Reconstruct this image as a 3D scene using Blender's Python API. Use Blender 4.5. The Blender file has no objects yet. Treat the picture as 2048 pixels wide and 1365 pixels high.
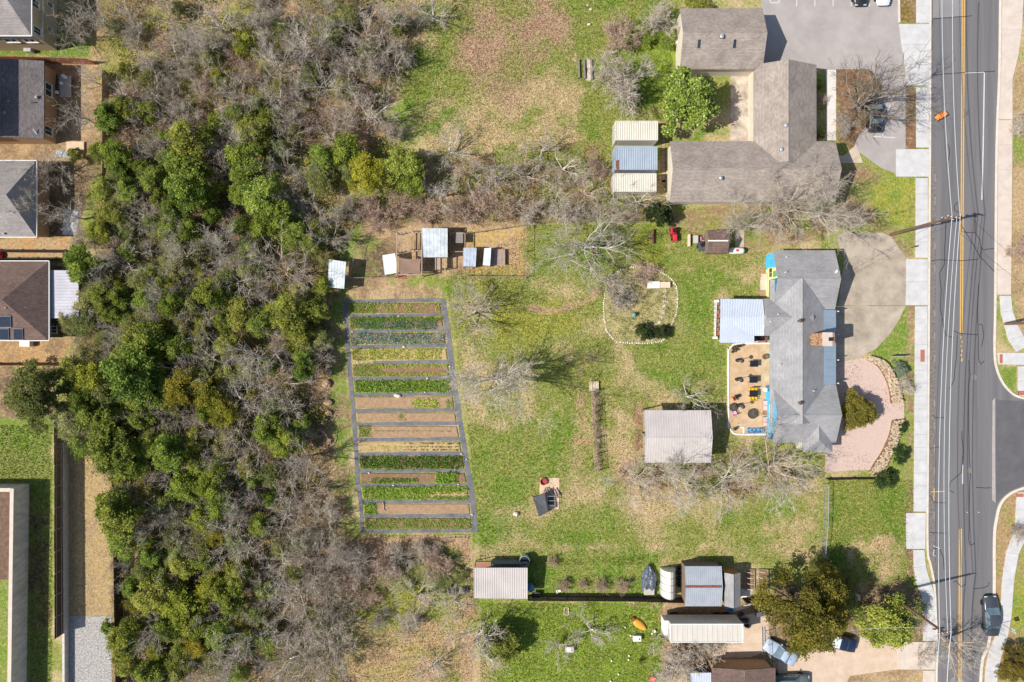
import bpy, math, random
import numpy as np
from mathutils import Vector, Matrix
S = bpy.context.scene
C = S.collection
R = math.radians
# ---------------------------------------------------------------- camera, sky, sun, exposure
CAMH, FPX = 85.0, 1366.0            # drone height in metres, focal length in photo pixels
cam = bpy.data.cameras.new('camera'); cam_o = bpy.data.objects.new('camera', cam); C.objects.link(cam_o)
cam.sensor_width = 36.0; cam.lens = 36.0 * FPX / 2048.0; cam.clip_end = 5000; cam.clip_start = 0.5
cam_o.location = (0, 0, CAMH); cam_o.rotation_euler = (0, 0, 0)
S.camera = cam_o
SUN_EL, SUN_DIR = R(47), R(13)      # shadows run to +X, turned 13 degrees towards +Y
wd = bpy.data.worlds.new('World'); S.world = wd; wd.use_nodes = True
nt = wd.node_tree; bg = nt.nodes['Background']
sk = nt.nodes.new('ShaderNodeTexSky'); sk.sky_type = 'NISHITA'; sk.sun_disc = False
sk.sun_elevation = SUN_EL; sk.sun_rotation = R(257); sk.altitude = 150; sk.air_density = 1.0; sk.dust_density = 1.2
nt.links.new(sk.outputs[0], bg.inputs[0]); bg.inputs[1].default_value = 0.11
sl = bpy.data.lights.new('sun', 'SUN'); sl.energy = 4.9; sl.angle = R(0.5); sl.color = (1.0, 0.955, 0.88)
so = bpy.data.objects.new('sun', sl); C.objects.link(so)
sv = Vector((math.cos(SUN_EL) * math.cos(SUN_DIR), math.cos(SUN_EL) * math.sin(SUN_DIR), -math.sin(SUN_EL)))
so.rotation_euler = sv.to_track_quat('-Z', 'Y').to_euler(); so.location = (-60, -20, 70)
S.view_settings.view_transform = 'Standard'; S.view_settings.look = 'None'
S.view_settings.exposure = 0.13; S.view_settings.gamma = 1.0
rng = random.Random(11)

# ---------------------------------------------------------------- helpers
def W(px, py, z=0.0):
    """photo pixel + height above ground -> metres"""
    s = (CAMH - z) / FPX
    return ((px - 1024) * s, (682.5 - py) * s, z)
def W2(px, py, z=0.0): return W(px, py, z)[:2]
def L(c):
    """sRGB 0-255 -> linear"""
    return tuple(((v / 255.0) / 12.92 if v <= 10 else (((v / 255.0) + 0.055) / 1.055) ** 2.4) for v in c)
MATS = {}
def mat(name, c1, c2=None, sc=2.0, rough=0.85, bump=0.0, metal=0.0, spec=0.3, bsc=None, detail=4.0, objrand=0.0, stretch=None, alpha=None):
    """noise-mixed procedural material; colours are sRGB tuples"""
    if name in MATS: return MATS[name]
    m = bpy.data.materials.new(name); m.use_nodes = True; MATS[name] = m
    n = m.node_tree.nodes; l = m.node_tree.links; b = n['Principled BSDF']
    b.inputs['Roughness'].default_value = rough; b.inputs['Metallic'].default_value = metal
    b.inputs['Specular IOR Level'].default_value = spec
    g = n.new('ShaderNodeNewGeometry'); vec = g.outputs['Position']
    if stretch:
        mp = n.new('ShaderNodeMapping'); mp.inputs['Scale'].default_value = stretch; l.new(vec, mp.inputs[0]); vec = mp.outputs[0]
    a = L(c1); c2 = c2 or tuple(min(255, v * 1.12) for v in c1); c = L(c2)
    t = n.new('ShaderNodeTexNoise'); t.inputs['Scale'].default_value = sc; t.inputs['Detail'].default_value = detail; t.inputs['Roughness'].default_value = 0.65
    l.new(vec, t.inputs['Vector'])
    r = n.new('ShaderNodeValToRGB'); r.color_ramp.elements[0].position = 0.33; r.color_ramp.elements[1].position = 0.68
    r.color_ramp.elements[0].color = (*a, 1); r.color_ramp.elements[1].color = (*c, 1)
    l.new(t.outputs['Fac'], r.inputs[0]); out = r.outputs[0]
    if objrand:
        oi = n.new('ShaderNodeObjectInfo'); hs = n.new('ShaderNodeHueSaturation')
        mr = n.new('ShaderNodeMapRange'); mr.inputs[3].default_value = 1 - objrand; mr.inputs[4].default_value = 1 + objrand
        l.new(oi.outputs['Random'], mr.inputs[0]); l.new(mr.outputs[0], hs.inputs['Value']); l.new(out, hs.inputs['Color']); out = hs.outputs[0]
    l.new(out, b.inputs['Base Color'])
    if bump:
        t2 = n.new('ShaderNodeTexNoise'); t2.inputs['Scale'].default_value = bsc or sc * 3; t2.inputs['Detail'].default_value = 5
        l.new(g.outputs['Position'], t2.inputs['Vector'])
        bp = n.new('ShaderNodeBump'); bp.inputs['Strength'].default_value = 0.8; bp.inputs['Distance'].default_value = bump
        l.new(t2.outputs['Fac'], bp.inputs['Height']); l.new(bp.outputs[0], b.inputs['Normal'])
    return m
def shingle_mat(name, c1, c2, mortar, along='x', row=0.22, wid=0.42):
    if name in MATS: return MATS[name]
    m = bpy.data.materials.new(name); m.use_nodes = True; MATS[name] = m
    n = m.node_tree.nodes; l = m.node_tree.links; b = n['Principled BSDF']; b.inputs['Roughness'].default_value = 0.95; b.inputs['Specular IOR Level'].default_value = 0.15
    g = n.new('ShaderNodeNewGeometry'); mp = n.new('ShaderNodeMapping')
    mp.inputs['Rotation'].default_value = (0, 0, R(90) if along == 'y' else 0)
    l.new(g.outputs['Position'], mp.inputs[0])
    sx = n.new('ShaderNodeSeparateXYZ'); l.new(mp.outputs[0], sx.inputs[0])
    cx = n.new('ShaderNodeCombineXYZ'); l.new(sx.outputs[0], cx.inputs[0]); l.new(sx.outputs[1], cx.inputs[1])
    bk = n.new('ShaderNodeTexBrick'); bk.inputs['Scale'].default_value = 1; bk.inputs['Brick Width'].default_value = wid; bk.inputs['Row Height'].default_value = row
    bk.inputs['Mortar Size'].default_value = 0.014; bk.inputs['Mortar Smooth'].default_value = 0.3
    bk.inputs['Color1'].default_value = (*L(c1), 1); bk.inputs['Color2'].default_value = (*L(c2), 1); bk.inputs['Mortar'].default_value = (*L(mortar), 1)
    l.new(cx.outputs[0], bk.inputs['Vector'])
    t = n.new('ShaderNodeTexNoise'); t.inputs['Scale'].default_value = 0.5; t.inputs['Detail'].default_value = 6; l.new(g.outputs['Position'], t.inputs['Vector'])
    mr = n.new('ShaderNodeMapRange'); mr.inputs[1].default_value = 0.3; mr.inputs[2].default_value = 0.7; mr.inputs[3].default_value = 0.86; mr.inputs[4].default_value = 1.14
    l.new(t.outputs['Fac'], mr.inputs[0])
    mx = n.new('ShaderNodeMix'); mx.data_type = 'RGBA'; mx.blend_type = 'MULTIPLY'; mx.inputs[0].default_value = 1.0
    l.new(bk.outputs['Color'], mx.inputs[6]); l.new(mr.outputs[0], mx.inputs[7]); l.new(mx.outputs[2], b.inputs['Base Color'])
    bp = n.new('ShaderNodeBump'); bp.inputs['Distance'].default_value = 0.008; bp.inputs['Strength'].default_value = 0.6; bp.invert = True
    l.new(bk.outputs['Fac'], bp.inputs['Height']); l.new(bp.outputs[0], b.inputs['Normal'])
    return m
def leaf_mat(name, rough=0.6, trans=0.35, spec=0.25, objrand=0.18):
    """foliage: colour from the per-leaf attribute 'tint', a little light coming through"""
    if name in MATS: return MATS[name]
    m = bpy.data.materials.new(name); m.use_nodes = True; MATS[name] = m
    n = m.node_tree.nodes; l = m.node_tree.links; b = n['Principled BSDF']; b.inputs['Roughness'].default_value = rough; b.inputs['Specular IOR Level'].default_value = spec
    at = n.new('ShaderNodeAttribute'); at.attribute_name = 'tint'
    oi = n.new('ShaderNodeObjectInfo'); hs = n.new('ShaderNodeHueSaturation')
    mr = n.new('ShaderNodeMapRange'); mr.inputs[3].default_value = 1 - objrand; mr.inputs[4].default_value = 1 + objrand
    l.new(oi.outputs['Random'], mr.inputs[0]); l.new(mr.outputs[0], hs.inputs['Value'])
    if objrand > .1:
        wn = n.new('ShaderNodeTexWhiteNoise'); wn.noise_dimensions = '1D'; l.new(oi.outputs['Random'], wn.inputs['W']); mh = n.new('ShaderNodeMapRange'); mh.inputs[3].default_value = .472; mh.inputs[4].default_value = .518; l.new(wn.outputs['Value'], mh.inputs[0]); l.new(mh.outputs[0], hs.inputs['Hue'])
    l.new(at.outputs['Color'], hs.inputs['Color']); l.new(hs.outputs[0], b.inputs['Base Color'])
    if trans:
        tr = n.new('ShaderNodeBsdfTranslucent'); l.new(hs.outputs[0], tr.inputs[0])
        ms = n.new('ShaderNodeMixShader'); ms.inputs[0].default_value = trans
        l.new(b.outputs[0], ms.inputs[1]); l.new(tr.outputs[0], ms.inputs[2]); l.new(ms.outputs[0], n['Material Output'].inputs[0])
    return m
def empty(name, loc):
    o = bpy.data.objects.new(name, None); o.empty_display_size = 0.3; o.location = loc; C.objects.link(o); return o
def tag(o, label=None, cat=None, group=None, kind=None):
    if label: o['label'] = label
    if cat: o['category'] = cat
    if group: o['group'] = group
    if kind: o['kind'] = kind
    return o
def thing(name, label, cat, loc, group=None): return tag(empty(name, loc), label, cat, group)
def origin_of(o):
    v = Vector((0, 0, 0))
    while o is not None: v = v + o.location; o = o.parent
    return v
class MB:
    def __init__(s): s.v = []; s.f = []; s.m = []; s.mi = 0
    def add(s, vs, fs):
        o = len(s.v); s.v += [tuple(v) for v in vs]; s.f += [tuple(i + o for i in f) for f in fs]; s.m += [s.mi] * len(fs); return s
    def hexa(s, b, t):
        return s.add(list(b) + list(t), [(3, 2, 1, 0), (4, 5, 6, 7), (0, 1, 5, 4), (1, 2, 6, 5), (2, 3, 7, 6), (3, 0, 4, 7)])
    def box(s, c, d, rz=0.0, rx=0.0, ry=0.0):
        M = Matrix.Translation(c) @ Matrix.Rotation(rz, 4, 'Z') @ Matrix.Rotation(ry, 4, 'Y') @ Matrix.Rotation(rx, 4, 'X')
        x, y, z = d[0] / 2, d[1] / 2, d[2] / 2
        P = [M @ Vector(p) for p in ((-x, -y, -z), (x, -y, -z), (x, y, -z), (-x, y, -z), (-x, -y, z), (x, -y, z), (x, y, z), (-x, y, z))]
        return s.hexa(P[:4], P[4:])
    def bbox(s, c, d, rz=0.0, bev=0.03):
        """box with a chamfered top"""
        x, y = d[0] / 2, d[1] / 2; z0, z1 = c[2] - d[2] / 2, c[2] + d[2] / 2; cs, sn = math.cos(rz), math.sin(rz)
        def q(x, y, z): return (c[0] + x * cs - y * sn, c[1] + x * sn + y * cs, z)
        lv = []
        for k, z in ((0, z0), (0, z1 - bev), (bev, z1)): lv += [q(-x + k, -y + k, z), q(x - k, -y + k, z), q(x - k, y - k, z), q(-x + k, y - k, z)]
        fs = [(3, 2, 1, 0), (8, 9, 10, 11)]
        for a in (0, 4):
            for i in range(4): j = (i + 1) % 4; fs.append((a + i, a + j, a + 4 + j, a + 4 + i))
        return s.add(lv, fs)
    def prism(s, pts, z0, z1):
        n = len(pts)
        ar = sum(pts[i][0] * pts[(i + 1) % n][1] - pts[(i + 1) % n][0] * pts[i][1] for i in range(n))
        if ar < 0: pts = pts[::-1]
        vs = [(p[0], p[1], z0) for p in pts] + [(p[0], p[1], z1) for p in pts]
        return s.add(vs, [tuple(range(n))[::-1], tuple(range(n, 2 * n))] + [(i, (i + 1) % n, n + (i + 1) % n, n + i) for i in range(n)])
    def slab(s, pts, t):
        """roof plane: polygon of 3-D points given thickness t below"""
        n = len(pts); ar = sum(pts[i][0] * pts[(i + 1) % n][1] - pts[(i + 1) % n][0] * pts[i][1] for i in range(n))
        if ar < 0: pts = pts[::-1]
        vs = [(p[0], p[1], p[2] - t) for p in pts] + [tuple(p) for p in pts]
        return s.add(vs, [tuple(range(n))[::-1], tuple(range(n, 2 * n))] + [(i, (i + 1) % n, n + (i + 1) % n, n + i) for i in range(n)])
    def tube(s, pts, r, n=6):
        pts = [Vector(p) for p in pts]; k = len(pts); rs = r if isinstance(r, (list, tuple)) else [r] * k
        vs = []; up = Vector((0, 0, 1))
        for i, p in enumerate(pts):
            d = (pts[min(i + 1, k - 1)] - pts[max(i - 1, 0)]).normalized()
            u = d.cross(up)
            if u.length < 1e-3: u = d.cross(Vector((1, 0, 0)))
            u.normalize(); w = u.cross(d)
            for j in range(n):
                a = 2 * math.pi * j / n; vs.append(p + (u * math.cos(a) + w * math.sin(a)) * rs[i])
        fs = [(i * n + j, i * n + (j + 1) % n, (i + 1) * n + (j + 1) % n, (i + 1) * n + j) for i in range(k - 1) for j in range(n)]
        fs += [tuple(range(n)), tuple(range((k - 1) * n, k * n))[::-1]]
        return s.add(vs, fs)
    def lathe(s, prof, c=(0, 0, 0), n=14, sx=1.0, sy=1.0):
        vs = []; k = len(prof)
        for (r, z) in prof:
            for j in range(n):
                a = 2 * math.pi * j / n; vs.append((c[0] + r * sx * math.cos(a), c[1] + r * sy * math.sin(a), c[2] + z))
        fs = [(i * n + j, i * n + (j + 1) % n, (i + 1) * n + (j + 1) % n, (i + 1) * n + j) for i in range(k - 1) for j in range(n)]
        fs += [tuple(range(n))[::-1], tuple(range((k - 1) * n, k * n))]
        return s.add(vs, fs)
    def rock(s, c, r, rnd, fl=0.7):
        """uneven boulder"""
        rows = [(0.55, -0.25), (0.95, 0.05), (0.85, 0.45), (0.4, 0.75)]; n = 8; vs = []; ph = rnd.random() * 6
        for (q, z) in rows:
            for j in range(n):
                a = 2 * math.pi * j / n + ph; k = r * q * rnd.uniform(0.78, 1.2); vs.append((c[0] + k * math.cos(a), c[1] + k * math.sin(a) * fl, c[2] + z * r * rnd.uniform(0.85, 1.15)))
        fs = [(i * n + j, i * n + (j + 1) % n, (i + 1) * n + (j + 1) % n, (i + 1) * n + j) for i in range(3) for j in range(n)] + [tuple(range(n))[::-1], tuple(range(3 * n, 4 * n))]
        return s.add(vs, fs)
    def build(s, name, mats, parent=None, smooth=False):
        o0 = origin_of(parent)
        me = bpy.data.meshes.new(name); me.from_pydata([(v[0] - o0.x, v[1] - o0.y, v[2] - o0.z) for v in s.v], [], s.f)
        if not isinstance(mats, (list, tuple)): mats = [mats]
        for m in mats: me.materials.append(m)
        if len(mats) > 1: me.polygons.foreach_set('material_index', s.m)
        if smooth: me.polygons.foreach_set('use_smooth', [True] * len(s.f))
        o = bpy.data.objects.new(name, me); C.objects.link(o)
        if parent is not None: o.parent = parent
        if name in ('rib', 'roof_corrugation', 'wall_corrugation'): o['kind'] = 'stuff'
        return o
def struct(name, mb, m, parent=None, smooth=False):
    o = mb.build(name, m, parent, smooth)
    if parent is None: o['kind'] = 'structure'
    return o
def solo(name, mb, m, label, cat, group=None, smooth=False):
    """a thing that is one mesh: origin moved to its base"""
    xs = [v[0] for v in s_(mb)]; ys = [v[1] for v in s_(mb)]; zs = [v[2] for v in s_(mb)]
    c = ((min(xs) + max(xs)) / 2, (min(ys) + max(ys)) / 2, min(zs))
    mb.v = [(v[0] - c[0], v[1] - c[1], v[2] - c[2]) for v in mb.v]
    o = mb.build(name, m, None, smooth); o.location = c
    return tag(o, label, cat, group)
def s_(mb): return mb.v
def ribbon(mb, pts, w, z):
    """flat strip along a polyline of (x, y)"""
    P = [Vector((p[0], p[1])) for p in pts]; vs = []
    for i, p in enumerate(P):
        d = (P[min(i + 1, len(P) - 1)] - P[max(i - 1, 0)]); d.normalize(); nrm = Vector((-d.y, d.x)) * (w / 2)
        vs += [(p.x + nrm.x, p.y + nrm.y, z), (p.x - nrm.x, p.y - nrm.y, z)]
    return mb.add(vs, [(2 * i, 2 * i + 1, 2 * i + 3, 2 * i + 2) for i in range(len(P) - 1)])
def band(mb, left, right, z0, z1):
    """solid strip between two polylines of equal length"""
    n = len(left)
    for i in range(n - 1):
        q = [left[i], right[i], right[i + 1], left[i + 1]]
        mb.hexa([(p[0], p[1], z0) for p in q], [(p[0], p[1], z1) for p in q])
    return mb
def wpx(pts, z=0.0): return [W2(p[0], p[1], z) for p in pts]
def copy_tree(o, parent=None):
    c = o.copy(); C.objects.link(c); c.parent = parent
    for ch in list(o.children): copy_tree(ch, c)
    return c
ORD = ['first', 'second', 'third', 'fourth', 'fifth', 'sixth', 'seventh', 'eighth', 'ninth', 'tenth', 'eleventh', 'twelfth', 'thirteenth', 'fourteenth', 'fifteenth', 'sixteenth', 'seventeenth', 'eighteenth', 'nineteenth', 'twentieth'] + ['twenty-' + q for q in ('first', 'second', 'third', 'fourth', 'fifth', 'sixth', 'seventh', 'eighth', 'ninth')]
# numpy value noise
_nr = np.random.RandomState(5); _lat = _nr.rand(256, 256)
def vnoise(x, y):
    xi = np.floor(x).astype(int); yi = np.floor(y).astype(int); fx = x - xi; fy = y - yi
    fx = fx * fx * (3 - 2 * fx); fy = fy * fy * (3 - 2 * fy)
    a = _lat[xi % 256, yi % 256]; b = _lat[(xi + 1) % 256, yi % 256]; c = _lat[xi % 256, (yi + 1) % 256]; d = _lat[(xi + 1) % 256, (yi + 1) % 256]
    return (a * (1 - fx) + b * fx) * (1 - fy) + (c * (1 - fx) + d * fx) * fy
def fbm(x, y, o=4):
    t = 0; amp = 0.5; s = 0
    for k in range(o): t = t + amp * vnoise(x + 17.3 * k, y + 9.1 * k); s += amp; amp *= 0.55; x = x * 2.03; y = y * 2.03
    return t / s
# ---------------------------------------------------------------- the ground: one sheet to the horizon, colour of its cover per vertex
GR, OL, YG = (108, 134, 46), (134, 142, 68), (146, 148, 58)      # fresh grass, olive grass, yellow-green moss
ST, TN, DI, LT, PK = (188, 168, 126), (180, 152, 116), (146, 120, 92), (106, 90, 70), (172, 144, 116)   # straw, tan earth, brown dirt, leaf litter, pinkish earth
ZONES = [  # shape, colour A, colour B, share of B (0..1), noise size (px), edge softness (px)
 # the woodland floor
 ('p', [(100, -60), (640, -60), (880, 20), (860, 230), (700, 330), (700, 430), (670, 560), (690, 800), (690, 1080), (740, 1430), (230, 1430), (215, 900), (120, 720), (190, 520), (205, 150)], LT, DI, .5, 40, 25),
 ('e', (370, 130, 170, 130), YG, TN, .5, 45, 60), ('e', (330, 240, 80, 60), DI, TN, .5, 30, 30), ('e', (470, 200, 70, 80), YG, TN, .45, 30, 40),
 ('p', [(560, -50), (600, -50), (615, 130), (640, 240), (612, 300), (590, 190)], TN, LT, .4, 25, 8),
 ('e', (340, 560, 60, 40), TN, DI, .5, 30, 20), ('e', (560, 620, 120, 60), LT, DI, .5, 30, 30), ('e', (260, 1000, 40, 50), YG, TN, .5, 25, 20),
 ('e', (520, 1000, 150, 120), LT, TN, .4, 30, 40), ('e', (640, 430, 90, 60), YG, DI, .55, 26, 40), ('e', (600, 350, 80, 60), TN, YG, .4, 26, 40),
 ('e', (682, 860, 20, 230), GR, DI, .4, 26, 14), ('e', (672, 660, 16, 60), GR, DI, .5, 20, 12),
 # the field above
 ('p', [(790, -60), (1190, -60), (1170, 160), (1210, 230), (1120, 330), (860, 330), (790, 190)], OL, ST, .45, 60, 30),
 ('e', (1010, 70, 130, 100), OL, PK, .72, 60, 50), ('e', (950, 280, 100, 40), OL, ST, .62, 22, 40), ('e', (860, 230, 60, 50), GR, ST, .4, 25, 30), ('e', (1110, 270, 60, 40), OL, ST, .5, 22, 25),
 ('e', (850, 150, 40, 90), GR, OL, .4, 30, 30), ('e', (1176, 100, 16, 160), GR, OL, .3, 30, 14),
 ('p', [(1165, -60), (1300, -60), (1350, 120), (1320, 235), (1190, 240), (1165, 150)], GR, OL, .4, 45, 30), ('e', (1290, 90, 60, 70), (128, 150, 50), GR, .4, 40, 30),
 ('p', [(850, 320), (1225, 290), (1225, 420), (1330, 400), (1340, 440), (1060, 450), (850, 430)], DI, OL, .45, 30, 25),
 ('p', [(690, 395), (1060, 415), (1340, 430), (1340, 446), (1060, 446), (690, 450)], LT, DI, .5, 25, 12),
 # coops and their runs
 ('p', [(700, 440), (1052, 450), (1052, 556), (690, 570)], DI, TN, .35, 26, 10), ('p', [(930, 455), (1052, 452), (1052, 556), (930, 556)], TN, (186, 156, 98), .5, 22, 6),
 ('e', (745, 520, 35, 45), OL, LT, .5, 24, 16), ('p', [(690, 560), (890, 560), (890, 598), (690, 600)], DI, TN, .5, 22, 10), ('e', (850, 562, 40, 8), GR, OL, .3, 16, 8),
 ('e', (710, 480, 25, 50), GR, OL, .4, 24, 20), ('p', [(890, 560), (1060, 560), (1060, 600), (890, 610)], GR, OL, .4, 24, 16),
 ('p', [(1055, 450), (1340, 440), (1350, 560), (1200, 590), (1055, 600)], OL, GR, .5, 34, 20), ('e', (1290, 490, 50, 50), GR, YG, .4, 30, 25),
 # the middle lawn
 ('p', [(900, 600), (1200, 560), (1450, 520), (1455, 860), (1280, 960), (1180, 1010), (960, 1060), (920, 800)], OL, ST, .2, 50, 30),
 ('e', (1030, 660, 140, 80), YG, OL, .5, 50, 60), ('e', (1400, 620, 50, 110), GR, OL, .35, 34, 30), ('e', (1360, 740, 80, 60), GR, OL, .5, 34, 40), ('e', (1010, 960, 70, 110), GR, OL, .3, 40, 30),
 ('e', (950, 720, 26, 60), ST, OL, .6, 30, 20), ('e', (1090, 900, 120, 60), OL, GR, .4, 26, 30), ('e', (1200, 980, 80, 120), ST, OL, .34, 36, 40), ('e', (1110, 860, 14, 40), GR, GR, .2, 10, 10),
 ('e', (1250, 880, 70, 90), OL, ST, .42, 22, 40), ('e', (1165, 860, 10, 120), TN, OL, .4, 14, 10), ('e', (1278, 872, 12, 60), DI, TN, .4, 14, 10),
 ('p', [(1050, 612), (1110, 618), (1165, 600), (1196, 580), (1200, 586), (1172, 610), (1110, 628), (1050, 624)], PK, TN, .5, 12, 5), ('e', (1362, 536, 22, 5), TN, OL, .4, 8, 5),
 ('e', (1500, 495, 60, 40), TN, OL, .45, 30, 25), ('e', (1535, 560, 16, 50), TN, OL, .4, 18, 12),
 # below the lawn
 ('p', [(1180, 920), (1650, 940), (1650, 1120), (960, 1120), (960, 1060)], OL, ST, .42, 70, 25), ('e', (1300, 1000, 60, 90), ST, PK, .4, 50, 40), ('e', (1150, 1060, 180, 40), GR, OL, .45, 50, 40),
 ('e', (1450, 940, 140, 50), DI, OL, .6, 30, 35), ('e', (1210, 1095, 260, 7), ST, OL, .4, 30, 8), ('e', (1560, 1030, 110, 60), OL, GR, .5, 40, 40), ('e', (1590, 1060, 70, 26), ST, OL, .5, 26, 24),
 ('p', [(660, 1070), (945, 1066), (945, 1120), (800, 1115), (700, 1150), (660, 1120)], TN, PK, .4, 30, 14), ('e', (850, 1150, 80, 40), GR, OL, .5, 26, 26),
 ('p', [(690, 1180), (940, 1200), (960, 1430), (700, 1430)], OL, TN, .5, 44, 30), ('e', (780, 1320, 90, 60), TN, (172, 154, 100), .5, 36, 40), ('e', (760, 1215, 70, 36), YG, OL, .5, 26, 26),
 ('p', [(950, 1110), (1330, 1100), (1350, 1200), (950, 1200)], GR, OL, .4, 34, 24), ('p', [(960, 1204), (1325, 1204), (1330, 1300), (1310, 1430), (1000, 1430)], (126, 148, 50), (118, 138, 48), .5, 40, 14),
 ('p', [(1325, 1205), (1545, 1205), (1560, 1430), (1330, 1430)], DI, TN, .5, 30, 10), ('e', (1400, 1330, 60, 40), LT, DI, .5, 22, 20),
 # right of the houses
 ('p', [(1655, 960), (1830, 960), (1830, 1160), (1655, 1180)], GR, OL, .45, 44, 12), ('e', (1740, 1095, 70, 18), ST, OL, .4, 26, 16), ('e', (1760, 1140, 60, 30), ST, OL, .5, 26, 20), ('e', (1822, 1070, 10, 80), DI, TN, .4, 20, 6),
 ('p', [(1540, 1180), (1845, 1160), (1850, 1290), (1690, 1290), (1540, 1290)], LT, DI, .5, 30, 14), ('p', [(1545, 1330), (1850, 1340), (1850, 1430), (1545, 1430)], TN, DI, .4, 40, 10),
 ('p', [(1675, 328), (1830, 328), (1830, 520), (1675, 470)], OL, DI, .45, 40, 12), ('e', (1790, 400, 40, 60), YG, GR, .5, 30, 24), ('p', [(1340, 404), (1680, 404), (1680, 470), (1540, 505), (1340, 455)], DI, OL, .4, 26, 14),
 ('p', [(1672, 138), (1796, 138), (1832, 180), (1832, 300), (1720, 300), (1672, 290)], (132, 98, 74), LT, .4, 26, 8), ('p', [(1796, -60), (1834, -60), (1834, 46), (1796, 46)], (124, 100, 52), DI, .4, 20, 4),
 ('p', [(1740, 610), (1832, 610), (1832, 960), (1790, 960), (1740, 700)], GR, OL, .4, 26, 8), ('e', (1824, 660, 7, 60), DI, TN, .4, 14, 5), ('e', (1822, 860, 8, 130), DI, OL, .4, 14, 6),
 ('p', [(2008, 120), (2400, 120), (2400, 690), (2040, 690), (2020, 560), (2020, 170)], TN, (156, 134, 96), .4, 40, 8), ('e', (2040, 290, 16, 40), GR, OL, .3, 20, 12), ('p', [(1985, 985), (2400, 960), (2400, 1430), (1960, 1430)], (164, 136, 98), OL, .35, 40, 8), ('e', (2036, 1220, 26, 50), GR, YG, .4, 24, 16),
 ('p', [(2002, 735), (2034, 735), (2034, 790), (2002, 760)], GR, OL, .4, 20, 4),
 ('p', [(1432, 240), (1462, 240), (1462, 285), (1340, 285), (1340, 235)], GR, ST, .4, 24, 10),
 # the yards on the left
 ('p', [(-400, 60), (205, 110), (205, 330), (-400, 330)], TN, DI, .5, 34, 10), ('p', [(-400, 60), (185, 84), (180, 114), (-400, 112)], (104, 128, 48), GR, .3, 20, 5), ('p', [(-400, 470), (150, 474), (150, 524), (-400, 524)], (186, 146, 102), TN, .5, 26, 6),
 ('p', [(-400, 330), (190, 330), (160, 474), (-400, 474)], LT, DI, .5, 26, 8), ('p', [(-400, 676), (140, 676), (130, 735), (-400, 735)], (184, 146, 102), DI, .4, 30, 6), ('p', [(-400, 735), (110, 735), (105, 850), (-400, 850)], LT, DI, .4, 24, 8),
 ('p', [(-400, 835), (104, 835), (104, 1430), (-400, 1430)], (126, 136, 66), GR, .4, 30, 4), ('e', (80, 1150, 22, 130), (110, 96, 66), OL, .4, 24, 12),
 ('p', [(134, 840), (218, 850), (224, 1232), (136, 1232)], (168, 142, 106), (178, 152, 106), .5, 20, 4),
]
def poly_dist(px, py, poly):
    """signed distance in px, negative inside"""
    d = np.full(px.shape, 1e9); ins = np.zeros(px.shape, bool); n = len(poly)
    for i in range(n):
        ax, ay = poly[i]; bx, by = poly[(i + 1) % n]; ex, ey = bx - ax, by - ay
        t = np.clip(((px - ax) * ex + (py - ay) * ey) / (ex * ex + ey * ey + 1e-9), 0, 1)
        d = np.minimum(d, np.hypot(px - ax - t * ex, py - ay - t * ey))
        c = ((ay > py) != (by > py)); xx = ex * (py - ay) / (ey if abs(ey) > 1e-9 else 1e-9) + ax
        ins ^= c & (px < xx)
    return np.where(ins, -d, d)
def zone_weight(z, px, py):
    soft = z[5]
    wob = (fbm(px / (soft * 1.6 + 6) + 3.1, py / (soft * 1.6 + 6) + 7.7, 3) - 0.5) * soft * 3.2
    if z[0] == 'e':
        cx, cy, rx, ry = z[1]; d = (np.hypot((px - cx) / rx, (py - cy) / ry) - 1) * min(rx, ry)
    else: d = poly_dist(px, py, z[1])
    t = np.clip(0.5 - (d + wob) / (soft * 1.3), 0, 1); return t * t * (3 - 2 * t)
def cover(px, py):
    a, b = np.array(L(OL)), np.array(L(ST)); f = fbm(px / 60, py / 60, 4); col = a + (b - a) * np.clip((f - .45) * 4, 0, 1)[..., None]
    shp = px.shape; px = px.ravel(); py = py.ravel(); col = col.reshape(-1, 3)
    for k, (shape, geo, ca, cb, share, ns, soft) in enumerate(ZONES):
        e = soft * 3 + 4
        if shape == 'e': x0, x1, y0, y1 = geo[0] - geo[2], geo[0] + geo[2], geo[1] - geo[3], geo[1] + geo[3]
        else: x0, x1, y0, y1 = min(p[0] for p in geo), max(p[0] for p in geo), min(p[1] for p in geo), max(p[1] for p in geo)
        ix = np.nonzero((px > x0 - e) & (px < x1 + e) & (py > y0 - e) & (py < y1 + e))[0]
        if not len(ix): continue
        qx, qy = px[ix], py[ix]
        w = zone_weight((shape, geo, ca, cb, share, soft), qx, qy); a, b = np.array(L(ca)), np.array(L(cb))
        f = fbm(qx / ns + 31.7 * k, qy / ns + 11.3 * k, 5); m = np.clip((f - (0.66 - 0.32 * share)) * 3.6 + 0.5, 0, 1)
        c = a + (b - a) * m[:, None]; col[ix] += (c - col[ix]) * w[:, None]
    return col.reshape(*shp, 3)
_st = 0.25
xs = np.concatenate([[-2600, -1200, -500, -200, -110, -84], np.arange(-72, 72.01, _st), [84, 110, 200, 500, 1200, 2600]])
ys = np.concatenate([[-2600, -1200, -500, -200, -90, -62], np.arange(-48, 48.01, _st), [62, 90, 200, 500, 1200, 2600]])
gx, gy = np.meshgrid(xs, ys); nx, ny = len(xs), len(ys)
gpx = np.clip(gx, -76, 76) * FPX / CAMH + 1024; gpy = 682.5 - np.clip(gy, -52, 52) * FPX / CAMH
gcol = cover(gpx, gpy)
far = np.clip((np.maximum(np.abs(gx) - 70, (np.abs(gy) - 47) * 1.5)) / 8, 0, 1)[..., None]; gcol = gcol * (1 - far) + np.array(L((146, 144, 88))) * far      # fields beyond the picture
gv = np.stack([gx, gy, np.zeros_like(gx)], -1).reshape(-1, 3)
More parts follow.
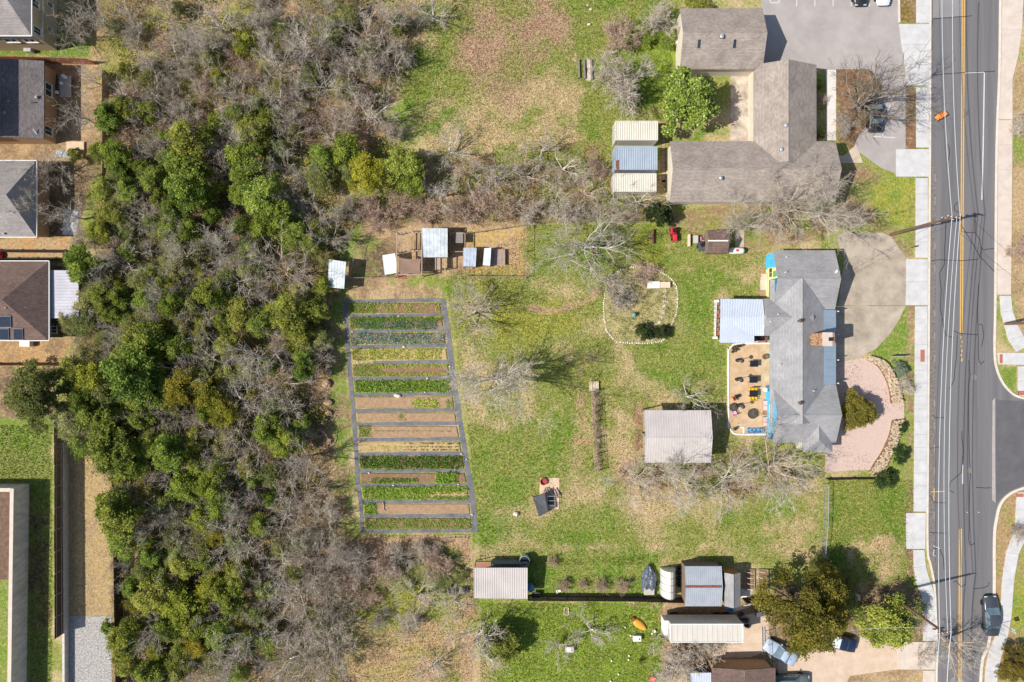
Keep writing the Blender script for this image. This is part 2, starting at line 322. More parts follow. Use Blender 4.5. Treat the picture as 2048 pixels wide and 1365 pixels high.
ii = (np.arange(ny - 1)[:, None] * nx + np.arange(nx - 1)[None, :]).reshape(-1)
gf = np.stack([ii, ii + 1, ii + nx + 1, ii + nx], 1)
def np_mesh(name, v, f, col=None, attr='tint'):
    """mesh from numpy arrays; f is (n,3) or (n,4); col per vertex or per face, linear rgb"""
    me = bpy.data.meshes.new(name); k = f.shape[1]
    me.vertices.add(len(v)); me.vertices.foreach_set('co', np.ascontiguousarray(v, dtype=np.float32).ravel())
    me.loops.add(f.size); me.loops.foreach_set('vertex_index', np.ascontiguousarray(f, dtype=np.int32).ravel())
    me.polygons.add(len(f)); me.polygons.foreach_set('loop_start', np.arange(0, f.size, k, dtype=np.int32))
    if col is not None:
        dom = 'POINT' if len(col) == len(v) else 'FACE'
        at = me.attributes.new(attr, 'FLOAT_COLOR', dom)
        at.data.foreach_set('color', np.concatenate([col, np.ones((len(col), 1))], 1).astype(np.float32).ravel())
    me.update(calc_edges=True); me.validate(); return me
gme = np_mesh('ground', gv, gf, gcol.reshape(-1, 3))
def ground_mat():
    m = bpy.data.materials.new('ground_cover'); m.use_nodes = True; n = m.node_tree.nodes; l = m.node_tree.links; b = n['Principled BSDF']
    b.inputs['Roughness'].default_value = 0.95; b.inputs['Specular IOR Level'].default_value = 0.1
    at = n.new('ShaderNodeAttribute'); at.attribute_name = 'tint'; g = n.new('ShaderNodeNewGeometry')
    hs = n.new('ShaderNodeHueSaturation'); l.new(at.outputs['Color'], hs.inputs['Color'])
    t = n.new('ShaderNodeTexNoise'); t.inputs['Scale'].default_value = 3.2; t.inputs['Detail'].default_value = 8; t.inputs['Roughness'].default_value = 0.75; l.new(g.outputs['Position'], t.inputs['Vector'])
    mr = n.new('ShaderNodeMapRange'); mr.inputs[1].default_value = 0.3; mr.inputs[2].default_value = 0.7; mr.inputs[3].default_value = 0.5; mr.inputs[4].default_value = 1.5; l.new(t.outputs['Fac'], mr.inputs[0]); l.new(mr.outputs[0], hs.inputs['Value'])
    t3 = n.new('ShaderNodeTexNoise'); t3.inputs['Scale'].default_value = 1.3; t3.inputs['Detail'].default_value = 6; t3.inputs['Roughness'].default_value = 0.7; l.new(g.outputs['Position'], t3.inputs['Vector'])
    m3 = n.new('ShaderNodeMapRange'); m3.inputs[1].default_value = 0.3; m3.inputs[2].default_value = 0.7; m3.inputs[3].default_value = 0.478; m3.inputs[4].default_value = 0.522; l.new(t3.outputs['Fac'], m3.inputs[0]); l.new(m3.outputs[0], hs.inputs['Hue'])
    def speck(src, col, sc, lo, hi, amt, off):
        tn = n.new('ShaderNodeTexNoise'); tn.inputs['Scale'].default_value = sc; tn.inputs['Detail'].default_value = 9; tn.inputs['Roughness'].default_value = 0.82
        ad = n.new('ShaderNodeVectorMath'); ad.operation = 'ADD'; ad.inputs[1].default_value = (off, off * 1.7, 0); l.new(g.outputs['Position'], ad.inputs[0]); l.new(ad.outputs[0], tn.inputs['Vector'])
        rg = n.new('ShaderNodeMapRange'); rg.inputs[1].default_value = lo; rg.inputs[2].default_value = hi; rg.inputs[3].default_value = 0; rg.inputs[4].default_value = amt; l.new(tn.outputs['Fac'], rg.inputs[0])
        mx = n.new('ShaderNodeMix'); mx.data_type = 'RGBA'; l.new(rg.outputs[0], mx.inputs[0]); l.new(src, mx.inputs[6]); mx.inputs[7].default_value = (*L(col), 1); return mx.outputs[2]
    o_ = speck(hs.outputs[0], (206, 184, 142), 2.1, .5, .62, .55, 3.0)       # dead blades and bare crumbs between the grass
    o_ = speck(o_, (96, 100, 44), 3.0, .53, .66, .6, 41.0)                   # dark tufts
    l.new(o_, b.inputs['Base Color'])
    t2 = n.new('ShaderNodeTexNoise'); t2.inputs['Scale'].default_value = 7; t2.inputs['Detail'].default_value = 6; l.new(g.outputs['Position'], t2.inputs['Vector'])
    bp = n.new('ShaderNodeBump'); bp.inputs['Strength'].default_value = 1.0; bp.inputs['Distance'].default_value = 0.10; l.new(t2.outputs['Fac'], bp.inputs['Height']); l.new(bp.outputs[0], b.inputs['Normal'])
    return m
gme.materials.append(ground_mat()); ground = bpy.data.objects.new('ground', gme); C.objects.link(ground); ground['kind'] = 'structure'

# ---------------------------------------------------------------- road, kerbs, pavements
asphalt = mat('asphalt', (104, 102, 103), (124, 121, 121), 0.9, 0.9, 0.01, bsc=40, stretch=(1.3, 0.035, 1), detail=10)
asphalt_old = mat('asphalt_chipped', (98, 93, 90), (138, 130, 124), 3.5, 0.95, 0.015, bsc=30, detail=8)
lotm = mat('lot_asphalt', (158, 150, 146), (178, 170, 165), 0.35, 0.95, 0.01, bsc=30, detail=8)
conc = mat('new_concrete', (188, 185, 183), (208, 206, 204), 0.8, 0.9, 0.004, bsc=30, detail=7)
conc_w = mat('warm_concrete', (196, 180, 166), (214, 200, 186), 0.7, 0.9, 0.004, bsc=30, detail=8)
conc_o = mat('old_concrete', (150, 136, 120), (190, 176, 158), 0.5, 0.95, 0.006, bsc=24, detail=9)
yel = mat('yellow_paint', (206, 160, 78), (222, 182, 104), 3, 0.8)
whi = mat('white_paint', (196, 194, 192), (216, 214, 212), 4, 0.8)
tar = mat('crack_tar', (46, 46, 50), (58, 58, 62), 2, 0.6)
brickred = mat('dome_paver', (164, 98, 80), (180, 116, 96), 6, 0.9)
kerb = mat('kerb_concrete', (204, 192, 178), (222, 211, 198), 1.2, 0.9, 0.004, bsc=30)
road_px = [(1861, -160), (1860, 300), (1858, 600), (1856, 900), (1855, 1090), (1862, 1130), (1870, 1180), (1874, 1300), (1872, 1560), (1952, 1560), (1960, 1340), (1974, 1290), (1985, 1210), (1986, 1080), (1990, 1040), (2000, 1006), (2022, 984), (2052, 972), (2500, 955), (2500, 802), (2052, 800), (2028, 792), (2006, 770), (1991, 738), (1987, 700), (1989, 600), (1991, 300), (1997, 150), (1999, 0), (2003, -160)]
road = struct('road', MB().prism(wpx(road_px), -0.2, 0.012), asphalt)
m = MB(); band(m, wpx([(1861, 330), (1859, 600), (1857, 900), (1856, 1085), (1866, 1150)]), wpx([(1873, 330), (1872, 600), (1871, 900), (1871, 1085), (1874, 1150)]), 0.0, 0.018); struct('rough_shoulder', m, asphalt_old, road)
m = MB(); band(m, wpx([(1867, -160), (1866, 36)]), wpx([(1925, -160), (1925, 33)]), 0.0, 0.016); struct('asphalt_patch', m, mat('pale_patch', (134, 130, 130), (146, 142, 141), .5, .9, .01, bsc=40), road)
m = MB(); band(m, wpx([(1985, 802), (1984, 900), (1984, 1000)]), wpx([(1990, 796), (1990, 900), (1991, 1006)]), 0.0, 0.018); struct('valley_gutter', m, mat('gutter', (160, 152, 146), (178, 170, 164), 1, .9), road)
m = MB(); m.prism(wpx([(1992, 800), (2048, 803), (2500, 803), (2500, 952), (2052, 968), (2020, 982), (1992, 1006)]), 0.0, 0.017); struct('side_street', m, mat('side_asphalt', (92, 90, 92), (104, 102, 103), .6, .9, .01, bsc=40), road)
for off in (-2.0, 2.0):
    for a, b in (((1927.5, -160), (1922.5, 668)), ((1920.5, 1058), (1919.5, 1440))):
        m = MB(); P = [(a[0] + off + (b[0] - a[0]) * t, a[1] + (b[1] - a[1]) * t) for t in (0, .25, .5, .75, 1)]; ribbon(m, wpx(P), 0.13, 0.022); struct('yellow_line', m, yel, road)
for k in range(6):
    m = MB(); ribbon(m, wpx([(1922.3 + (k % 2) * 1.2, 672 + k * 9), (1922.0 + (k % 2), 678 + k * 9)]), 0.16, 0.022); struct('faded_yellow_dash', m, yel, road)
for P in ([(1968.5, 146), (1966, 300), (1963.5, 400)], [(1925.5, 930), (1925, 968)]):
    m = MB(); ribbon(m, wpx(P), 0.14, 0.022); struct('white_line', m, whi, road)
for k in range(16):
    if k in (5, 9): continue
    m = MB(); ribbon(m, wpx([(1870 - k * .12, 350 + k * 45), (1870 - k * .12, 364 + k * 45)]), 0.1, 0.024); struct('worn_edge_dash', m, mat('worn_paint', (164, 150, 130), (150, 138, 126), 8, .9), road)
CR = [[(1865, 40), (1868, 38), (1900, 36), (1944, 32)], [(1865, 40), (1863, 60), (1864, 100)], [(1861, 152), (1880, 149), (1930, 146), (1990, 143)], [(1862, 522), (1880, 520), (1920, 522), (1958, 519), (1962, 500), (1960, 480), (1950, 466), (1923, 464), (1923, 430)], [(1950, 466), (1950, 430)], [(1962, 495), (1966, 500), (1988, 497)], [(1922, 450), (1960, 513), (1990, 545)],
 [(1957, 568), (1955, 640), (1956, 660), (1957, 720), (1962, 730), (1968, 722)], [(1957, 648), (1965, 650), (1967, 672), (1963, 694)], [(1905, 660), (1916, 667), (1955, 670)], [(1914, 670), (1912, 720), (1908, 760), (1899, 778)], [(1879, 547), (1882, 580), (1881, 620), (1886, 650), (1892, 672), (1908, 676)], [(1892, 440), (1890, 480), (1888, 530), (1879, 547)],
 [(1937, 722), (1940, 750), (1937, 770), (1937, 830), (1938, 900), (1940, 950), (1938, 1020), (1937, 1080), (1940, 1090), (1949, 1087)], [(1866, 830), (1870, 836), (1890, 836)], [(1858, 897), (1880, 894)], [(1860, 990), (1864, 1000), (1874, 1006), (1892, 1006)], [(1923, 862), (1926, 905), (1922, 945), (1900, 965), (1898, 980), (1908, 986)], [(1952, 975), (1970, 977), (1982, 976)],
 [(1859, 1065), (1892, 1067)], [(1866, 1097), (1880, 1098), (1886, 1115), (1888, 1140)], [(1906, 1165), (1912, 1162), (1922, 1174), (1932, 1168)], [(1948, 1178), (1965, 1176), (1976, 1173), (1978, 1165)], [(1897, 290), (1899, 310), (1894, 330)], [(1916, 405), (1908, 412), (1909, 422), (1922, 426)]]
for P in CR:
    m = MB(); Q = []
    for i in range(len(P) - 1):
        for t in (0, .34, .67): Q.append((P[i][0] + (P[i + 1][0] - P[i][0]) * t + rng.uniform(-.5, .5), P[i][1] + (P[i + 1][1] - P[i][1]) * t + rng.uniform(-.5, .5)))
    Q.append(P[-1]); ribbon(m, wpx(Q), 0.085, 0.023); struct('crack_seal', m, tar, road)
for x, y in ((1949, 755), (1940, 941), (1890, 441)):
    m = MB(); c = W(x, y); m.lathe([(0.32, 0), (0.32, 0.024), (0.27, 0.026), (0.0, 0.027)], c, 18); struct('manhole_cover', m, mat('iron', (120, 112, 100), (140, 132, 118), 12, .7), road)
for P in ([(1868, 976), (1868, 992)], [(1862, 984), (1889, 983)], [(1867, 992), (1868, 1002)]):
    m = MB(); ribbon(m, wpx(P), .1, .0235 + .0006 * P[0][0] % .003); struct('survey_mark', m, yel, road)
for P in ([(1866, 1092), (1880, 1098)], [(1868, 1100), (1866, 1112), (1872, 1112)], [(1930, 146.5), (1968, 145)]):
    m = MB(); ribbon(m, wpx(P), .08, .0265); struct('survey_mark', m, whi, road)
for x, y in ((1934, 1025), (1957, 1025)):
    m = MB(); c = W(x, y); m.box((c[0], c[1], .03), (.14, .1, .03)); struct('road_stud', m, whi, road)
# kerbs: raised strips along both edges
def kerb_strip(name, pl, w, h, mt=None):
    P = [Vector(W2(*p)) for p in pl]; lft = []; rgt = []
    for i, p in enumerate(P):
        d = (P[min(i + 1, len(P) - 1)] - P[max(i - 1, 0)]).normalized(); nn = Vector((-d.y, d.x)) * w / 2; lft.append(p + nn); rgt.append(p - nn)
    return struct(name, band(MB(), rgt, lft, -0.1, h), mt or kerb)
def smooth_px(P, n=4):
    out = []
    for i in range(len(P) - 1):
        a = P[max(i - 1, 0)]; b = P[i]; c = P[i + 1]; d = P[min(i + 2, len(P) - 1)]
        for k in range(n):
            t = k / n; out.append(tuple(0.5 * ((2 * b[j]) + (-a[j] + c[j]) * t + (2 * a[j] - 5 * b[j] + 4 * c[j] - d[j]) * t * t + (-a[j] + 3 * b[j] - 3 * c[j] + d[j]) * t ** 3) for j in (0, 1)))
    return out + [P[-1]]
kerb_strip('kerb', smooth_px([(1861, -160), (1860, 100), (1859.5, 300), (1857.5, 600), (1855.5, 900), (1854.5, 1090), (1861, 1130), (1869, 1180), (1873, 1300), (1871, 1560)]), 0.22, 0.10)
kerb_strip('kerb', smooth_px([(2004, -160), (2000, 0), (1998, 150), (1992.5, 300), (1990, 600), (1988.5, 700), (1993, 738), (2007, 769), (2029, 791), (2056, 799)]), 0.24, 0.12)
kerb_strip('kerb', smooth_px([(2056, 973), (2022, 986), (2001, 1007), (1992, 1040), (1988, 1080), (1987, 1210), (1976, 1290), (1962, 1340), (1954, 1560)]), 0.30, 0.12)
# pavement slabs: each one a piece of its own
def slabs(name, left, right, zt, mt, joint=0.009, lab=None):
    root = empty(name, (*W2(*left[0]), 0)); root['kind'] = 'structure'
    for i in range(len(left) - 1):
        a, b, c, d = [Vector(W2(*p)) for p in (left[i], right[i], right[i + 1], left[i + 1])]
        e = (c - b).normalized() * joint; f = (d - a).normalized() * joint
        dz = rng.uniform(-.004, .004)
        q = [a + f, b + e, c - e, d - f]
        m = MB().hexa([(p.x, p.y, -0.1) for p in q], [(p.x, p.y, zt + dz) for p in q]); m.build('slab', mt, root)
    return root
def seq(a, b, n): return [(a[0] + (b[0] - a[0]) * k / n, a[1] + (b[1] - a[1]) * k / n) for k in range(n + 1)]
slabs('pavement', seq((1833, -120), (1832, 47), 5), seq((1859, -120), (1858, 47), 5), 0.09, conc)
slabs('pavement', [(1798, 49), (1803, 90), (1809, 130), (1812, 172)], [(1858, 49), (1858, 90), (1858, 130), (1858, 172)], 0.075, conc)
slabs('pavement', seq((1832, 174), (1832, 296), 4), seq((1857.5, 174), (1857, 296), 4), 0.09, conc)
slabs('driveway_apron', seq((1792, 299), (1792, 354), 1), seq((1857, 299), (1857, 354), 1), 0.085, conc)
slabs('pavement', seq((1831, 357), (1831, 516), 5), seq((1855, 357), (1855, 516), 5), 0.09, conc)
slabs('driveway_apron', [(1812, 519), (1812, 564), (1811, 611)], [(1855, 519), (1855, 564), (1855, 611)], 0.085, conc)
slabs('pavement', seq((1830, 613), (1827, 1023), 16), seq((1854, 613), (1852.5, 1023), 16), 0.09, conc)
slabs('driveway_apron', seq((1812, 1026), (1812, 1098), 1), seq((1851, 1026), (1850, 1098), 1), 0.085, conc)
slabs('pavement', [(1826, 1100), (1827, 1135), (1832, 1165), (1842, 1190), (1846, 1225), (1846, 1282)], [(1848, 1100), (1851, 1133), (1858, 1158), (1866, 1180), (1870, 1222), (1871, 1282)], 0.09, conc)
slabs('driveway_apron', seq((1795, 1284), (1795, 1339), 1), seq((1870, 1284), (1870, 1339), 1), 0.085, conc_w)
slabs('pavement', seq((1846, 1341), (1845, 1540), 6), seq((1869, 1341), (1868, 1540), 6), 0.09, conc_w)
slabs('pavement', [(2006, -120), (2004, 0), (2003, 60), (2002, 130), (2000, 180), (1997, 240)], [(2070, -120), (2046, 0), (2043, 60), (2036, 110), (2024, 160), (2024, 240)], 0.10, conc_w)
slabs('pavement', seq((1996, 241), (1994, 590), 7), seq((2024, 241), (2021, 590), 7), 0.11, conc_w)
slabs('pavement', [(1999, 592), (2001, 625), (2008, 650), (2016, 680), (2032, 704)], [(2021, 592), (2024, 622), (2034, 650), (2046, 672), (2060, 690)], 0.11, conc)
slabs('pavement', [(1996, 706), (1997, 729)], [(2090, 706), (2090, 731)], 0.10, conc)
slabs('pavement', seq((2036, 733), (2036, 792), 2), seq((2090, 733), (2090, 796), 2), 0.10, conc)
slabs('pavement', [(2034, 985), (2031, 1020), (2030, 1058), (2012, 1105), (2004, 1160), (2000, 1230), (1994, 1262), (1978, 1300), (1970, 1340), (1962, 1540)], [(2120, 980), (2064, 1020), (2058, 1060), (2036, 1108), (2027, 1160), (2022, 1232), (2014, 1275), (2002, 1310), (1994, 1345), (1988, 1540)], 0.11, conc)
for q in ([(1840, 700), (1848, 700), (1848, 724), (1840, 724)], [(1998, 709), (2004, 709), (2004, 727), (1998, 727)], [(2036, 782), (2048, 782), (2048, 791), (2036, 791)], [(2032, 987), (2046, 987), (2046, 994), (2032, 994)]):
    solo('tactile_paver', MB().prism(wpx(q), 0.0, 0.125), brickred, {1840: 'red tactile paver strip in the pavement by the pink gravel yard', 1998: 'red tactile paver at the crossing above the side street', 2036: 'red tactile paver at the corner beside the grass island', 2032: 'red tactile paver at the corner below the side street'}[q[0][0]], 'paver', 'tactile pavers')
# car park and yards paved
struct('car_park', MB().prism(wpx([(1524, -160), (1796, -160), (1797, 40), (1803, 90), (1811, 172), (1811, 300), (1792, 300), (1792, 348), (1762, 336), (1706, 296), (1718, 270), (1735, 250), (1760, 220), (1765, 170), (1740, 139), (1522, 139)]), -0.1, 0.012), lotm)
lot_lines = [(1557 + 36.3 * k, -24, 1557 + 36.3 * k, 13) for k in range(1, 6)] + [(1540, 6, 1558, 6), (1540, -20, 1540, 6), (1558, -20, 1558, 6), (1744, 273, 1790, 276), (1788, 190, 1772, 230), (1772, 252, 1764, 276)]
cp = bpy.data.objects['car_park']
for a in lot_lines:
    m = MB(); ribbon(m, wpx([a[:2], a[2:]]), 0.11, 0.02); struct('bay_line', m, whi, cp)
m = MB(); band(m, wpx([(1793, -160), (1797, 46)]), wpx([(1796, -160), (1800, 46)]), -.1, .12); struct('kerb', m, kerb)
struct('footpath', MB().prism(wpx([(1652, 140), (1672, 140), (1672, 281), (1653, 281)]), -.1, .03), mat('pale_path', (206, 198, 190), (222, 215, 207), 1.5, .9))
struct('footpath', MB().prism(wpx([(1672, 312), (1687, 312), (1712, 290), (1726, 326), (1672, 327)]), -.1, .03), mat('buff_path', (190, 172, 150), (204, 186, 164), 1.5, .9))
drive = empty('driveway', (*W2(1740, 600), 0)); drive['kind'] = 'structure'
for q in ([(1676, 470), (1690, 466), (1766, 466), (1782, 474), (1812, 515), (1812, 518), (1688, 518), (1674, 480)], [(1688, 519), (1811.5, 519), (1811.5, 611), (1676, 611)], [(1672, 612.5), (1690, 612.5), (1690, 690), (1680, 726), (1672, 728)], [(1690.6, 612.5), (1811, 612.5), (1798, 640), (1780, 668), (1752, 698), (1718, 714), (1682, 726)]):
    MB().prism(wpx(q), -.1, 0.03 + rng.uniform(-.004, .004)).build('slab', conc_o, drive)
gp = [(1672, 728), (1718, 716), (1735, 716), (1752, 722), (1768, 742), (1777, 775), (1782, 800), (1808, 806), (1808, 838), (1790, 840), (1778, 880), (1764, 915), (1748, 940), (1650, 944), (1650, 890), (1672, 880)]
struct('gravel_yard', MB().prism(wpx(gp), -.1, 0.02), mat('pink_gravel', (180, 154, 142), (220, 196, 182), 11, .95, .02, bsc=24, detail=8))
struct('driveway', MB().prism(wpx([(1688, 1290), (1712, 1272), (1740, 1276), (1795, 1284), (1795, 1339), (1700, 1352), (1640, 1480), (1556, 1480), (1556, 1300), (1600, 1300), (1640, 1300)]), -.1, 0.02), mat('sandy_drive', (196, 170, 146), (214, 192, 170), .8, .95, .01, bsc=20, detail=8))
struct('driveway', MB().prism(wpx([(1425, 1270), (1440, 1240), (1535, 1222), (1540, 1300), (1500, 1315), (1425, 1318)]), -.1, 0.02), mat('sandy_drive', (0, 0, 0)))
struct('gravel_yard', MB().prism(wpx([(138, 1233), (222, 1233), (226, 1480), (140, 1480)]), -.1, 0.02), mat('grey_gravel', (120, 116, 112), (206, 200, 194), 5, .95, .05, bsc=18, detail=8))
struct('back_terrace', MB().prism(wpx([(1461, 140), (1508, 140), (1508, 300), (1461, 285)]), -.1, .04), mat('stained_terrace', (150, 134, 118), (214, 202, 188), .7, .9, .005, bsc=20, detail=7))
# ---------------------------------------------------------------- buildings
glass = mat('window_glass', (38, 48, 58), (62, 74, 84), 1.5, 0.12, spec=0.6)
trimw = mat('white_trim', (222, 220, 214), (234, 232, 227), 3, 0.7)
galv = mat('galvanised_sheet', (168, 174, 182), (206, 208, 212), 1.1, 0.42, metal=0.35, spec=0.5, detail=7)
def quad_ribs(m, p, n, h=0.05, wd=0.07):
    """raised ribs on the roof plane p0 p1 (eave) p2 p3 (ridge), running from eave to ridge"""
    p = [Vector(q) for q in p]
    nr = (p[1] - p[0]).cross(p[3] - p[0]).normalized()
    if nr.z < 0: nr = -nr
    along = (p[1] - p[0]).normalized()
    for k in range(n + 1):
        t = k / n; t = min(max(t, .004), .996); a = p[0].lerp(p[1], t); b = p[3].lerp(p[2], t); o = along * wd
        m.add([a - o, a + o, b + o, b - o, a - o * .45 + nr * h, a + o * .45 + nr * h, b + o * .45 + nr * h, b - o * .45 + nr * h], [(4, 5, 6, 7), (0, 4, 7, 3), (1, 2, 6, 5), (0, 1, 5, 4), (2, 3, 7, 6)])
def gable(root, box, axis, ze, zr, rmat, wmat, oh=0.3, ge=0.15, hip=(0, 0), th=0.14, ribs=0, walls=True, ridge=None, z0=0.0, base=None):
    """roof (given by the photo pixels of its eaves) with walls under it; hip = how far the ridge ends draw in, metres"""
    (x0, y0), (x1, y1) = box; a = Vector(W2(x0, y1, ze)); b = Vector(W2(x1, y0, ze))   # a = lower left, b = upper right, metres
    m = MB(); rm = MB()
    if axis == 'x':
        yc = (a.y + b.y) / 2 if ridge is None else W2(0, ridge, zr)[1]
        r0 = (a.x + hip[0], yc, zr); r1 = (b.x - hip[1], yc, zr)
        A, B, D, E = (a.x, a.y, ze), (b.x, a.y, ze), (b.x, b.y, ze), (a.x, b.y, ze)
        planes = [(A, B, r1, r0), (D, E, r0, r1)]; ends = [(E, A, r0), (B, D, r1)]
        lo, hi = (a.x + ge, a.y + oh), (b.x - ge, b.y - oh)
    else:
        xc = (a.x + b.x) / 2 if ridge is None else W2(ridge, 0, zr)[0]
        r0 = (xc, a.y + hip[0], zr); r1 = (xc, b.y - hip[1], zr)
        A, B, D, E = (a.x, a.y, ze), (b.x, a.y, ze), (b.x, b.y, ze), (a.x, b.y, ze)
        planes = [(E, A, r0, r1), (B, D, r1, r0)]; ends = [(A, B, r0), (D, E, r1)]
        lo, hi = (a.x + oh, a.y + ge), (b.x - oh, b.y - ge)
    for p in planes: m.slab(p, th)
    for k, e in enumerate(ends):
        if hip[k] > 0: m.slab(e, th)
    roof = m.build('roof', rmat, root)
    if ribs:
        for p in planes: quad_ribs(rm, p, ribs, 0.02, 0.035)
        rm.build('rib', rmat, roof)
    # ridge cap
    cap = MB(); d = 0.14; rz = 0.035
    if axis == 'x': cap.slab([(r0[0], r0[1] - d, zr - .05), (r1[0], r1[1] - d, zr - .05), (r1[0], r1[1], zr + rz), (r0[0], r0[1], zr + rz)], .03); cap.slab([(r0[0], r0[1], zr + rz), (r1[0], r1[1], zr + rz), (r1[0], r1[1] + d, zr - .05), (r0[0], r0[1] + d, zr - .05)], .03)
    else: cap.slab([(r0[0] - d, r0[1], zr - .05), (r0[0], r0[1], zr + rz), (r1[0], r1[1], zr + rz), (r1[0] - d, r1[1], zr - .05)], .03); cap.slab([(r0[0], r0[1], zr + rz), (r0[0] + d, r0[1], zr - .05), (r1[0] + d, r1[1], zr - .05), (r1[0], r1[1], zr + rz)], .03)
    cap.build('ridge_cap', rmat, roof)
    if walls:
        w = MB(); t = 0.16; zt = ze - th * .5
        for (p, q) in (((lo[0], lo[1]), (hi[0], lo[1] + t)), ((lo[0], hi[1] - t), (hi[0], hi[1])), ((lo[0], lo[1] + t), (lo[0] + t, hi[1] - t)), ((hi[0] - t, lo[1] + t), (hi[0], hi[1] - t))):
            w.prism([p, (q[0], p[1]), q, (p[0], q[1])], z0, zt - .02)
        for k, x in enumerate((0, 1)):      # gable triangles
            if hip[k] > 0: continue
            if axis == 'x':
                xa = lo[0] if k == 0 else hi[0] - t; pts = [(lo[1], zt - .02), (hi[1], zt - .02), (yc, zr - th - .06)]
                v = [(xa, p, z) for p, z in pts] + [(xa + t, p, z) for p, z in pts]
            else:
                ya = lo[1] if k == 0 else hi[1] - t; pts = [(lo[0], zt - .02), (hi[0], zt - .02), (xc, zr - th - .06)]
                v = [(p, ya, z) for p, z in pts] + [(p, ya + t, z) for p, z in pts]
            w.add(v, [(0, 1, 2), (5, 4, 3), (0, 3, 4, 1), (1, 4, 5, 2), (2, 5, 3, 0)])
        w.build('wall', wmat, root)
    return roof, lo, hi
def window(root, c, wdt, hgt, face, frame=None, pane=None):
    """framed window on a wall; face = outward axis"""
    ax = {'w': (-1, 0), 'e': (1, 0), 's': (0, -1), 'n': (0, 1)}[face]; m = MB(); g = MB(); f = .07
    def bx(mm, du, dz, su, sz, dep, th):
        if ax[0]: mm.box((c[0] + ax[0] * dep, c[1] + du, c[2] + dz), (th, su, sz))
        else: mm.box((c[0] + du, c[1] + ax[1] * dep, c[2] + dz), (su, th, sz))
    for s in (-1, 1): bx(m, s * (wdt / 2 - f / 2), 0, f, hgt, .03, .07); bx(m, 0, s * (hgt / 2 - f / 2), wdt - 2 * f, f, .03, .07)
    bx(m, 0, 0, .04, hgt - 2 * f, .03, .05); w = m.build('window', frame or trimw, root)
    bx(g, 0, 0, wdt - 2 * f, hgt - 2 * f, .015, .02); g.build('pane', pane or glass, w)
    s = MB()
    bx(s, 0, -hgt / 2 - .04, wdt + .12, .06, .06, .14); s.build('sill', frame or trimw, w)
def roof_z(ze, zr, y, ye, yr): return ze + (zr - ze) * (y - ye) / (yr - ye)
def vent(root, px, py, z, r=0.16, h=0.3, mt=None, name='roof_vent'):
    c = W(px, py, z); m = MB().lathe([(r * .7, -.25), (r * .7, h * .5), (r, h * .55), (r * .9, h * .85), (r * .3, h)], c, 14); m.build(name, mt or galv, root, True)
tanroofx = shingle_mat('taupe_shingle_rows_x', (150, 138, 129), (176, 163, 152), (118, 108, 101), 'x', .15, .3)
tanroofy = shingle_mat('taupe_shingle_rows_y', (150, 138, 129), (176, 163, 152), (118, 108, 101), 'y', .15, .3)
greyx = shingle_mat('grey_shingle_rows_x', (150, 148, 148), (164, 162, 162), (128, 127, 128), 'x', .15, .4)
greyy = shingle_mat('grey_shingle_rows_y', (150, 148, 148), (164, 162, 162), (128, 127, 128), 'y', .15, .4)
cream = mat('cream_siding', (206, 196, 176), (216, 207, 188), 1.2, .85)
# --- building beside the car park
b = thing('office_building', 'taupe shingled gable building with two skylights beside the car park', 'building', (*W2(1440, 78), 0))
gable(b, ((1360, 17), (1525, 139)), 'x', 3.0, 4.6, tanroofx, cream, .3, .2)
for sx_ in (1398, 1469):
    c = W(sx_, 88, 4.05); m = MB().box((c[0], c[1], c[2]), (.5, 1.1, .14), 0, R(22)); o = m.build('skylight', mat('skylight_frame', (120, 118, 116)), b); m = MB().box((c[0], c[1], c[2] + .03), (.34, .92, .14), 0, R(22)); m.build('pane', glass, o)
vent(b, 1443, 74, 4.5, .28, .3)
c = W(1357, 86, 0); MB().bbox((c[0] - .1, c[1], .45), (.7, .8, .9)).build('condenser_unit', trimw, b)
# --- L-shaped building
b = thing('office_building', 'L shaped taupe shingled building behind three cargo containers', 'building', (*W2(1560, 300), 0))
gable(b, ((1508, 130), (1633, 330)), 'y', 2.9, 4.5, tanroofy, cream, .3, .2, ridge=1577)
gable(b, ((1340, 283), (1671, 405)), 'x', 2.9, 4.45, tanroofx, cream, .3, .2)
m = MB(); p0 = W(1632, 283, 2.95); m.slab([W(1652, 308, 3.5), W(1652, 366, 3.55), W(1661, 336, 4.15)], .1); m.slab([W(1634, 336, 4.2), W(1652, 308, 3.5), W(1661, 336, 4.15)], .1); m.slab([W(1634, 336, 4.2), W(1661, 336, 4.15), W(1652, 366, 3.5)], .1)
for x, y, z in ((1571, 252, 4.35), (1562, 300, 4.2), (1441, 357, 4.2)): vent(b, x, y, z, .24, .3)
m = MB()
for q in ([(1465, 284), (1488, 284), (1488, 292), (1476, 292), (1476, 288), (1465, 288)],): m.prism(wpx(q, 0.3), 0, .3)
m.build('step', conc_w, b)
c = W(1672, 330, 0); lo_x = c[0] - .6
window(b, (W2(1343, 340, 1.5)[0] + .12, W2(0, 340, 1.5)[1], 1.5), 1.2, 1.1, 'w')
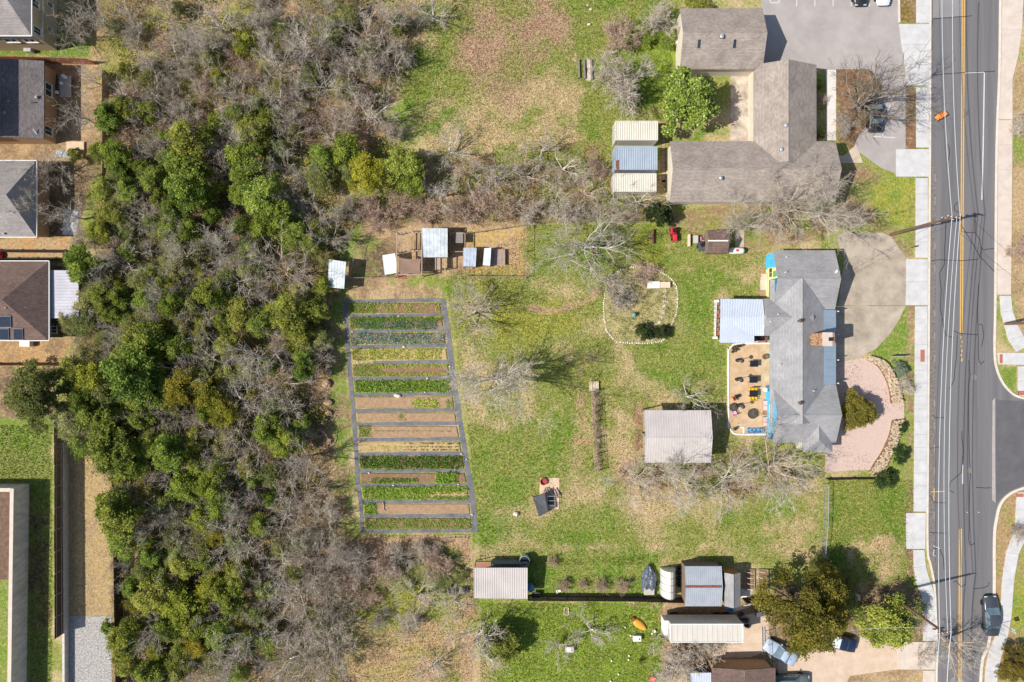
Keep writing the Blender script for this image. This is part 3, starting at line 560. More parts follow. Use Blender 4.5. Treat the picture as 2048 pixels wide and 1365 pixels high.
# --- the grey roofed main house with murals
b = thing('main_house', 'grey roofed house with blue and yellow mural walls beside the patio', 'house', (*W2(1605, 690), 0))
blue = mat('mural_blue', (72, 176, 222), (88, 190, 230), 1.5, .8); yelw = mat('mural_yellow', (226, 222, 130), (236, 232, 160), 1.2, .8); teal = mat('mural_teal', (60, 140, 170), (40, 96, 140), 2.5, .8)
wallc = mat('house_siding', (206, 206, 188), (214, 214, 198), 1, .8)
rN, loN, hiN = gable(b, ((1546, 501), (1670, 619)), 'x', 2.6, 4.15, greyx, wallc, .25, .12)
gable(b, ((1540, 560), (1650, 845)), 'y', 2.65, 4.25, greyy, wallc, .2, .12, ridge=1605, walls=False)
rS, loS, hiS = gable(b, ((1545, 770), (1672, 886)), 'x', 2.6, 4.15, greyx, wallc, .25, .12)
gable(b, ((1606, 850), (1665, 905)), 'y', 2.6, 3.55, greyy, wallc, .2, .12, hip=(1.6, 0), ridge=1638)
gable(b, ((1526, 598), (1620, 672)), 'x', 2.62, 3.75, greyx, wallc, .2, .1, ridge=635)
xw = W2(1541, 0, 1.3)[0] + .42; yt, yb = W2(0, 560, 1.3)[1], W2(0, 845, 1.3)[1]
w = MB().prism([(xw, yb), (xw + .16, yb), (xw + .16, yt), (xw, yt)], 0, 2.55); w.build('wall', blue, b)
xe = W2(1648, 0, 2)[0] - .2; MB().prism([(xe, yb), (xe + .16, yb), (xe + .16, yt), (xe, yt)], 0, 2.55).build('wall', wallc, b)
# mural on the two west gables
def mural(lo, hi, zr, cols):
    x = lo[0] - .012; y0, y1 = lo[1] + .02, hi[1] - .02; yc = (y0 + y1) / 2
    def top(y): return 2.5 + (zr - .3 - 2.5) * (1 - abs(y - yc) / ((y1 - y0) / 2))
    n = len(cols)
    for i, (a, c_, z0, mt) in enumerate(cols):
        ya, yb_ = y0 + (y1 - y0) * a, y0 + (y1 - y0) * c_; pts = [(ya, z0), (yb_, z0), (yb_, top(yb_))] + ([(yc, top(yc))] if ya < yc < yb_ else []) + [(ya, top(ya))]
        k = len(pts); xo = x - .004 * i
        m = MB().add([(xo, p, z) for p, z in pts] + [(lo[0] + .01, p, z) for p, z in pts], [tuple(range(k)), tuple(range(2 * k - 1, k - 1, -1))] + [(i2, k + i2, k + (i2 + 1) % k, (i2 + 1) % k) for i2 in range(k)])
        m.build('mural_panel', mt, b)
mural(loN, hiN, 4.1, [(0, .72, 0, yelw), (.72, 1, 0, blue), (.2, .52, 1.0, teal), (.55, .66, .8, mat('mural_green', (120, 176, 110), (90, 150, 120), 3, .8))])
mural(loS, hiS, 4.1, [(0, 1, 0, blue), (0, .12, 0, teal), (.9, 1, 0, teal)])
window(b, (loS[0] - .02, W2(0, 824, 2.4)[1], 2.2), 1.5, 1.1, 'w', yelw)
window(b, (loN[0] - .03, W2(0, 545, 2.2)[1], 1.7), 1.2, 1.2, 'w', yelw)
m = MB(); m.box((xw - .03, (yt + yb) / 2, 2.4), (.06, yt - yb - .1, .22)); m.build('fascia', yelw, b)
# covered metal verandah on the garden side
mroof = MB(); whitem = mat('white_metal_roof', (196, 204, 216), (210, 216, 226), .6, .4, metal=.15, spec=.5)
pr = W2(0, 634, 3.25)[1]
P1 = (W(1441, 598, 2.75), W(1525, 599, 2.75)); P2 = (W(1440, 686, 2.6), W(1508, 686, 2.6)); rA = (W(1441, 634, 3.25)); rB = (W(1529, 634, 3.25))
m = MB(); m.slab([P1[0], P1[1], rB, rA], .05); m.slab([P2[0], P2[1], W(1508, 672, 2.72), W(1528, 672, 2.72), rB, rA], .05); ver = m.build('verandah_roof', whitem, b)
m = MB(); quad_ribs(m, [P1[0], P1[1], rB, rA], 26, .035, .04); quad_ribs(m, [W(1440, 672, 2.72), W(1528, 672, 2.72), rB, rA], 26, .035, .04); quad_ribs(m, [P2[0], P2[1], W(1508, 672, 2.73), W(1440, 672, 2.73)], 20, .035, .04); m.build('rib', whitem, ver)
for x, y in ((1444, 602), (1444, 640), (1444, 682), (1505, 684)):
    c = W(x, y, 1.3); MB().box((c[0] + .1, c[1], 1.3), (.12, .12, 2.6)).build('post', trimw, b)
m = MB(); m.prism(wpx([(1434, 603), (1530, 603), (1530, 686), (1434, 676)]), 0, .28); m.build('verandah_deck', mat('deck_boards', (150, 106, 90), (176, 130, 112), 2, .9, stretch=(1, 6, 1)), b)
m = MB(); rl = [W(1433, 604, 1.0), W(1432, 640, 1.0), W(1431, 674, 1.0)]; m.tube(rl, .05, 5); m.tube([(p[0], p[1], .45) for p in rl], .04, 5)
for k in range(9): p = Vector(rl[0]).lerp(Vector(rl[2]), k / 8); m.box((p.x, p.y, .55), (.08, .08, .95))
m.build('railing', trimw, b)
for x, y in ((1433, 603), (1430, 676)):
    c = W(x, y, .6); MB().box((c[0], c[1], .6), (.3, .3, 1.2)).build('newel_post', trimw, b)
# blue front porch roof, chimney, stack pipes, dish
m = MB(); q = [W(1648, 620, 2.75), W(1672, 620, 2.5), W(1672, 770, 2.5), W(1648, 770, 2.75)]; m.slab(q, .07); pm = mat('blue_grey_metal', (142, 160, 176), (156, 172, 186), .6, .42, metal=.2, spec=.5); fr = m.build('porch_roof', pm, b)
m = MB(); quad_ribs(m, [q[1], q[2], q[3], q[0]], 9, .03, .03); m.build('rib', pm, fr)
for y in (624, 670, 720, 766):
    c = W(1670, y, 1.2); MB().box((c[0] - .15, c[1], 1.22), (.12, .12, 2.44)).build('post', trimw, b)
c = W(1653, 679, 5.2); stone = mat('chimney_stone', (148, 112, 86), (190, 152, 116), 4, .9, .03, bsc=8)
m = MB().box((c[0], c[1], 2.7), (1.7, 1.5, 5.4)); ch = m.build('chimney', stone, b); MB().box((c[0], c[1], 5.45), (1.15, 1.6, .12)).build('chimney_cap', conc_w, ch); MB().box((c[0] + .3, c[1], 5.6), (.4, .4, .25)).build('flue', mat('flue_black', (40, 38, 38)), ch)
m = MB()
for k in range(110): m.rock((c[0] - .8 + rng.uniform(-.35, .2), c[1] + rng.uniform(-.62, .62), rng.uniform(3.4, 5.3)), rng.uniform(.14, .26), rng)
o = m.build('facing_stone', stone, ch); o['kind'] = 'stuff'
for x, y, z, r in ((1599, 642, 4.3, .22), (1599, 806, 4.2, .22)):
    c = W(x, y, z); MB().lathe([(r * .6, -.4), (r * .6, .2), (r, .25), (r, .4), (r * .2, .5)], c, 12).build('roof_turbine', mat('rusty_vent', (60, 54, 50), (120, 90, 66), 8, .6), b)
for x, y, z in ((1559, 730, 3.3), (1626, 782, 3.6), (1572, 515, 3.0), (1555, 629, 3.5), (1540, 644, 3.5), (1570, 545, 3.9)):
    c = W(x, y, z); MB().lathe([(.05, -.3), (.05, .3), (.06, .32)], c, 8).build('vent_pipe', trimw, b)
c = W(1673, 544, 3.6); m = MB().lathe([(.02, 0), (.18, .03), (.34, .1), (.42, .17)], (0, 0, 0), 18); M_ = Matrix.Translation(c) @ Matrix.Rotation(R(28), 4, 'Y') @ Matrix.Rotation(R(20), 4, 'X')
m.v = [tuple(M_ @ Vector(v)) for v in m.v]; m.tube([c, (c[0] - .25, c[1] - .05, c[2] - .6)], .03, 6); m.build('satellite_dish', trimw, b, True)
m = MB(); c = W(1528, 570, .15); m.box((c[0], c[1], .15), (.9, 1.3, .3)); m.box((c[0] - .05, c[1] + 1.0, .3), (.5, .7, .6)); m.build('back_step', conc_w, b)
MB().prism(wpx([(1521, 572), (1545, 572), (1545, 594), (1521, 594)]), 0, .1).build('back_landing', mat('brick_landing', (150, 122, 104), (168, 140, 120), 4, .9), b)
# --- big metal barn
barnm = mat('beige_metal', (190, 181, 175), (206, 197, 191), .35, .5, metal=.1, spec=.4)
b = thing('metal_barn', 'open sided barn with ribbed beige metal roof on the lawn', 'barn', (*W2(1355, 872), 0))
gable(b, ((1289, 821), (1422, 926)), 'x', 3.0, 3.75, barnm, barnm, walls=False, ribs=26, th=.08)
m = MB(); x0, y0 = W2(1291, 822, 3); x1, y1 = W2(1420, 924, 3)
for (x, y) in ((x0, y0), (x1, y0), (x0, y1), (x1, y1), ((x0 + x1) / 2, y0), ((x0 + x1) / 2, y1), (x0, (y0 + y1) / 2), (x1, (y0 + y1) / 2)):
    MB().box((x + (.15 if x == x0 else -.15 if x == x1 else 0), y + (-.15 if y == y0 else .15 if y == y1 else 0), 1.45), (.14, .14, 2.9)).build('post', mat('steel_post', (120, 118, 116)), b)
MB().prism([(x1 - .12, y1 + .1), (x1 - .06, y1 + .1), (x1 - .06, y0 - .1), (x1 - .12, y0 - .1)], .0, 2.85).build('side_panel', barnm, b)
MB().prism([(x0 + .1, y1 + .1), (x1 - .1, y1 + .1), (x1 - .1, y1 + .16), (x0 + .1, y1 + .16)], .0, 2.85).build('side_panel', barnm, b)
MB().prism([(x0 + .3, y1 + .3), (x1 - .2, y1 + .3), (x1 - .2, y0 - .2), (x0 + .3, y0 - .2)], 0, .05).build('floor_slab', conc_o, b)
# --- three cargo containers
crm = mat('cream_container', (204, 198, 182), (216, 210, 196), .8, .55, spec=.4); blm = mat('grey_blue_container', (160, 172, 184), (176, 186, 196), .7, .5, metal=.15, spec=.4)
def container(box, mt, label, rust=False):
    (x0, y0), (x1, y1) = box; zt = 2.6; a = W2(x0, y1, zt); c = W2(x1, y0, zt)
    t = thing('cargo_container', label, 'container', ((a[0] + c[0]) / 2, (a[1] + c[1]) / 2, 0), 'cargo containers in a row')
    m = MB(); m.prism([(a[0] + .06, a[1] + .06), (c[0] - .06, a[1] + .06), (c[0] - .06, c[1] - .06), (a[0] + .06, c[1] - .06)], .12, zt - .06); m.build('body', mt, t)
    n = int((c[0] - a[0]) / .28); s = (c[0] - a[0] - .24) / n; r = MB(); w = MB()
    for k in range(n):
        x = a[0] + .12 + s * (k + .25)
        r.add([(x, a[1] + .08, zt - .06), (x + s * .5, a[1] + .08, zt - .06), (x + s * .5, c[1] - .08, zt - .06), (x, c[1] - .08, zt - .06), (x + s * .1, a[1] + .1, zt - .015), (x + s * .4, a[1] + .1, zt - .015), (x + s * .4, c[1] - .1, zt - .015), (x + s * .1, c[1] - .1, zt - .015)], [(4, 5, 6, 7), (0, 4, 7, 3), (1, 2, 6, 5), (0, 1, 5, 4), (2, 3, 7, 6)])
        for y, sg in ((a[1] + .06, -1), (c[1] - .06, 1)): w.add([(x, y, .2), (x + s * .5, y, .2), (x + s * .5, y, zt - .12), (x, y, zt - .12), (x + s * .1, y + sg * .05, .2), (x + s * .4, y + sg * .05, .2), (x + s * .4, y + sg * .05, zt - .12), (x + s * .1, y + sg * .05, zt - .12)], [(4, 5, 6, 7), (0, 4, 7, 3), (1, 2, 6, 5), (0, 1, 5, 4), (2, 3, 7, 6)])
    r.build('roof_corrugation', mt, t); w.build('wall_corrugation', mt, t)
    f = MB()
    for z in (.08, zt - .05): f.prism([(a[0], a[1]), (c[0], a[1]), (c[0], a[1] + .07), (a[0], a[1] + .07)], z - .08, z + .05); f.prism([(a[0], c[1] - .07), (c[0], c[1] - .07), (c[0], c[1]), (a[0], c[1])], z - .08, z + .05); f.prism([(a[0], a[1] + .07), (a[0] + .09, a[1] + .07), (a[0] + .09, c[1] - .07), (a[0], c[1] - .07)], z - .08, z + .05); f.prism([(c[0] - .09, a[1] + .07), (c[0], a[1] + .07), (c[0], c[1] - .07), (c[0] - .09, c[1] - .07)], z - .08, z + .05)
    f.build('frame', mt, t)
    for (x, y) in ((a[0] + .09, a[1] + .09), (c[0] - .09, a[1] + .09), (a[0] + .09, c[1] - .09), (c[0] - .09, c[1] - .09)): MB().box((x, y, zt / 2), (.17, .17, zt + .03)).build('corner_post', mt, t)
    for s_y in (.27, .73):
        d = MB().box((a[0] - .012, a[1] + (c[1] - a[1]) * s_y, 1.3), (.05, (c[1] - a[1]) * .42, 2.2)).build('door', mt, t)
        for q in (-.15, .15): MB().tube([(a[0] - .06, a[1] + (c[1] - a[1]) * s_y + q, .25), (a[0] - .06, a[1] + (c[1] - a[1]) * s_y + q, 2.4)], .025, 6).build('lock_rod', galv, d)
    if rust:
        p = wpx([(1231, 322), (1238, 320), (1238, 340), (1232, 342)], zt); MB().prism(p, zt - .03, zt + .012).build('rust_patch', mat('rust', (110, 62, 50), (140, 96, 80), 5, .9), t)
container(((1231, 242), (1316, 281)), crm, 'cream cargo container nearest the empty field, topmost of three')
container(((1230, 293), (1315, 340)), blm, 'grey blue cargo container with rust patch, between two cream containers', True)
container(((1228, 347), (1313, 384)), crm, 'cream cargo container lowest of three, beneath bare twigs')
# --- left-hand houses
beige = mat('beige_siding', (176, 158, 128), (188, 170, 140), .8, .85, stretch=(1, 1, 8)); bri = mat('tan_brick', (168, 134, 100), (188, 154, 118), 5, .9)
greyroofL = shingle_mat('pale_grey_shingle', (150, 142, 138), (166, 158, 152), (116, 110, 106), 'x', .15, .3); darkroof = shingle_mat('slate_shingle', (106, 98, 98), (130, 122, 120), (92, 86, 84), 'y', .15, .3); brownx = shingle_mat('brown_shingle_rows_x', (112, 92, 84), (132, 110, 100), (90, 76, 70), 'x', .15, .3)
def hip_corner(root, ex, y0, y1, ze, zr, apex_x, rmat, wmat, oh=.35, left=-78.0, z0=0):
    """hip roof whose right end is in view: eave line ex, eaves y0..y1 (px), ridge running off to the left"""
    b_ = W2(ex, y0, ze); a_ = W2(ex, y1, ze); ax = W2(apex_x, (y0 + y1) / 2, zr)[0]; yc = (a_[1] + b_[1]) / 2
    A, B, D, E = (left, a_[1], ze), (b_[0], a_[1], ze), (b_[0], b_[1], ze), (left, b_[1], ze); r0, r1 = (left, yc, zr), (ax, yc, zr)
    m = MB(); m.slab([A, B, r1, r0], .14); m.slab([D, E, r0, r1], .14); m.slab([B, D, r1], .14); rf = m.build('roof', rmat, root)
    g = MB(); g.box(((left + b_[0]) / 2, a_[1] - .05, ze - .08), (b_[0] - left + .1, .1, .14)); g.box(((left + b_[0]) / 2, b_[1] + .05, ze - .08), (b_[0] - left + .1, .1, .14)); g.box((b_[0] + .05, yc, ze - .08), (.1, b_[1] - a_[1], .14)); g.build('gutter', trimw, root)
    w = MB(); x1 = b_[0] - oh; w.prism([(left + .3, a_[1] + oh), (x1, a_[1] + oh), (x1, b_[1] - oh), (left + .3, b_[1] - oh)], z0, ze - .1); w.build('wall', wmat, root)
    return x1, a_[1] + oh, b_[1] - oh
h = thing('suburban_house', 'beige two storey house at the top left corner, grey hip roof', 'house', (-62, 38, 0))
x1, ya, yb_ = hip_corner(h, 62, -160, 71, 5.0, 7.4, -30, greyroofL, beige, oh=.3)
for y, z, w_, hh in ((62, 3.6, .9, 1.3), (8, 3.9, 1.0, 1.2)): window(h, (x1, W2(0, y, z)[1], z), w_, hh, 'e')
for y, z in ((60, 1.3), (10, 1.3)): window(h, (x1, W2(0, y, z)[1], z), .6, 1.0, 'e')
for x, z, w_ in ((22, 3.0, 1.6), (60, 3.0, 1.4)): window(h, (W2(x, 0, z)[0], ya, z), w_, .9, 's')
MB().box((x1 + .03, (ya + yb_) / 2, 2.6), (.06, yb_ - ya, .16)).build('trim_band', trimw, h)
MB().box((x1 + .03, ya + .06, 2.4), (.08, .14, 4.8)).build('corner_trim', mat('beige_trim', (196, 182, 156)), h)
c = W(63, 102, 0); solo('condenser_unit', MB().bbox((c[0], c[1], .4), (.9, .8, .8)), mat('unit_grey', (176, 172, 168)), 'grey condenser unit on grass under the beige two storey house', 'air conditioner')
h = thing('suburban_house', 'slate grey gable house with tan brick wall above the bare dirt yard', 'house', (-62, 30, 0))
gable(h, ((-90, 122), (88, 278)), 'y', 2.9, 3.6, darkroof, bri, .45, .2, ridge=0)
x0b = -71.0; MB().prism([(x0b, W2(0, 276, 4)[1]), (-62.1, W2(0, 276, 4)[1]), (-62.1, W2(0, 122, 4)[1]), (x0b, W2(0, 122, 4)[1])], 3.0, 6.4).build('added_shade_block', beige, h)  # unseen taller mass, added out of view to cast shade over the slate roof
MB().slab([(x0b - .3, W2(0, 280, 4)[1], 6.5), (-61.9, W2(0, 280, 4)[1], 6.5), (-61.9, W2(0, 118, 4)[1], 6.5), (x0b - .3, W2(0, 118, 4)[1], 6.5)], .12).build('added_shade_block_top', darkroof, h)  # top of the added shade caster, also out of view
for x, y, z in ((7, 162, 3.4), (10, 226, 3.4), (73, 195, 3.15)):
    c = W(x, y, z); MB().bbox((c[0], c[1], z + .05), (.3, .36, .22)).build('roof_vent', mat('box_vent', (150, 146, 142), (170, 165, 160), 4, .6), h)
for x, y, z in ((20, 204, 3.4), (63, 206, 3.2)): vent(h, x, y, z, .07, .45, name='vent_pipe')
xe_ = W2(88, 0, 2.9)[0] - .47
window(h, (xe_, W2(0, 262, 1.5)[1], 1.5), 1.1, 1.4, 'e'); window(h, (xe_, W2(0, 180, 1.5)[1], 1.5), 1.6, 1.2, 'e')
c = W(72, 268, 3.2); MB().tube([(c[0], c[1], 3.0), (c[0] - .2, c[1] + .5, 3.4)], .05, 6).build('antenna', trimw, h)
h = thing('suburban_house', 'pale grey hip roofed house half hidden by bare trees at the left edge', 'house', (-64, 17, 0))
x1, ya, yb_ = hip_corner(h, 72, 322, 474, 2.9, 5.2, 12, greyroofL, bri)
for x, y, z in ((28, 426, 4.0), (15, 446, 3.4), (10, 468, 3.05)): vent(h, x, y, z, .12, .3)
h = thing('suburban_house', 'brown hip roofed house with solar panels and a pale metal patio cover', 'house', (-62, 5, 0))
x1, ya, yb_ = hip_corner(h, 97, 523, 681, 2.9, 5.2, 4, brownx, mat('green_grey_siding', (92, 92, 86), (102, 102, 96), 1, .85, stretch=(1, 1, 8)))
window(h, (x1, W2(0, 660, 1.5)[1], 1.5), .9, 1.1, 'e')
for x, y, z in ((25, 574, 4.0), (39, 590, 4.0), (53, 615, 3.8), (30, 601, 4.3), (14, 616, 4.6)): vent(h, x, y, z, .12, .3, mat('box_vent', (0, 0, 0)))
yr_ = W2(0, 602, 5.2)[1]; ye_ = W2(0, 681, 2.9)[1]
for (xa, ya_, xb, yb2) in ((-25, 633, 21, 655), (-25, 658, 17, 680), (27, 658, 45, 680)):
    P = []
    for (x, y) in ((xa, yb2), (xb - 3 + 4, yb2), (xb, ya_), (xa, ya_)):
        z = 3.4
        for _ in range(6): wy = W2(x, y, z)[1]; z = 2.9 + 2.3 * (wy - ye_) / (yr_ - ye_) + .1
        P.append(W(x, y, z))
    o = MB().slab(P, .06).build('solar_panel', mat('solar_cell', (38, 44, 56), (46, 54, 68), 2, .2, spec=.6), h)
    fr_ = MB(); Q = P + [P[0]]
    for i in range(4): fr_.tube([Q[i], Q[i + 1]], .03, 4)
    fr_.build('panel_frame', galv, o)
pm2 = mat('patio_cover', (170, 168, 176), (188, 186, 194), .6, .55, metal=.1)
q = [W(100, 637, 2.5), W(157, 637, 2.4), W(157, 541, 2.4), W(100, 541, 2.55)]; o = MB().slab(q, .06).build('patio_cover', pm2, h)
m = MB(); quad_ribs(m, [q[1], q[2], q[3], q[0]], 16, .03, .03); m.build('rib', pm2, o)
for y in (545, 633): c = W(155, y, 1.2); MB().box((c[0] - .1, c[1], 1.2), (.1, .1, 2.4)).build('post', trimw, h)
c = W(58, 688, 0); solo('condenser_unit', MB().bbox((c[0], c[1], .4), (1.3, .7, .8)), trimw, 'white condenser unit on dirt below the brown hip roofed house', 'air conditioner')
# --- walled enclosure at the bottom left
wc = mat('weathered_concrete', (172, 166, 158), (214, 208, 200), 1.4, .9, .004, bsc=10, stretch=(1.5, 1.5, .5), detail=8)
e = thing('walled_enclosure', 'weathered grey walled enclosure with pale coping at the bottom left', 'wall', (*W2(30, 1180), 0))
P = [W2(59, 968), W2(51, 1560)]; hgt = 2.7; th = .3
for nm, pl in (('side_wall', [P[0], P[1]]), ('end_wall', [(P[0][0] - th, P[0][1]), (-80, P[0][1])])):
    a, c = Vector(pl[0]), Vector(pl[1]); d = (c - a).normalized(); nn = Vector((-d.y, d.x)) * th
    if nm == 'end_wall': nn = Vector((0, -th))
    else: nn = Vector((-th, 0))
    pts = [a, c, c + nn, a + nn]; MB().prism([(p.x, p.y) for p in pts], 0, hgt).build(nm, wc, e)
    k = MB().prism([(p.x, p.y) for p in [a + nn * -.2, c + nn * -.2, c + nn * 1.3, a + nn * 1.3]], hgt, hgt + .09 + (.01 if nm == 'end_wall' else 0)); k.build('coping', mat('coping', (206, 188, 172), (220, 204, 190), 2, .9), e)
struct('enclosure_floor', MB().prism([(P[0][0] - .4, P[0][1] - .4), (-80, P[0][1] - .4), (-80, W2(0, 1160)[1]), (W2(54, 0)[0] - .5, W2(0, 1160)[1])], -.1, .015), mat('mulch', (96, 76, 64), (130, 104, 86), 2, .95, .03, bsc=12))
# --- small sheds
def shed(label, box, axis, ze, zr, rmat, wmat, name='shed', ribs=0, **k):
    t = thing(name, label, 'shed', (*W2((box[0][0] + box[1][0]) / 2, (box[0][1] + box[1][1]) / 2), 0)); gable(t, box, axis, ze, zr, rmat, wmat, .12, .1, ribs=ribs, th=.07, **k); return t
t = thing('shed', 'long shed with flat ribbed beige roof by the dark fence', 'shed', (*W2(1000, 1166), 0))
q = [W(948, 1197, 2.3), W(1055, 1198, 2.3), W(1055, 1136, 2.8), W(948, 1136, 2.8)]; o = MB().slab(q, .07).build('roof', barnm, t); m = MB(); quad_ribs(m, q, 24, .04, .05); m.build('rib', barnm, o)
wl = MB(); a = W2(950, 1195, 2.3); c = W2(1053, 1138, 2.8); dg = mat('grey_green_wall', (96, 106, 106), (110, 120, 120), 1, .8)
wl.hexa([(a[0] + .3, a[1] + .2, 0), (c[0] - .1, a[1] + .2, 0), (c[0] - .1, c[1] - .9, 0), (a[0] + .3, c[1] - .9, 0)], [(a[0] + .3, a[1] + .2, 2.22), (c[0] - .1, a[1] + .2, 2.22), (c[0] - .1, c[1] - .9, 2.55), (a[0] + .3, c[1] - .9, 2.55)]); wl.build('wall', dg, t)
MB().prism(wpx([(985, 1122), (1052, 1122), (1052, 1138), (985, 1138)], .15), 0, .15).build('porch_slab', mat('slab_grey', (126, 130, 122), (140, 144, 136), 2, .9), t)
MB().prism(wpx([(953, 1124), (982, 1124), (982, 1138), (953, 1138)], .2), 0, .2).build('wood_deck', mat('deck_boards', (0, 0, 0)), t)
for x in (951, 983, 1052): c = W(x, 1128, 1.3); MB().box((c[0], c[1], 1.3), (.09, .09, 2.6)).build('porch_post', dg, t)
m = MB(); m.box((W2(1020, 0, 0)[0], W2(0, 1119, 0)[1], .9), (4.3, .08, 1.7)); m.build('porch_screen', dg, t)
rt = mat('rusty_corrugated', (164, 170, 178), (184, 188, 194), .7, .5, metal=.25, spec=.4, detail=8)
t = shed('shed with corrugated grey roof and a rusty ridge beside the hoop greenhouse', ((1370, 1133), (1443, 1213)), 'x', 2.4, 2.9, rt, mat('shed_wood', (120, 104, 90), (140, 122, 106), 2, .9, stretch=(4, 4, .5)), ribs=18)
m = MB(); c0 = W(1370, 1174, 2.97); c1 = W(1443, 1174, 2.97); m.box(((c0[0] + c1[0]) / 2, c0[1], 2.95), (c1[0] - c0[0], .22, .03)); m.build('rusty_ridge', mat('rust', (0, 0, 0)), t)
t = shed('small shed with grey shingle gable roof and ochre wall next to the rusty ridge shed', ((1449, 1146), (1481, 1213)), 'y', 2.3, 2.9, greyy, mat('ochre_panel', (150, 116, 74), (164, 130, 88), 1.5, .85), ridge=1467)
t = shed('little brown shingled shed with a pale ridge beside the propane tank', ((1415, 460), (1456, 507)), 'x', 2.0, 2.7, shingle_mat('worn_brown_shingle', (112, 92, 84), (136, 112, 100), (80, 66, 60), 'x', .2, .3), mat('shed_wood', (0, 0, 0)), ridge=482)
m = MB(); a = W(1416, 482, 2.72); c = W(1456, 482, 2.72); m.box(((a[0] + c[0]) / 2, a[1], 2.74), (c[0] - a[0], .16, .05)); m.build('pale_ridge', trimw, t)
t = thing('suburban_house', 'brown roofed house cut by the bottom edge beside a parked car', 'house', (*W2(1470, 1400), 0))
gable(t, ((1424, 1336), (1551, 1460)), 'y', 2.9, 3.4, brownx, bri, .3, .2, ridge=1490)
t = thing('shed', 'shed with white metal roof cut by the bottom edge under a bare bush', 'shed', (*W2(1402, 1370), 0))
q = [W(1382, 1400, 2.2), W(1422, 1400, 2.2), W(1422, 1346, 2.4), W(1382, 1346, 2.4)]; o = MB().slab(q, .06).build('roof', mat('white_metal_roof', (0, 0, 0)), t); m = MB(); quad_ribs(m, q, 8, .03, .04); m.build('rib', MATS['white_metal_roof'], o)
a = W2(1384, 1398, 2.2); c = W2(1420, 1348, 2.3); MB().prism([(a[0], a[1]), (c[0], a[1]), (c[0], c[1] - .1), (a[0], c[1] - .1)], 0, 2.15).build('wall', dg, t)
# --- box trailer
t = thing('box_trailer', 'long cream box trailer with a white ladder end beside the sandy drive', 'trailer', (*W2(1410, 1250), 0))
zt = 3.7; a = W2(1341, 1285, zt); c = W2(1486, 1248, zt); tm = mat('trailer_cream', (200, 192, 180), (212, 205, 194), .8, .5, stretch=(3, .4, 1), detail=6)
MB().prism([(a[0], a[1]), (c[0], a[1]), (c[0], c[1]), (a[0], c[1])], 1.0, zt).build('box', tm, t)
m = MB()
for k in range(15): x = a[0] + .15 + (c[0] - a[0] - .3) * k / 14; m.box((x, (a[1] + c[1]) / 2, zt + .015), (.06, c[1] - a[1] - .1, .03)); m.box((x, c[1] + .015, 2.4), (.06, .03, 2.5))
m.build('rib', tm, t)
m = MB()
for y in (a[1] + .03, c[1] - .03): m.box(((a[0] + c[0]) / 2, y, zt + .02), (c[0] - a[0] + .06, .1, .1))
for x in (a[0] + .03, c[0] - .03): m.box((x, (a[1] + c[1]) / 2, zt + .025), (.1, c[1] - a[1] - .12, .1))
m.build('edge_rail', trimw, t)
m = MB(); xx = a[0] - .35
for y in (a[1] + .5, a[1] + 1.0): m.tube([(xx, y, .5), (xx, y, 3.3)], .03, 5)
for k in range(9): m.tube([(xx, a[1] + .5, .6 + k * .32), (xx, a[1] + 1.0, .6 + k * .32)], .025, 5)
m.build('ladder', trimw, t)
MB().bbox((a[0] - .28, (a[1] + c[1]) / 2 + .2, 1.9), (.5, (c[1] - a[1]) * .8, 1.7)).build('end_unit', trimw, t)
for x in (c[0] - 1.0, c[0] - 2.1, a[0] + 1.2):
    for y in (a[1] + .15, c[1] - .15):
        m = MB(); prof = [(.2, -.12), (.48, -.11), (.5, 0), (.48, .11), (.2, .12)]; m.lathe(prof, (0, 0, 0), 16); m.v = [(x + v[0], y + v[2], .5 + v[1]) for v in m.v]; w_ = m.build('wheel', mat('tyre_rubber', (34, 34, 36), (44, 44, 46), 8, .9), t)
MB().prism([(a[0] + .2, a[1] + .3), (c[0] - .1, a[1] + .3), (c[0] - .1, c[1] - .3), (a[0] + .2, c[1] - .3)], .75, 1.02).build('chassis', mat('chassis_black', (40, 38, 38)), t)
# ---------------------------------------------------------------- the vegetable garden
fabric = mat('weed_fabric', (90, 94, 106), (132, 127, 124), .9, .8, .01, bsc=8, detail=8)
soilA = mat('tan_soil', (150, 120, 92), (180, 150, 118), 3, .95, .04, bsc=10, detail=8); soilB = mat('straw_soil', (170, 144, 98), (198, 172, 122), 4, .95, .04, bsc=12, detail=8); soilC = mat('brown_soil', (126, 98, 74), (154, 124, 96), 3, .95, .04, bsc=10, detail=8)
leaf_mat('crop_leaf', .55, .25, .3, .05); leaf_mat('leaf')
YL = [(604, 691), (690, 696), (760, 701), (830, 708), (900, 712), (970, 716), (1010, 722), (1066, 725)]
YR = [(596, 886), (690, 899), (760, 907), (830, 918), (900, 929), (970, 941), (1010, 946), (1066, 951)]
def gxl(y): return float(np.interp(y, [p[0] for p in YL], [p[1] for p in YL]))
def gxr(y): return float(np.interp(y, [p[0] for p in YR], [p[1] for p in YR]))
gf = empty('weed_fabric', (*W2(810, 830), 0)); tag(gf, 'blue grey weed fabric strips laid around and between the garden beds', 'fabric')
wig = lambda a: a + rng.uniform(-.6, .6)
for nm, fx, wdt in (('border_strip', gxl, 8), ('border_strip', gxr, 10)):
    l_ = []; r_ = []
    for k in range(24): y = 599 + k * 20.2; x = fx(y); l_.append(W2(wig(x - wdt / 2), y)); r_.append(W2(wig(x + wdt / 2), y))
    band(MB(), l_, r_, -.05, .02).build(nm, fabric, gf)
SY = [602, 631, 662, 693, 725, 757, 789, 821, 848, 879, 908, 942, 970, 1003, 1032, 1062]
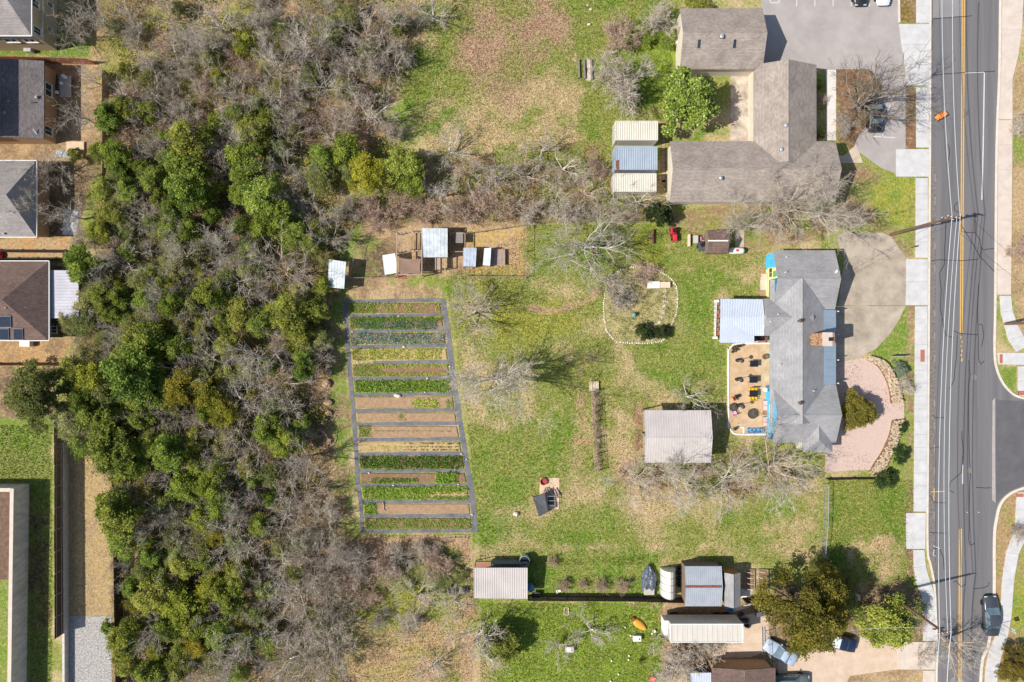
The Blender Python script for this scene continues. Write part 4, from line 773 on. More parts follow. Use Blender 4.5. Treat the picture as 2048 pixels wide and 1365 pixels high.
for i, y in enumerate(SY):
    t_ = 3.6 if i not in (1, 2, 12) else 2.8; x0 = gxl(y) + 4.6 if i != 4 else 745; x1 = gxr(y) - 5.6; l_ = []; r_ = []
    for k in range(13): x = x0 + (x1 - x0) * k / 12; yy = y + (3.5 if i < 5 else 1.5) * (.5 - k / 12); l_.append(W2(x, wig(yy - t_))); r_.append(W2(x, wig(yy + t_)))
    if i in (0, 15): l_[0] = W2(gxl(y) - 4, y - t_); r_[0] = W2(gxl(y) - 4, y + t_); l_[-1] = W2(gxr(y) + 5, y - t_); r_[-1] = W2(gxr(y) + 5, y + t_)
    z = .026 if i in (0, 15) else .02
    band(MB(), l_, r_, -.05, z).build('cross_strip', fabric, gf)
rsv = np.random.RandomState(99)
def crop(parent, x0, x1, y0, y1, n, cr, per, size, cols, h=.2, rows=0, name='plants', skip=0.0, mt='crop_leaf'):
    """many small plants in one patch of a bed"""
    if rows: px_ = rsv.uniform(x0, x1, n); py_ = y0 + (y1 - y0) * (rsv.randint(0, rows, n) + .5) / rows + rsv.normal(size=n) * .5
    else: px_ = rsv.uniform(x0, x1, n); py_ = rsv.uniform(y0, y1, n)
    if skip: k = fbm(px_ / 9 + y0, py_ / 9, 2) > skip; px_, py_ = px_[k], py_[k]
    n = len(px_); p = to_m_(px_, py_); c = np.repeat(p, per, 0); o = rsv.normal(size=(len(c), 2)) * cr * .5; hh = np.repeat(rsv.uniform(.4, 1, n), per) * h
    cen = np.stack([c[:, 0] + o[:, 0], c[:, 1] + o[:, 1], .13 + hh * rsv.rand(len(c))], 1); v, f = leaves_(cen, size)
    q = np.array([L(x) for x in cols]); k = np.repeat(rsv.randint(len(q), size=n), per); col = q[k] * rsv.uniform(.7, 1.3, (len(c), 1)); v[:, 2] = np.maximum(v[:, 2], .05)
    v = v - np.array(origin_of(parent)); me = np_mesh(name, v, f, col); me.materials.append(MATS[mt]); ob = bpy.data.objects.new(name, me); C.objects.link(ob); ob.parent = parent; ob['kind'] = 'stuff'; return ob
def to_m_(x, y): return np.stack([(x - 1024) * CAMH / FPX, (682.5 - y) * CAMH / FPX], 1)
def leaves_(cen, size):
    n = len(cen); d = np.array([0, 0, .7]) + rsv.normal(size=(n, 3)) * .6; d /= np.linalg.norm(d, axis=1, keepdims=True); u = np.cross(d, rsv.normal(size=(n, 3))); u /= np.linalg.norm(u, axis=1, keepdims=True) + 1e-9; w = np.cross(d, u); s = (size * rsv.uniform(.6, 1.3, n))[:, None]
    return np.stack([cen - u * s, cen - w * s * .6, cen + u * s, cen + w * s * .6], 1).reshape(-1, 3), np.arange(4 * n).reshape(-1, 4)
Gd, Gm, Gb = (98, 130, 48), (130, 164, 56), (158, 186, 68); Yl = (204, 202, 84); Bl = (142, 164, 146); Bp = (176, 192, 178)
def bed(i, label, soil, crops):
    y0, y1 = SY[i] + 4.0, SY[i + 1] - 4.0; t = thing('vegetable_bed', label, 'garden bed', (*W2((gxl(y0) + gxr(y0)) / 2, (y0 + y1) / 2), 0), 'beds of the vegetable garden')
    xa0, xa1, xb0, xb1 = gxl(y0) + 5.5, gxl(y1) + 5.5, gxr(y0) - 7, gxr(y1) - 7
    a, b_, c, d = [W2(*p) for p in ((xa1, y1), (xb1, y1), (xb0, y0), (xa0, y0))]; e = .12
    m = MB(); m.add([(a[0], a[1], -.05), (b_[0], b_[1], -.05), (c[0], c[1], -.05), (d[0], d[1], -.05), (a[0] + e, a[1] + e, .11), (b_[0] - e, b_[1] + e, .11), (c[0] - e, c[1] - e, .11), (d[0] + e, d[1] - e, .11)], [(4, 5, 6, 7), (0, 1, 5, 4), (1, 2, 6, 5), (2, 3, 7, 6), (3, 0, 4, 7)]); m.build('soil', soil, t)
    x0, x1 = max(xa0, xa1) + 1, min(xb0, xb1) - 1
    for c_ in crops:
        u0, u1, v0, v1 = c_[0]; crop(t, x0 + (x1 - x0) * u0, x0 + (x1 - x0) * u1, y0 + (y1 - y0) * v0, y0 + (y1 - y0) * v1, *c_[1], **c_[2])
full = (0, 1, .04, .96)
bed(0, 'weedy garden bed at the top, patchy green on brown', soilC, [(full, (900, .2, 3, .06, [Gm, Gb, Yl]), dict(skip=.42)), ((0, .3, 0, 1), (300, .2, 3, .06, [Gm, Gd]), {})])
bed(1, 'second bed from top with blue green plants edged in green', soilC, [((0, 1, .0, .35), (420, .2, 4, .07, [Gm, Gd]), {}), ((.1, .95, .35, 1), (520, .22, 5, .075, [Bl, (90, 120, 100), Gd]), {}), ((0, .35, .2, 1), (260, .2, 4, .07, [Gm, Gd]), {})])
bed(2, 'third bed from top with pale blue green cabbages', soilC, [(full, (620, .24, 5, .08, [Bl, Bp, (92, 124, 100)]), dict(rows=5)), ((.0, 1, .7, 1), (160, .15, 3, .06, [Gb]), {})])
bed(3, 'fourth bed from top with yellow green lettuce on straw', soilB, [((.2, .95, .05, .95), (420, .2, 5, .07, [Yl, (140, 156, 50), Gb]), dict(rows=4, skip=.3)), ((0, .25, 0, 1), (260, .2, 4, .06, [Gm, Yl]), {})])
bed(4, 'fifth bed from top with two yellow green rows along a brown furrow', soilC, [((.2, 1, 0, .32), (230, .18, 5, .06, [Yl, Gb]), dict(rows=2)), ((.2, 1, .68, 1), (230, .18, 5, .06, [Yl, Gb]), dict(rows=2)), ((0, .3, 0, 1), (320, .2, 4, .06, [Gm, Gb]), {})])
bed(5, 'sixth bed from top, dense mid green leaves throughout', soilC, [(full, (1200, .22, 5, .08, [Gm, Gd, Gb]), dict(h=.3))])
bed(6, 'bare seventh bed with one patch of yellow green plants', soilA, [((.58, .86, .2, 1), (120, .22, 6, .08, [Yl, Gb]), dict(rows=3)), ((.0, .5, 0, .1), (40, .2, 3, .05, [Gb]), {}), ((.94, 1, .3, 1), (40, .2, 4, .06, [Gm]), {})])
bed(7, 'bare eighth bed with a tiny weed tuft', soilA, [((.42, .5, .2, .9), (30, .2, 4, .06, [Gm]), {})])
bed(8, 'bare ninth bed with faint seedlings and weedy left end', soilA, [((.1, .95, .3, .6), (60, .1, 3, .05, [Gd, Gm]), dict(rows=1)), ((0, .12, 0, 1), (160, .2, 4, .06, [Gm]), {})])
bed(9, 'straw coloured tenth bed dotted with small plants in rows', soilB, [((.45, 1, .05, .95), (150, .1, 5, .055, [Gd, (70, 84, 40)]), dict(rows=3)), ((.1, .45, .4, .95), (80, .15, 3, .05, [Gm, Yl]), {})])
bed(10, 'eleventh bed overgrown with dark tall green', soilC, [(full, (1100, .24, 5, .08, [Gd, (54, 84, 30), Gm]), dict(h=.4)), ((.75, .85, .3, .8), (40, .2, 5, .06, [(150, 110, 66)]), {})])
bed(11, 'brown twelfth bed with a short leafy row and a bush at its end', soilC, [((.1, .55, .55, 1), (150, .22, 6, .075, [Gd, Gm]), dict(h=.3)), ((.72, .92, .0, 1), (170, .25, 7, .09, [Gb, Gm]), dict(h=.55)), (full, (120, .15, 2, .05, [Gm]), {})])
bed(12, 'thirteenth bed, brightest dense green, with a dotted planting strip', soilB, [((0, 1, 0, .4), (560, .22, 5, .08, [Gm, Gb]), dict(h=.35)), ((0, .66, .3, 1), (560, .22, 5, .08, [Gb, Gm]), dict(h=.35)), ((.66, 1, .75, 1), (140, .2, 5, .07, [Gm]), {}), ((.66, 1, .45, .6), (22, .12, 6, .06, [Gd]), dict(rows=1))])
bed(13, 'smooth bare fourteenth bed with a grassy square at its left end', soilA, [((0, .11, 0, 1), (220, .2, 5, .07, [Gm, Gb]), dict(h=.25))])
bed(14, 'bottom bed grown over with bright grass', soilC, [(full, (1000, .2, 4, .065, [Gm, Gb, (130, 150, 60)]), dict(h=.22, skip=.3))])
stonem = mat('pale_stone', (206, 194, 176), (228, 218, 202), 5, .9)
for k, (x, y) in enumerate([(699, 635), (798, 633), (705, 664), (808, 694), (827, 734), (900, 733), (855, 757), (850, 785), (793, 791), (798, 793), (738, 946), (910, 939), (787, 971), (917, 969), (944, 1029), (923, 908), (933, 919)]):
    c = W(x, y); MB().rock((c[0], c[1], .08), rng.uniform(.12, .2) if k not in (8, 9) else .34, rng).build('weight_stone', stonem, gf)
m = MB(); c = W(767, 1020); m.tube([W(765, 1005, .18), W(768, 1013, .22), (W(767, 1018, .2)), W(771, 1022, .18)], .06, 6); solo('stick', m, mat('bark_stick', (170, 150, 128)), 'short curved stick lying on the smooth bare bed', 'stick')
m = MB()
for dy in (0, 5): a = W(890, 1072 + dy, .1); b_ = W(930, 1071 + dy, .1); m.tube([a, b_], .06, 6)
m.tube([W(909, 1070, .16), W(909, 1078, .16)], .05, 6); solo('ladder', m, mat('bark_stick', (0, 0, 0)), 'weathered wooden rails lying below the garden corner', 'ladder')
# ---------------------------------------------------------------- fences
darkwood = mat('dark_fence_wood', (70, 58, 52), (96, 82, 74), 3, .9, stretch=(3, 3, .5), detail=6); redwood = mat('red_fence_wood', (150, 96, 66), (178, 122, 90), 3, .9, stretch=(3, 3, .5)); tanwood = mat('tan_fence_wood', (176, 146, 112), (196, 168, 134), 3, .9)
def fence(label, pts, h, mt, pitch=2.4, z0=0.0, rail=None, bw=.14):
    a0 = W2(*pts[0]); t = thing('wooden_fence', label, 'fence', (a0[0], a0[1], 0))
    for i in range(len(pts) - 1):
        a, b_ = Vector(W2(*pts[i])), Vector(W2(*pts[i + 1])); ln = (b_ - a).length; n = max(1, round(ln / pitch)); d = (b_ - a) / ln; ang = math.atan2(d.y, d.x)
        for k in range(n):
            s0 = a + d * ln * k / n; e0 = a + d * ln * (k + 1) / n; w_ = (e0 - s0).length; nb = max(2, int(w_ / bw)); m = MB(); dz = rng.uniform(-.04, .04)
            for j in range(nb):
                p = s0 + d * (w_ * (j + .5) / nb); m.box((p.x, p.y, z0 + (h + dz) / 2), (w_ / nb - .012, .025, h + dz + rng.uniform(-.03, .03)), ang)
            o = m.build('board_panel', mt, t); o['kind'] = 'stuff'
            mid = (s0 + e0) / 2; nn = Vector((-d.y, d.x)) * .045
            for z in (.35, h - .3): MB().box((mid.x + nn.x, mid.y + nn.y, z0 + z), (w_ - .12, .05, .09), ang).build('rail', rail or mt, t)
            MB().box((s0.x + nn.x, s0.y + nn.y, z0 + h / 2), (.1, .1, h + .02), ang).build('post', rail or mt, t)
    return t
fence('dark weathered board fence running from the long beige shed to the sheds', [(1056, 1192), (1250, 1193), (1366, 1196)], 1.75, darkwood)
fence('dark board fence behind the raised beds, running to the golden cedar', [(1484, 1197), (1548, 1197)], 1.7, darkwood)
t = fence('tall dark fence on top of a low concrete wall at the lower left', [(134.5, 840), (134.5, 1050), (135.5, 1262)], 1.6, darkwood, z0=.85, rail=mat('grey_rail', (150, 136, 120)))
m = MB(); a0, a1 = W2(132.5, 838), W2(134, 1560); b0, b1 = W2(137, 838), W2(138.5, 1560); m.hexa([(a0[0], a0[1], -.1), (b0[0], b0[1], -.1), (b1[0], b1[1], -.1), (a1[0], a1[1], -.1)][::-1], [(a0[0], a0[1], .86), (b0[0], b0[1], .86), (b1[0], b1[1], .86), (a1[0], a1[1], .86)][::-1]); solo('retaining_wall', m, mat('grey_kerb', (196, 188, 178), (216, 208, 198), 2, .9), 'low pale concrete wall below the tall dark fence', 'wall')
fence('dark fence along the edge of the woodland beside the gravel strip', [(240, 950), (244, 1150), (248, 1420)], 1.8, darkwood)
fence('reddish fence between the beige and the slate grey house', [(-20, 124), (120, 127), (192, 130)], 1.8, redwood)
fence('tan fence at the woodland edge of the slate grey house yard', [(219, 150), (219, 260), (219, 370)], 1.6, tanwood)
fence('dark fence line between the pale grey and the brown roofed house', [(-20, 505), (150, 506)], 1.7, darkwood); fence('low fence just above the brown roofed house', [(-20, 521), (128, 521)], 1.6, darkwood)
fence('fence line below the brown roofed house yard', [(-20, 731), (130, 731)], 1.6, tanwood)
galvp = mat('galvanised_pipe', (176, 178, 180), (194, 196, 198), 4, .4, metal=.4)
def wire_fence(label, pts, h, mt, step=.5, posts=2.4, name='wire_fence', r=.008):
    a0 = W2(*pts[0]); t = thing(name, label, 'fence', (a0[0], a0[1], 0)); m = MB()
    for i in range(len(pts) - 1):
        a, b_ = Vector(W2(*pts[i])), Vector(W2(*pts[i + 1])); ln = (b_ - a).length; d = (b_ - a) / ln; n = max(1, round(ln / posts))
        for k in range(n + (1 if i == len(pts) - 2 else 0)): p = a + d * ln * k / n; MB().tube([(p.x, p.y, 0), (p.x, p.y, h + .05)], .04, 6).build('post', mt, t)
        MB().tube([(a.x, a.y, h), (b_.x, b_.y, h)], .03, 5).build('top_rail', mt, t)
        k = 0.0
        while k < ln + h:
            for s in (1, -1):
                u0, u1 = (k - h, k) if s > 0 else (k, k - h); q0, q1 = max(0, min(ln, u0)), max(0, min(ln, u1))
                if abs(u1 - u0) < 1e-6 or q0 == q1: continue
                z0 = h * (q0 - u0) / (u1 - u0); z1 = h * (q1 - u0) / (u1 - u0); p, q = a + d * q0, a + d * q1; m.tube([(p.x, p.y, z0 + .02), (q.x, q.y, z1)], r, 3)
            k += step
    o = m.build('wire_mesh', mt, t); o['kind'] = 'stuff'; return t
wire_fence('pale chain link fence and gate on the lawn right of the bare trees', [(1648, 968), (1647, 1040), (1640, 1128), (1641, 1160)], 1.3, galvp, .35)
oldpost = mat('old_post', (146, 128, 108), (168, 150, 128), 4, .9)
wire_fence('wire fence around the tan chicken run', [(931, 554), (931, 470), (1052, 452), (1052, 556), (932, 555)], 1.2, oldpost, .5, 2.6); wire_fence('wire fence around the dirt pen left of the pergola', [(792, 556), (702, 558), (728, 455), (792, 458)], 1.2, oldpost, .5, 2.6)
wire_fence('wire fence between the hedge and the lawn', [(1056, 446), (1180, 445), (1310, 447)], 1.2, oldpost, .6, 2.8)
fence('low dark fence at the lower end of the pink gravel yard', [(1652, 958), (1700, 957), (1748, 957)], .8, darkwood)
wire_fence('white pipe gate beside the sandy drive below the sheds', [(1531, 1262), (1533, 1306)], 1.4, galvp, .4, 1.4, 'pipe_gate')
# ---------------------------------------------------------------- coops
tim = mat('pergola_timber', (164, 142, 124), (188, 166, 146), 3, .9); whi_s = mat('white_sheet', (214, 216, 216), (232, 232, 230), 1, .5, spec=.4); stn = mat('stained_sheet', (176, 186, 190), (226, 228, 226), .9, .4, metal=.2, spec=.5, detail=9)
def sheet_roof(label, q, mt, ribs, name='coop_roof', cat='shed', posts=True, wallm=None, zdrop=.12):
    c = [sum(p[k] for p in q) / 4 for k in (0, 1)]; t = thing(name, label, cat, (c[0], c[1], 0)); o = MB().slab(q, .04).build('roof', mt, t)
    if ribs: m = MB(); quad_ribs(m, q, ribs, .025, .035); m.build('rib', mt, o)
    for p in q:
        x = p[0] + (c[0] - p[0]) * .06; y = p[1] + (c[1] - p[1]) * .06; MB().box((x, y, (p[2] - .06) / 2), (.09, .09, p[2] - .06)).build('post', tim, t)
    if wallm:
        P = [(p[0] + (c[0] - p[0]) * .08, p[1] + (c[1] - p[1]) * .08) for p in q]; z = min(p[2] for p in q) - zdrop; MB().prism(P, .02, z).build('wall', wallm, t)
    return t
sheet_roof('weathered white metal roof standing alone at the woodland edge', [W(656, 575, 2.1), W(688, 578, 2.1), W(692, 524, 2.2), W(658, 519, 2.2)], stn, 6, wallm=None)
sheet_roof('largest white stained metal roof over the chicken coop', [W(845, 515, 2.2), W(895, 515, 2.2), W(895, 457, 2.4), W(844, 457, 2.4)], stn, 7, wallm=MATS['shed_wood'])
sheet_roof('small clean white ribbed roof left of the brown shade sail', [W(770, 550, 1.7), W(795, 546, 1.7), W(790, 507, 1.9), W(765, 511, 1.9)], whi_s, 8)
sheet_roof('blue white metal coop roof with a rust stain in the tan run', [W(926, 533, 1.5), W(951, 534, 1.5), W(953, 496, 1.6), W(927, 496, 1.6)], mat('bluish_sheet', (168, 180, 194), (204, 210, 218), 2, .4, metal=.2, spec=.5), 4, wallm=MATS['shed_wood'])
sheet_roof('narrow blue white metal roof beside a pallet in the tan run', [W(966, 531, 1.2), W(980, 532, 1.4), W(982, 496, 1.4), W(969, 497, 1.2)], MATS['bluish_sheet'], 3, wallm=MATS['shed_wood'])
t = thing('pallet', 'weathered wooden platform in the tan chicken run', 'pallet', (*W2(995, 515), 0))
for k in range(11): c = W(983 + k * 2.6, 515, .5); MB().box((c[0], c[1], .5), (.14, 2.0, .03)).build('slat', mat('grey_pink_wood', (160, 138, 126), (180, 158, 146), 3, .9), t)
for y in (500, 529): c0 = W(983, y, .42); c1 = W(1010, y, .42); MB().box(((c0[0] + c1[0]) / 2, c0[1], .25), (c1[0] - c0[0], .08, .46)).build('bearer', tim, t)
t = thing('pergola', 'open timber pergola frame with a brown shade sail', 'pergola', (*W2(818, 508), 0))
for (x, y) in ((794, 465), (843, 465), (794, 502), (843, 502), (794, 550), (844, 550)): c = W(x, y, 2.1); MB().box((c[0], c[1], 1.05), (.12, .12, 2.1)).build('post', tim, t)
for y in (465, 502, 550): a = W(793, y, 2.15); b_ = W(845, y, 2.15); MB().box(((a[0] + b_[0]) / 2, a[1], 2.17), (b_[0] - a[0], .1, .14)).build('beam', tim, t)
for x in (794, 844): a = W(x, 464, 2.15); b_ = W(x, 551, 2.15); MB().box((a[0], (a[1] + b_[1]) / 2, 2.3), (.1, a[1] - b_[1], .12)).build('beam', tim, t)
for k in range(5): a = W(802 + k * 8.4, 464, 2.3); b_ = W(802 + k * 8.4, 503, 2.3); MB().box((a[0], (a[1] + b_[1]) / 2, 2.3), (.06, a[1] - b_[1], .1)).build('rafter', tim, t)
m = MB(); n = 10; q = [W(798, 549, 2.05), W(842, 550, 2.05), W(842, 518, 2.05), W(797, 515, 2.2)]; vs = []
for i in range(n + 1):
    for j in range(n + 1):
        u, v_ = i / n, j / n; pin = .1 * (math.sin(math.pi * u) + math.sin(math.pi * v_)); uu = .5 + (u - .5) * (1 - .1 * math.sin(math.pi * v_)); vv = .5 + (v_ - .5) * (1 - .14 * math.sin(math.pi * u)); p = Vector(q[0]).lerp(Vector(q[1]), uu).lerp(Vector(q[3]).lerp(Vector(q[2]), uu), vv); vs.append((p.x, p.y, p.z - .12 * math.sin(math.pi * u) * math.sin(math.pi * v_)))
m.add(vs, [(i * (n + 1) + j, (i + 1) * (n + 1) + j, (i + 1) * (n + 1) + j + 1, i * (n + 1) + j + 1) for i in range(n) for j in range(n)]); m.build('shade_sail', mat('sail_cloth', (138, 112, 94), (150, 124, 106), 1, .9), t, True)
t = thing('coop_porch', 'small timber frame below the largest white coop roof', 'pergola', (*W2(882, 528), 0))
for x in (871, 880, 890):
    a = W(x, 516, 1.5); b_ = W(x, 540, 1.5); MB().box((a[0], (a[1] + b_[1]) / 2, 1.5), (.1, a[1] - b_[1], .1)).build('beam', tim, t); MB().box((b_[0], b_[1] + .1, .75), (.09, .09, 1.5)).build('post', tim, t)
a = W(871, 528, 1.5); b_ = W(880, 528, 1.5); MB().box(((a[0] + b_[0]) / 2, a[1], 1.42), (b_[0] - a[0] - .1, 1.4, .04)).build('panel', mat('grey_pink_wood', (0, 0, 0)), t)
t = thing('coop_run', 'low netted timber frame right of the largest coop roof', 'coop', (*W2(916, 490), 0))
for x in (900, 930): a = W(x, 466, 1.2); b_ = W(x, 505, 1.2); MB().box((a[0], (a[1] + b_[1]) / 2, 1.2), (.08, a[1] - b_[1], .08)).build('beam', tim, t); MB().box((a[0], a[1] - .1, .6), (.08, .08, 1.2)).build('post', tim, t); MB().box((b_[0], b_[1] + .1, .6), (.08, .08, 1.2)).build('post', tim, t)
for y in (467, 504): a = W(900, y, 1.2); b_ = W(930, y, 1.2); MB().box(((a[0] + b_[0]) / 2, a[1], 1.28), (b_[0] - a[0], .08, .08)).build('beam', tim, t)
a = W(918, 476, 1.2); MB().box((a[0], a[1], 1.3), (1.0, 1.3, .03)).build('panel', mat('mesh_panel', (128, 120, 116), (146, 138, 132), 3, .8), t)
for k, (x, y) in enumerate(((800, 556), (808, 557))): c = W(x, y); MB()
t = thing('brick_pile', 'short stack of red bricks at the foot of the pergola', 'bricks', (*W2(804, 555), 0))
for k in range(10): c = W(797 + (k % 5) * 3.4, 554 + (k // 5) * 3, .05); MB().box((c[0], c[1], .05), (.2, .1, .1), rng.uniform(-.3, .3)).build('brick', mat('red_brick', (150, 92, 74), (170, 110, 90), 6, .9), t)
# ---------------------------------------------------------------- boulders and logs
rockm = mat('tan_boulder', (170, 134, 104), (200, 168, 136), 3, .9, .04, bsc=6)
for k, (x, y, r) in enumerate([(657, 745, .62), (654, 768, .66), (657, 806, .58), (658, 826, .5), (658, 882, .48)]):
    solo('boulder', MB().rock((*W2(x, y), .15), r, rng, .8), rockm, ['tan boulder, topmost of those left of the garden', 'grey tan boulder, second from top left of the garden', 'tan boulder, third from top left of the garden', 'tan boulder, fourth from top left of the garden', 'lowest tan boulder left of the garden in woodland shade'][k], 'boulder', 'boulders left of the garden')
solo('boulder', MB().rock((*W2(1032, 1028), .1), .42, rng), stonem, 'pale boulder on bright grass left of the black lean-to', 'boulder')
t = thing('timber_frame', 'old weathered timbers on a stone patch in the field', 'timber', (*W2(1171, 140), 0))
for x, y0, y1 in ((1157, 119, 156), (1168, 119, 158), (1182, 119, 160)): a = W(x, y0, .2); b_ = W(x + 1.5, y1, .2); MB().box(((a[0] + b_[0]) / 2, (a[1] + b_[1]) / 2, .16), (.2, a[1] - b_[1], .32), R(2)).build('timber', mat('grey_timber', (118, 108, 100), (150, 140, 130), 3, .9, stretch=(6, .6, 1)), t)
MB().prism(wpx([(1166, 121), (1176, 117), (1184, 121), (1184, 160), (1176, 163), (1170, 158), (1176, 140)]), -.05, .05).build('stone_base', conc_w, t)
for k, (x, y, r) in enumerate([(1181, 20, .22), (1178, 50, .26), (1175, 12, .16)]): solo('stone', MB().rock((*W2(x, y), .06), r, rng), stonem, ['white stone on the green strip, second from the top edge', 'white stone on the green strip, lowest of three', 'small white stone on the green strip at the top edge'][k], 'stone', 'white stones on the green strip')
# ---------------------------------------------------------------- stone ringed bed, stepping stones
RING = [(1263, 535), (1294, 534), (1322, 545), (1341, 557), (1353, 576), (1355, 598), (1353, 626), (1342, 653), (1337, 670), (1322, 683), (1298, 686), (1278, 687), (1241, 685), (1226, 677), (1212, 657), (1208, 626), (1209, 593), (1215, 567), (1223, 554), (1241, 541), (1263, 535)]
t = thing('stone_ringed_bed', 'egg shaped wild garden bed ringed with pale stones', 'garden bed', (*W2(1282, 610), 0))
rp = wpx(smooth_px(RING, 4)); MB().prism(rp[:-1], -.05, .02).build('soil', mat('bed_soil', (138, 138, 80), (196, 176, 132), 1.1, .95, .04, bsc=9, detail=9), t)
crop(t, 1216, 1346, 550, 680, 1700, .25, 3, .06, [(120, 140, 60), (140, 134, 80), (110, 124, 60), (160, 148, 116)], h=.25, skip=.45)
proto = []
for k in range(5): m = MB().rock((0, 0, .03), .12, rng, .85); me = bpy.data.meshes.new('stone'); me.from_pydata(m.v, [], m.f); me.materials.append(stonem); proto.append(me)
acc = 0; t0 = origin_of(t)
for i in range(len(rp) - 1):
    a, b_ = Vector(rp[i]), Vector(rp[i + 1]); ln = (b_ - a).length; s = -acc
    while s + .27 < ln:
        s += .27; p = a + (b_ - a) * (s / ln); o = bpy.data.objects.new('stone', rng.choice(proto)); C.objects.link(o); o.parent = t; o.location = (p.x - t0.x + rng.uniform(-.05, .05), p.y - t0.y + rng.uniform(-.05, .05), 0); o.rotation_euler = (0, 0, rng.uniform(0, 6)); k = rng.uniform(.75, 1.35); o.scale = (k, k, k)
    acc = ln - s
sp = empty('stepping_stone_path', (*W2(1325, 620), 0)); sp['kind'] = 'structure'
for k, (x, y) in enumerate([(1329, 582), (1329, 593), (1328.5, 603.5), (1328, 613.5), (1326, 624.5), (1322, 635), (1317.5, 645), (1311, 654), (1305, 662), (1303.6, 670), (1305, 679)]):
    c = W(x, y); MB().box((c[0], c[1], .03), (.4, .4, .06), rng.uniform(-.25, .25) - (.5 if k > 5 else 0)).build('stepping_stone', conc_w, sp)
sp = empty('stepping_stone_path', (*W2(1330, 310), 0)); sp['kind'] = 'structure'; pink = mat('pink_paver', (176, 140, 118), (194, 158, 136), 5, .9)
for x, y in [(1320, 247), (1327, 247), (1335, 247), (1343, 248)] + [(1327 + rng.uniform(-.6, .6), 257 + k * 8.2) for k in range(14)] + [(1334, 262), (1320, 356), (1320, 364), (1334, 366), (1327, 362)]:
    c = W(x, y); MB().box((c[0], c[1], .03), (.38, .38, .06), rng.uniform(-.12, .12)).build('paver', pink, sp)
t = thing('garden_bench', 'long white bench with a wooden end in the stone ringed bed', 'bench', (*W2(1318, 570), 0))
a = W(1295, 577, .5); b_ = W(1320, 563, .5); MB().bbox(((a[0] + b_[0]) / 2, (a[1] + b_[1]) / 2, .47), (b_[0] - a[0], b_[1] - a[1], .1)).build('seat', trimw, t)
a2 = W(1321, 576, .5); b2 = W(1341, 564, .5); MB().bbox(((a2[0] + b2[0]) / 2, (a2[1] + b2[1]) / 2, .4), (b2[0] - a2[0], b2[1] - a2[1], .1)).build('side_shelf', mat('pale_wood', (214, 190, 160), (226, 206, 180), 3, .8), t)
for x in (1297, 1319, 1339): c = W(x, 570, .2); MB().box((c[0], c[1], .21), (.1, .6, .41)).build('leg', trimw, t)
c = W(1267, 630, .4); solo('rain_barrel', MB().lathe([(.22, 0), (.27, .2), (.27, .5), (.22, .7), (.18, .71)], (c[0], c[1], 0), 14), mat('barrel_blue', (110, 150, 160), (130, 168, 176), 4, .5), 'small pale blue barrel in the stone ringed bed', 'barrel', None, True)
# ---------------------------------------------------------------- trellis row
t = thing('trellis', 'narrow vine trellis row of posts on the lawn', 'trellis', (*W2(1190, 860), 0))
MB().prism(wpx([(1182, 784), (1198, 784), (1201, 944), (1188, 944)]), -.05, .03).build('mulch_strip', mat('pale_mulch', (156, 136, 112), (186, 168, 144), 4, .95, .03, bsc=12), t)
pts_ = [(1187, 784), (1189, 815), (1190, 846), (1192, 878), (1194, 910), (1197, 943)]
for x, y in pts_: c = W(x, y, .9); MB().box((c[0], c[1], .8), (.11, .11, 1.6)).build('post', oldpost, t)
for z in (.8, 1.3): MB().tube([W(x, y, z) for x, y in pts_], .018, 4).build('wire', galvp, t)
MB().tube([W(x, y, 1.6) for x, y in pts_], .025, 5).build('top_rail', oldpost, t)
crop(t, 1184, 1199, 786, 942, 420, .25, 4, .07, [Gm, (150, 134, 96), (170, 150, 118), (120, 116, 66)], h=.5, skip=.35)
m = MB()
for k in range(420):
    f_ = rng.random(); x = 1186 + 10 * f_ + rng.uniform(-4, 4); y = 784 + 158 * f_; a = W(x, y, rng.uniform(.1, 1.3)); m.tube([a, (a[0] + rng.uniform(-.3, .3), a[1] + rng.uniform(-.6, .6), a[2] + rng.uniform(-.2, .4))], .012, 3)
o = m.build('vine', mat('vine_stem', (140, 118, 96), (168, 146, 122), 4, .9), t); o['kind'] = 'stuff'
t = thing('pallet', 'white wooden pallet at the top of the trellis row', 'pallet', (*W2(1188, 773), 0))
for k in range(6): c = W(1180 + k * 3.2, 773, .3); MB().box((c[0], c[1], .3), (.16, 1.2, .03)).build('slat', mat('pale_wood', (0, 0, 0)), t)
for y in (765, 773, 781): c = W(1188, y, .2); MB().box((c[0], c[1], .14), (1.1, .1, .28)).build('bearer', tim, t)
# ---------------------------------------------------------------- fire platform with lean-to
t = thing('brick_platform', 'tan paved platform on the lawn under the black lean-to', 'platform', (*W2(1098, 990), 0))
MB().prism(wpx([(1080, 956), (1119, 956), (1118, 1018), (1078, 1018)]), -.05, .06).build('paving', mat('tan_paving', (206, 178, 148), (222, 196, 168), 2, .9), t)
solo('fire_ring', MB().lathe([(.42, 0), (.45, .32), (.38, .34), (.36, .06), (.05, .05)], W(1087, 963, .06), 16), mat('red_ring', (150, 62, 56), (176, 84, 76), 5, .7), 'round red fire ring on the tan platform', 'fire ring')
t = thing('lean_to', 'black sheeted lean-to with timber frames beside the fire ring', 'shelter', (*W2(1085, 1012), 0))
q = [W(1066, 996, .5), W(1078, 1034, .5), W(1096, 1024, 1.5), W(1089, 987, 1.5)]; MB().slab(q, .04).build('sheet', mat('black_sheet', (52, 54, 58), (72, 74, 78), 2, .5), t)
for p in q: MB().box((p[0], p[1], (p[2] - .05) / 2), (.08, .08, p[2] - .05)).build('post', tim, t)
for x, y in ((1094, 993), (1094, 1012), (1110, 993), (1110, 1012)): c = W(x, y, .5); MB().box((c[0], c[1], .5), (.07, .07, 1.0)).build('post', galvp, t)
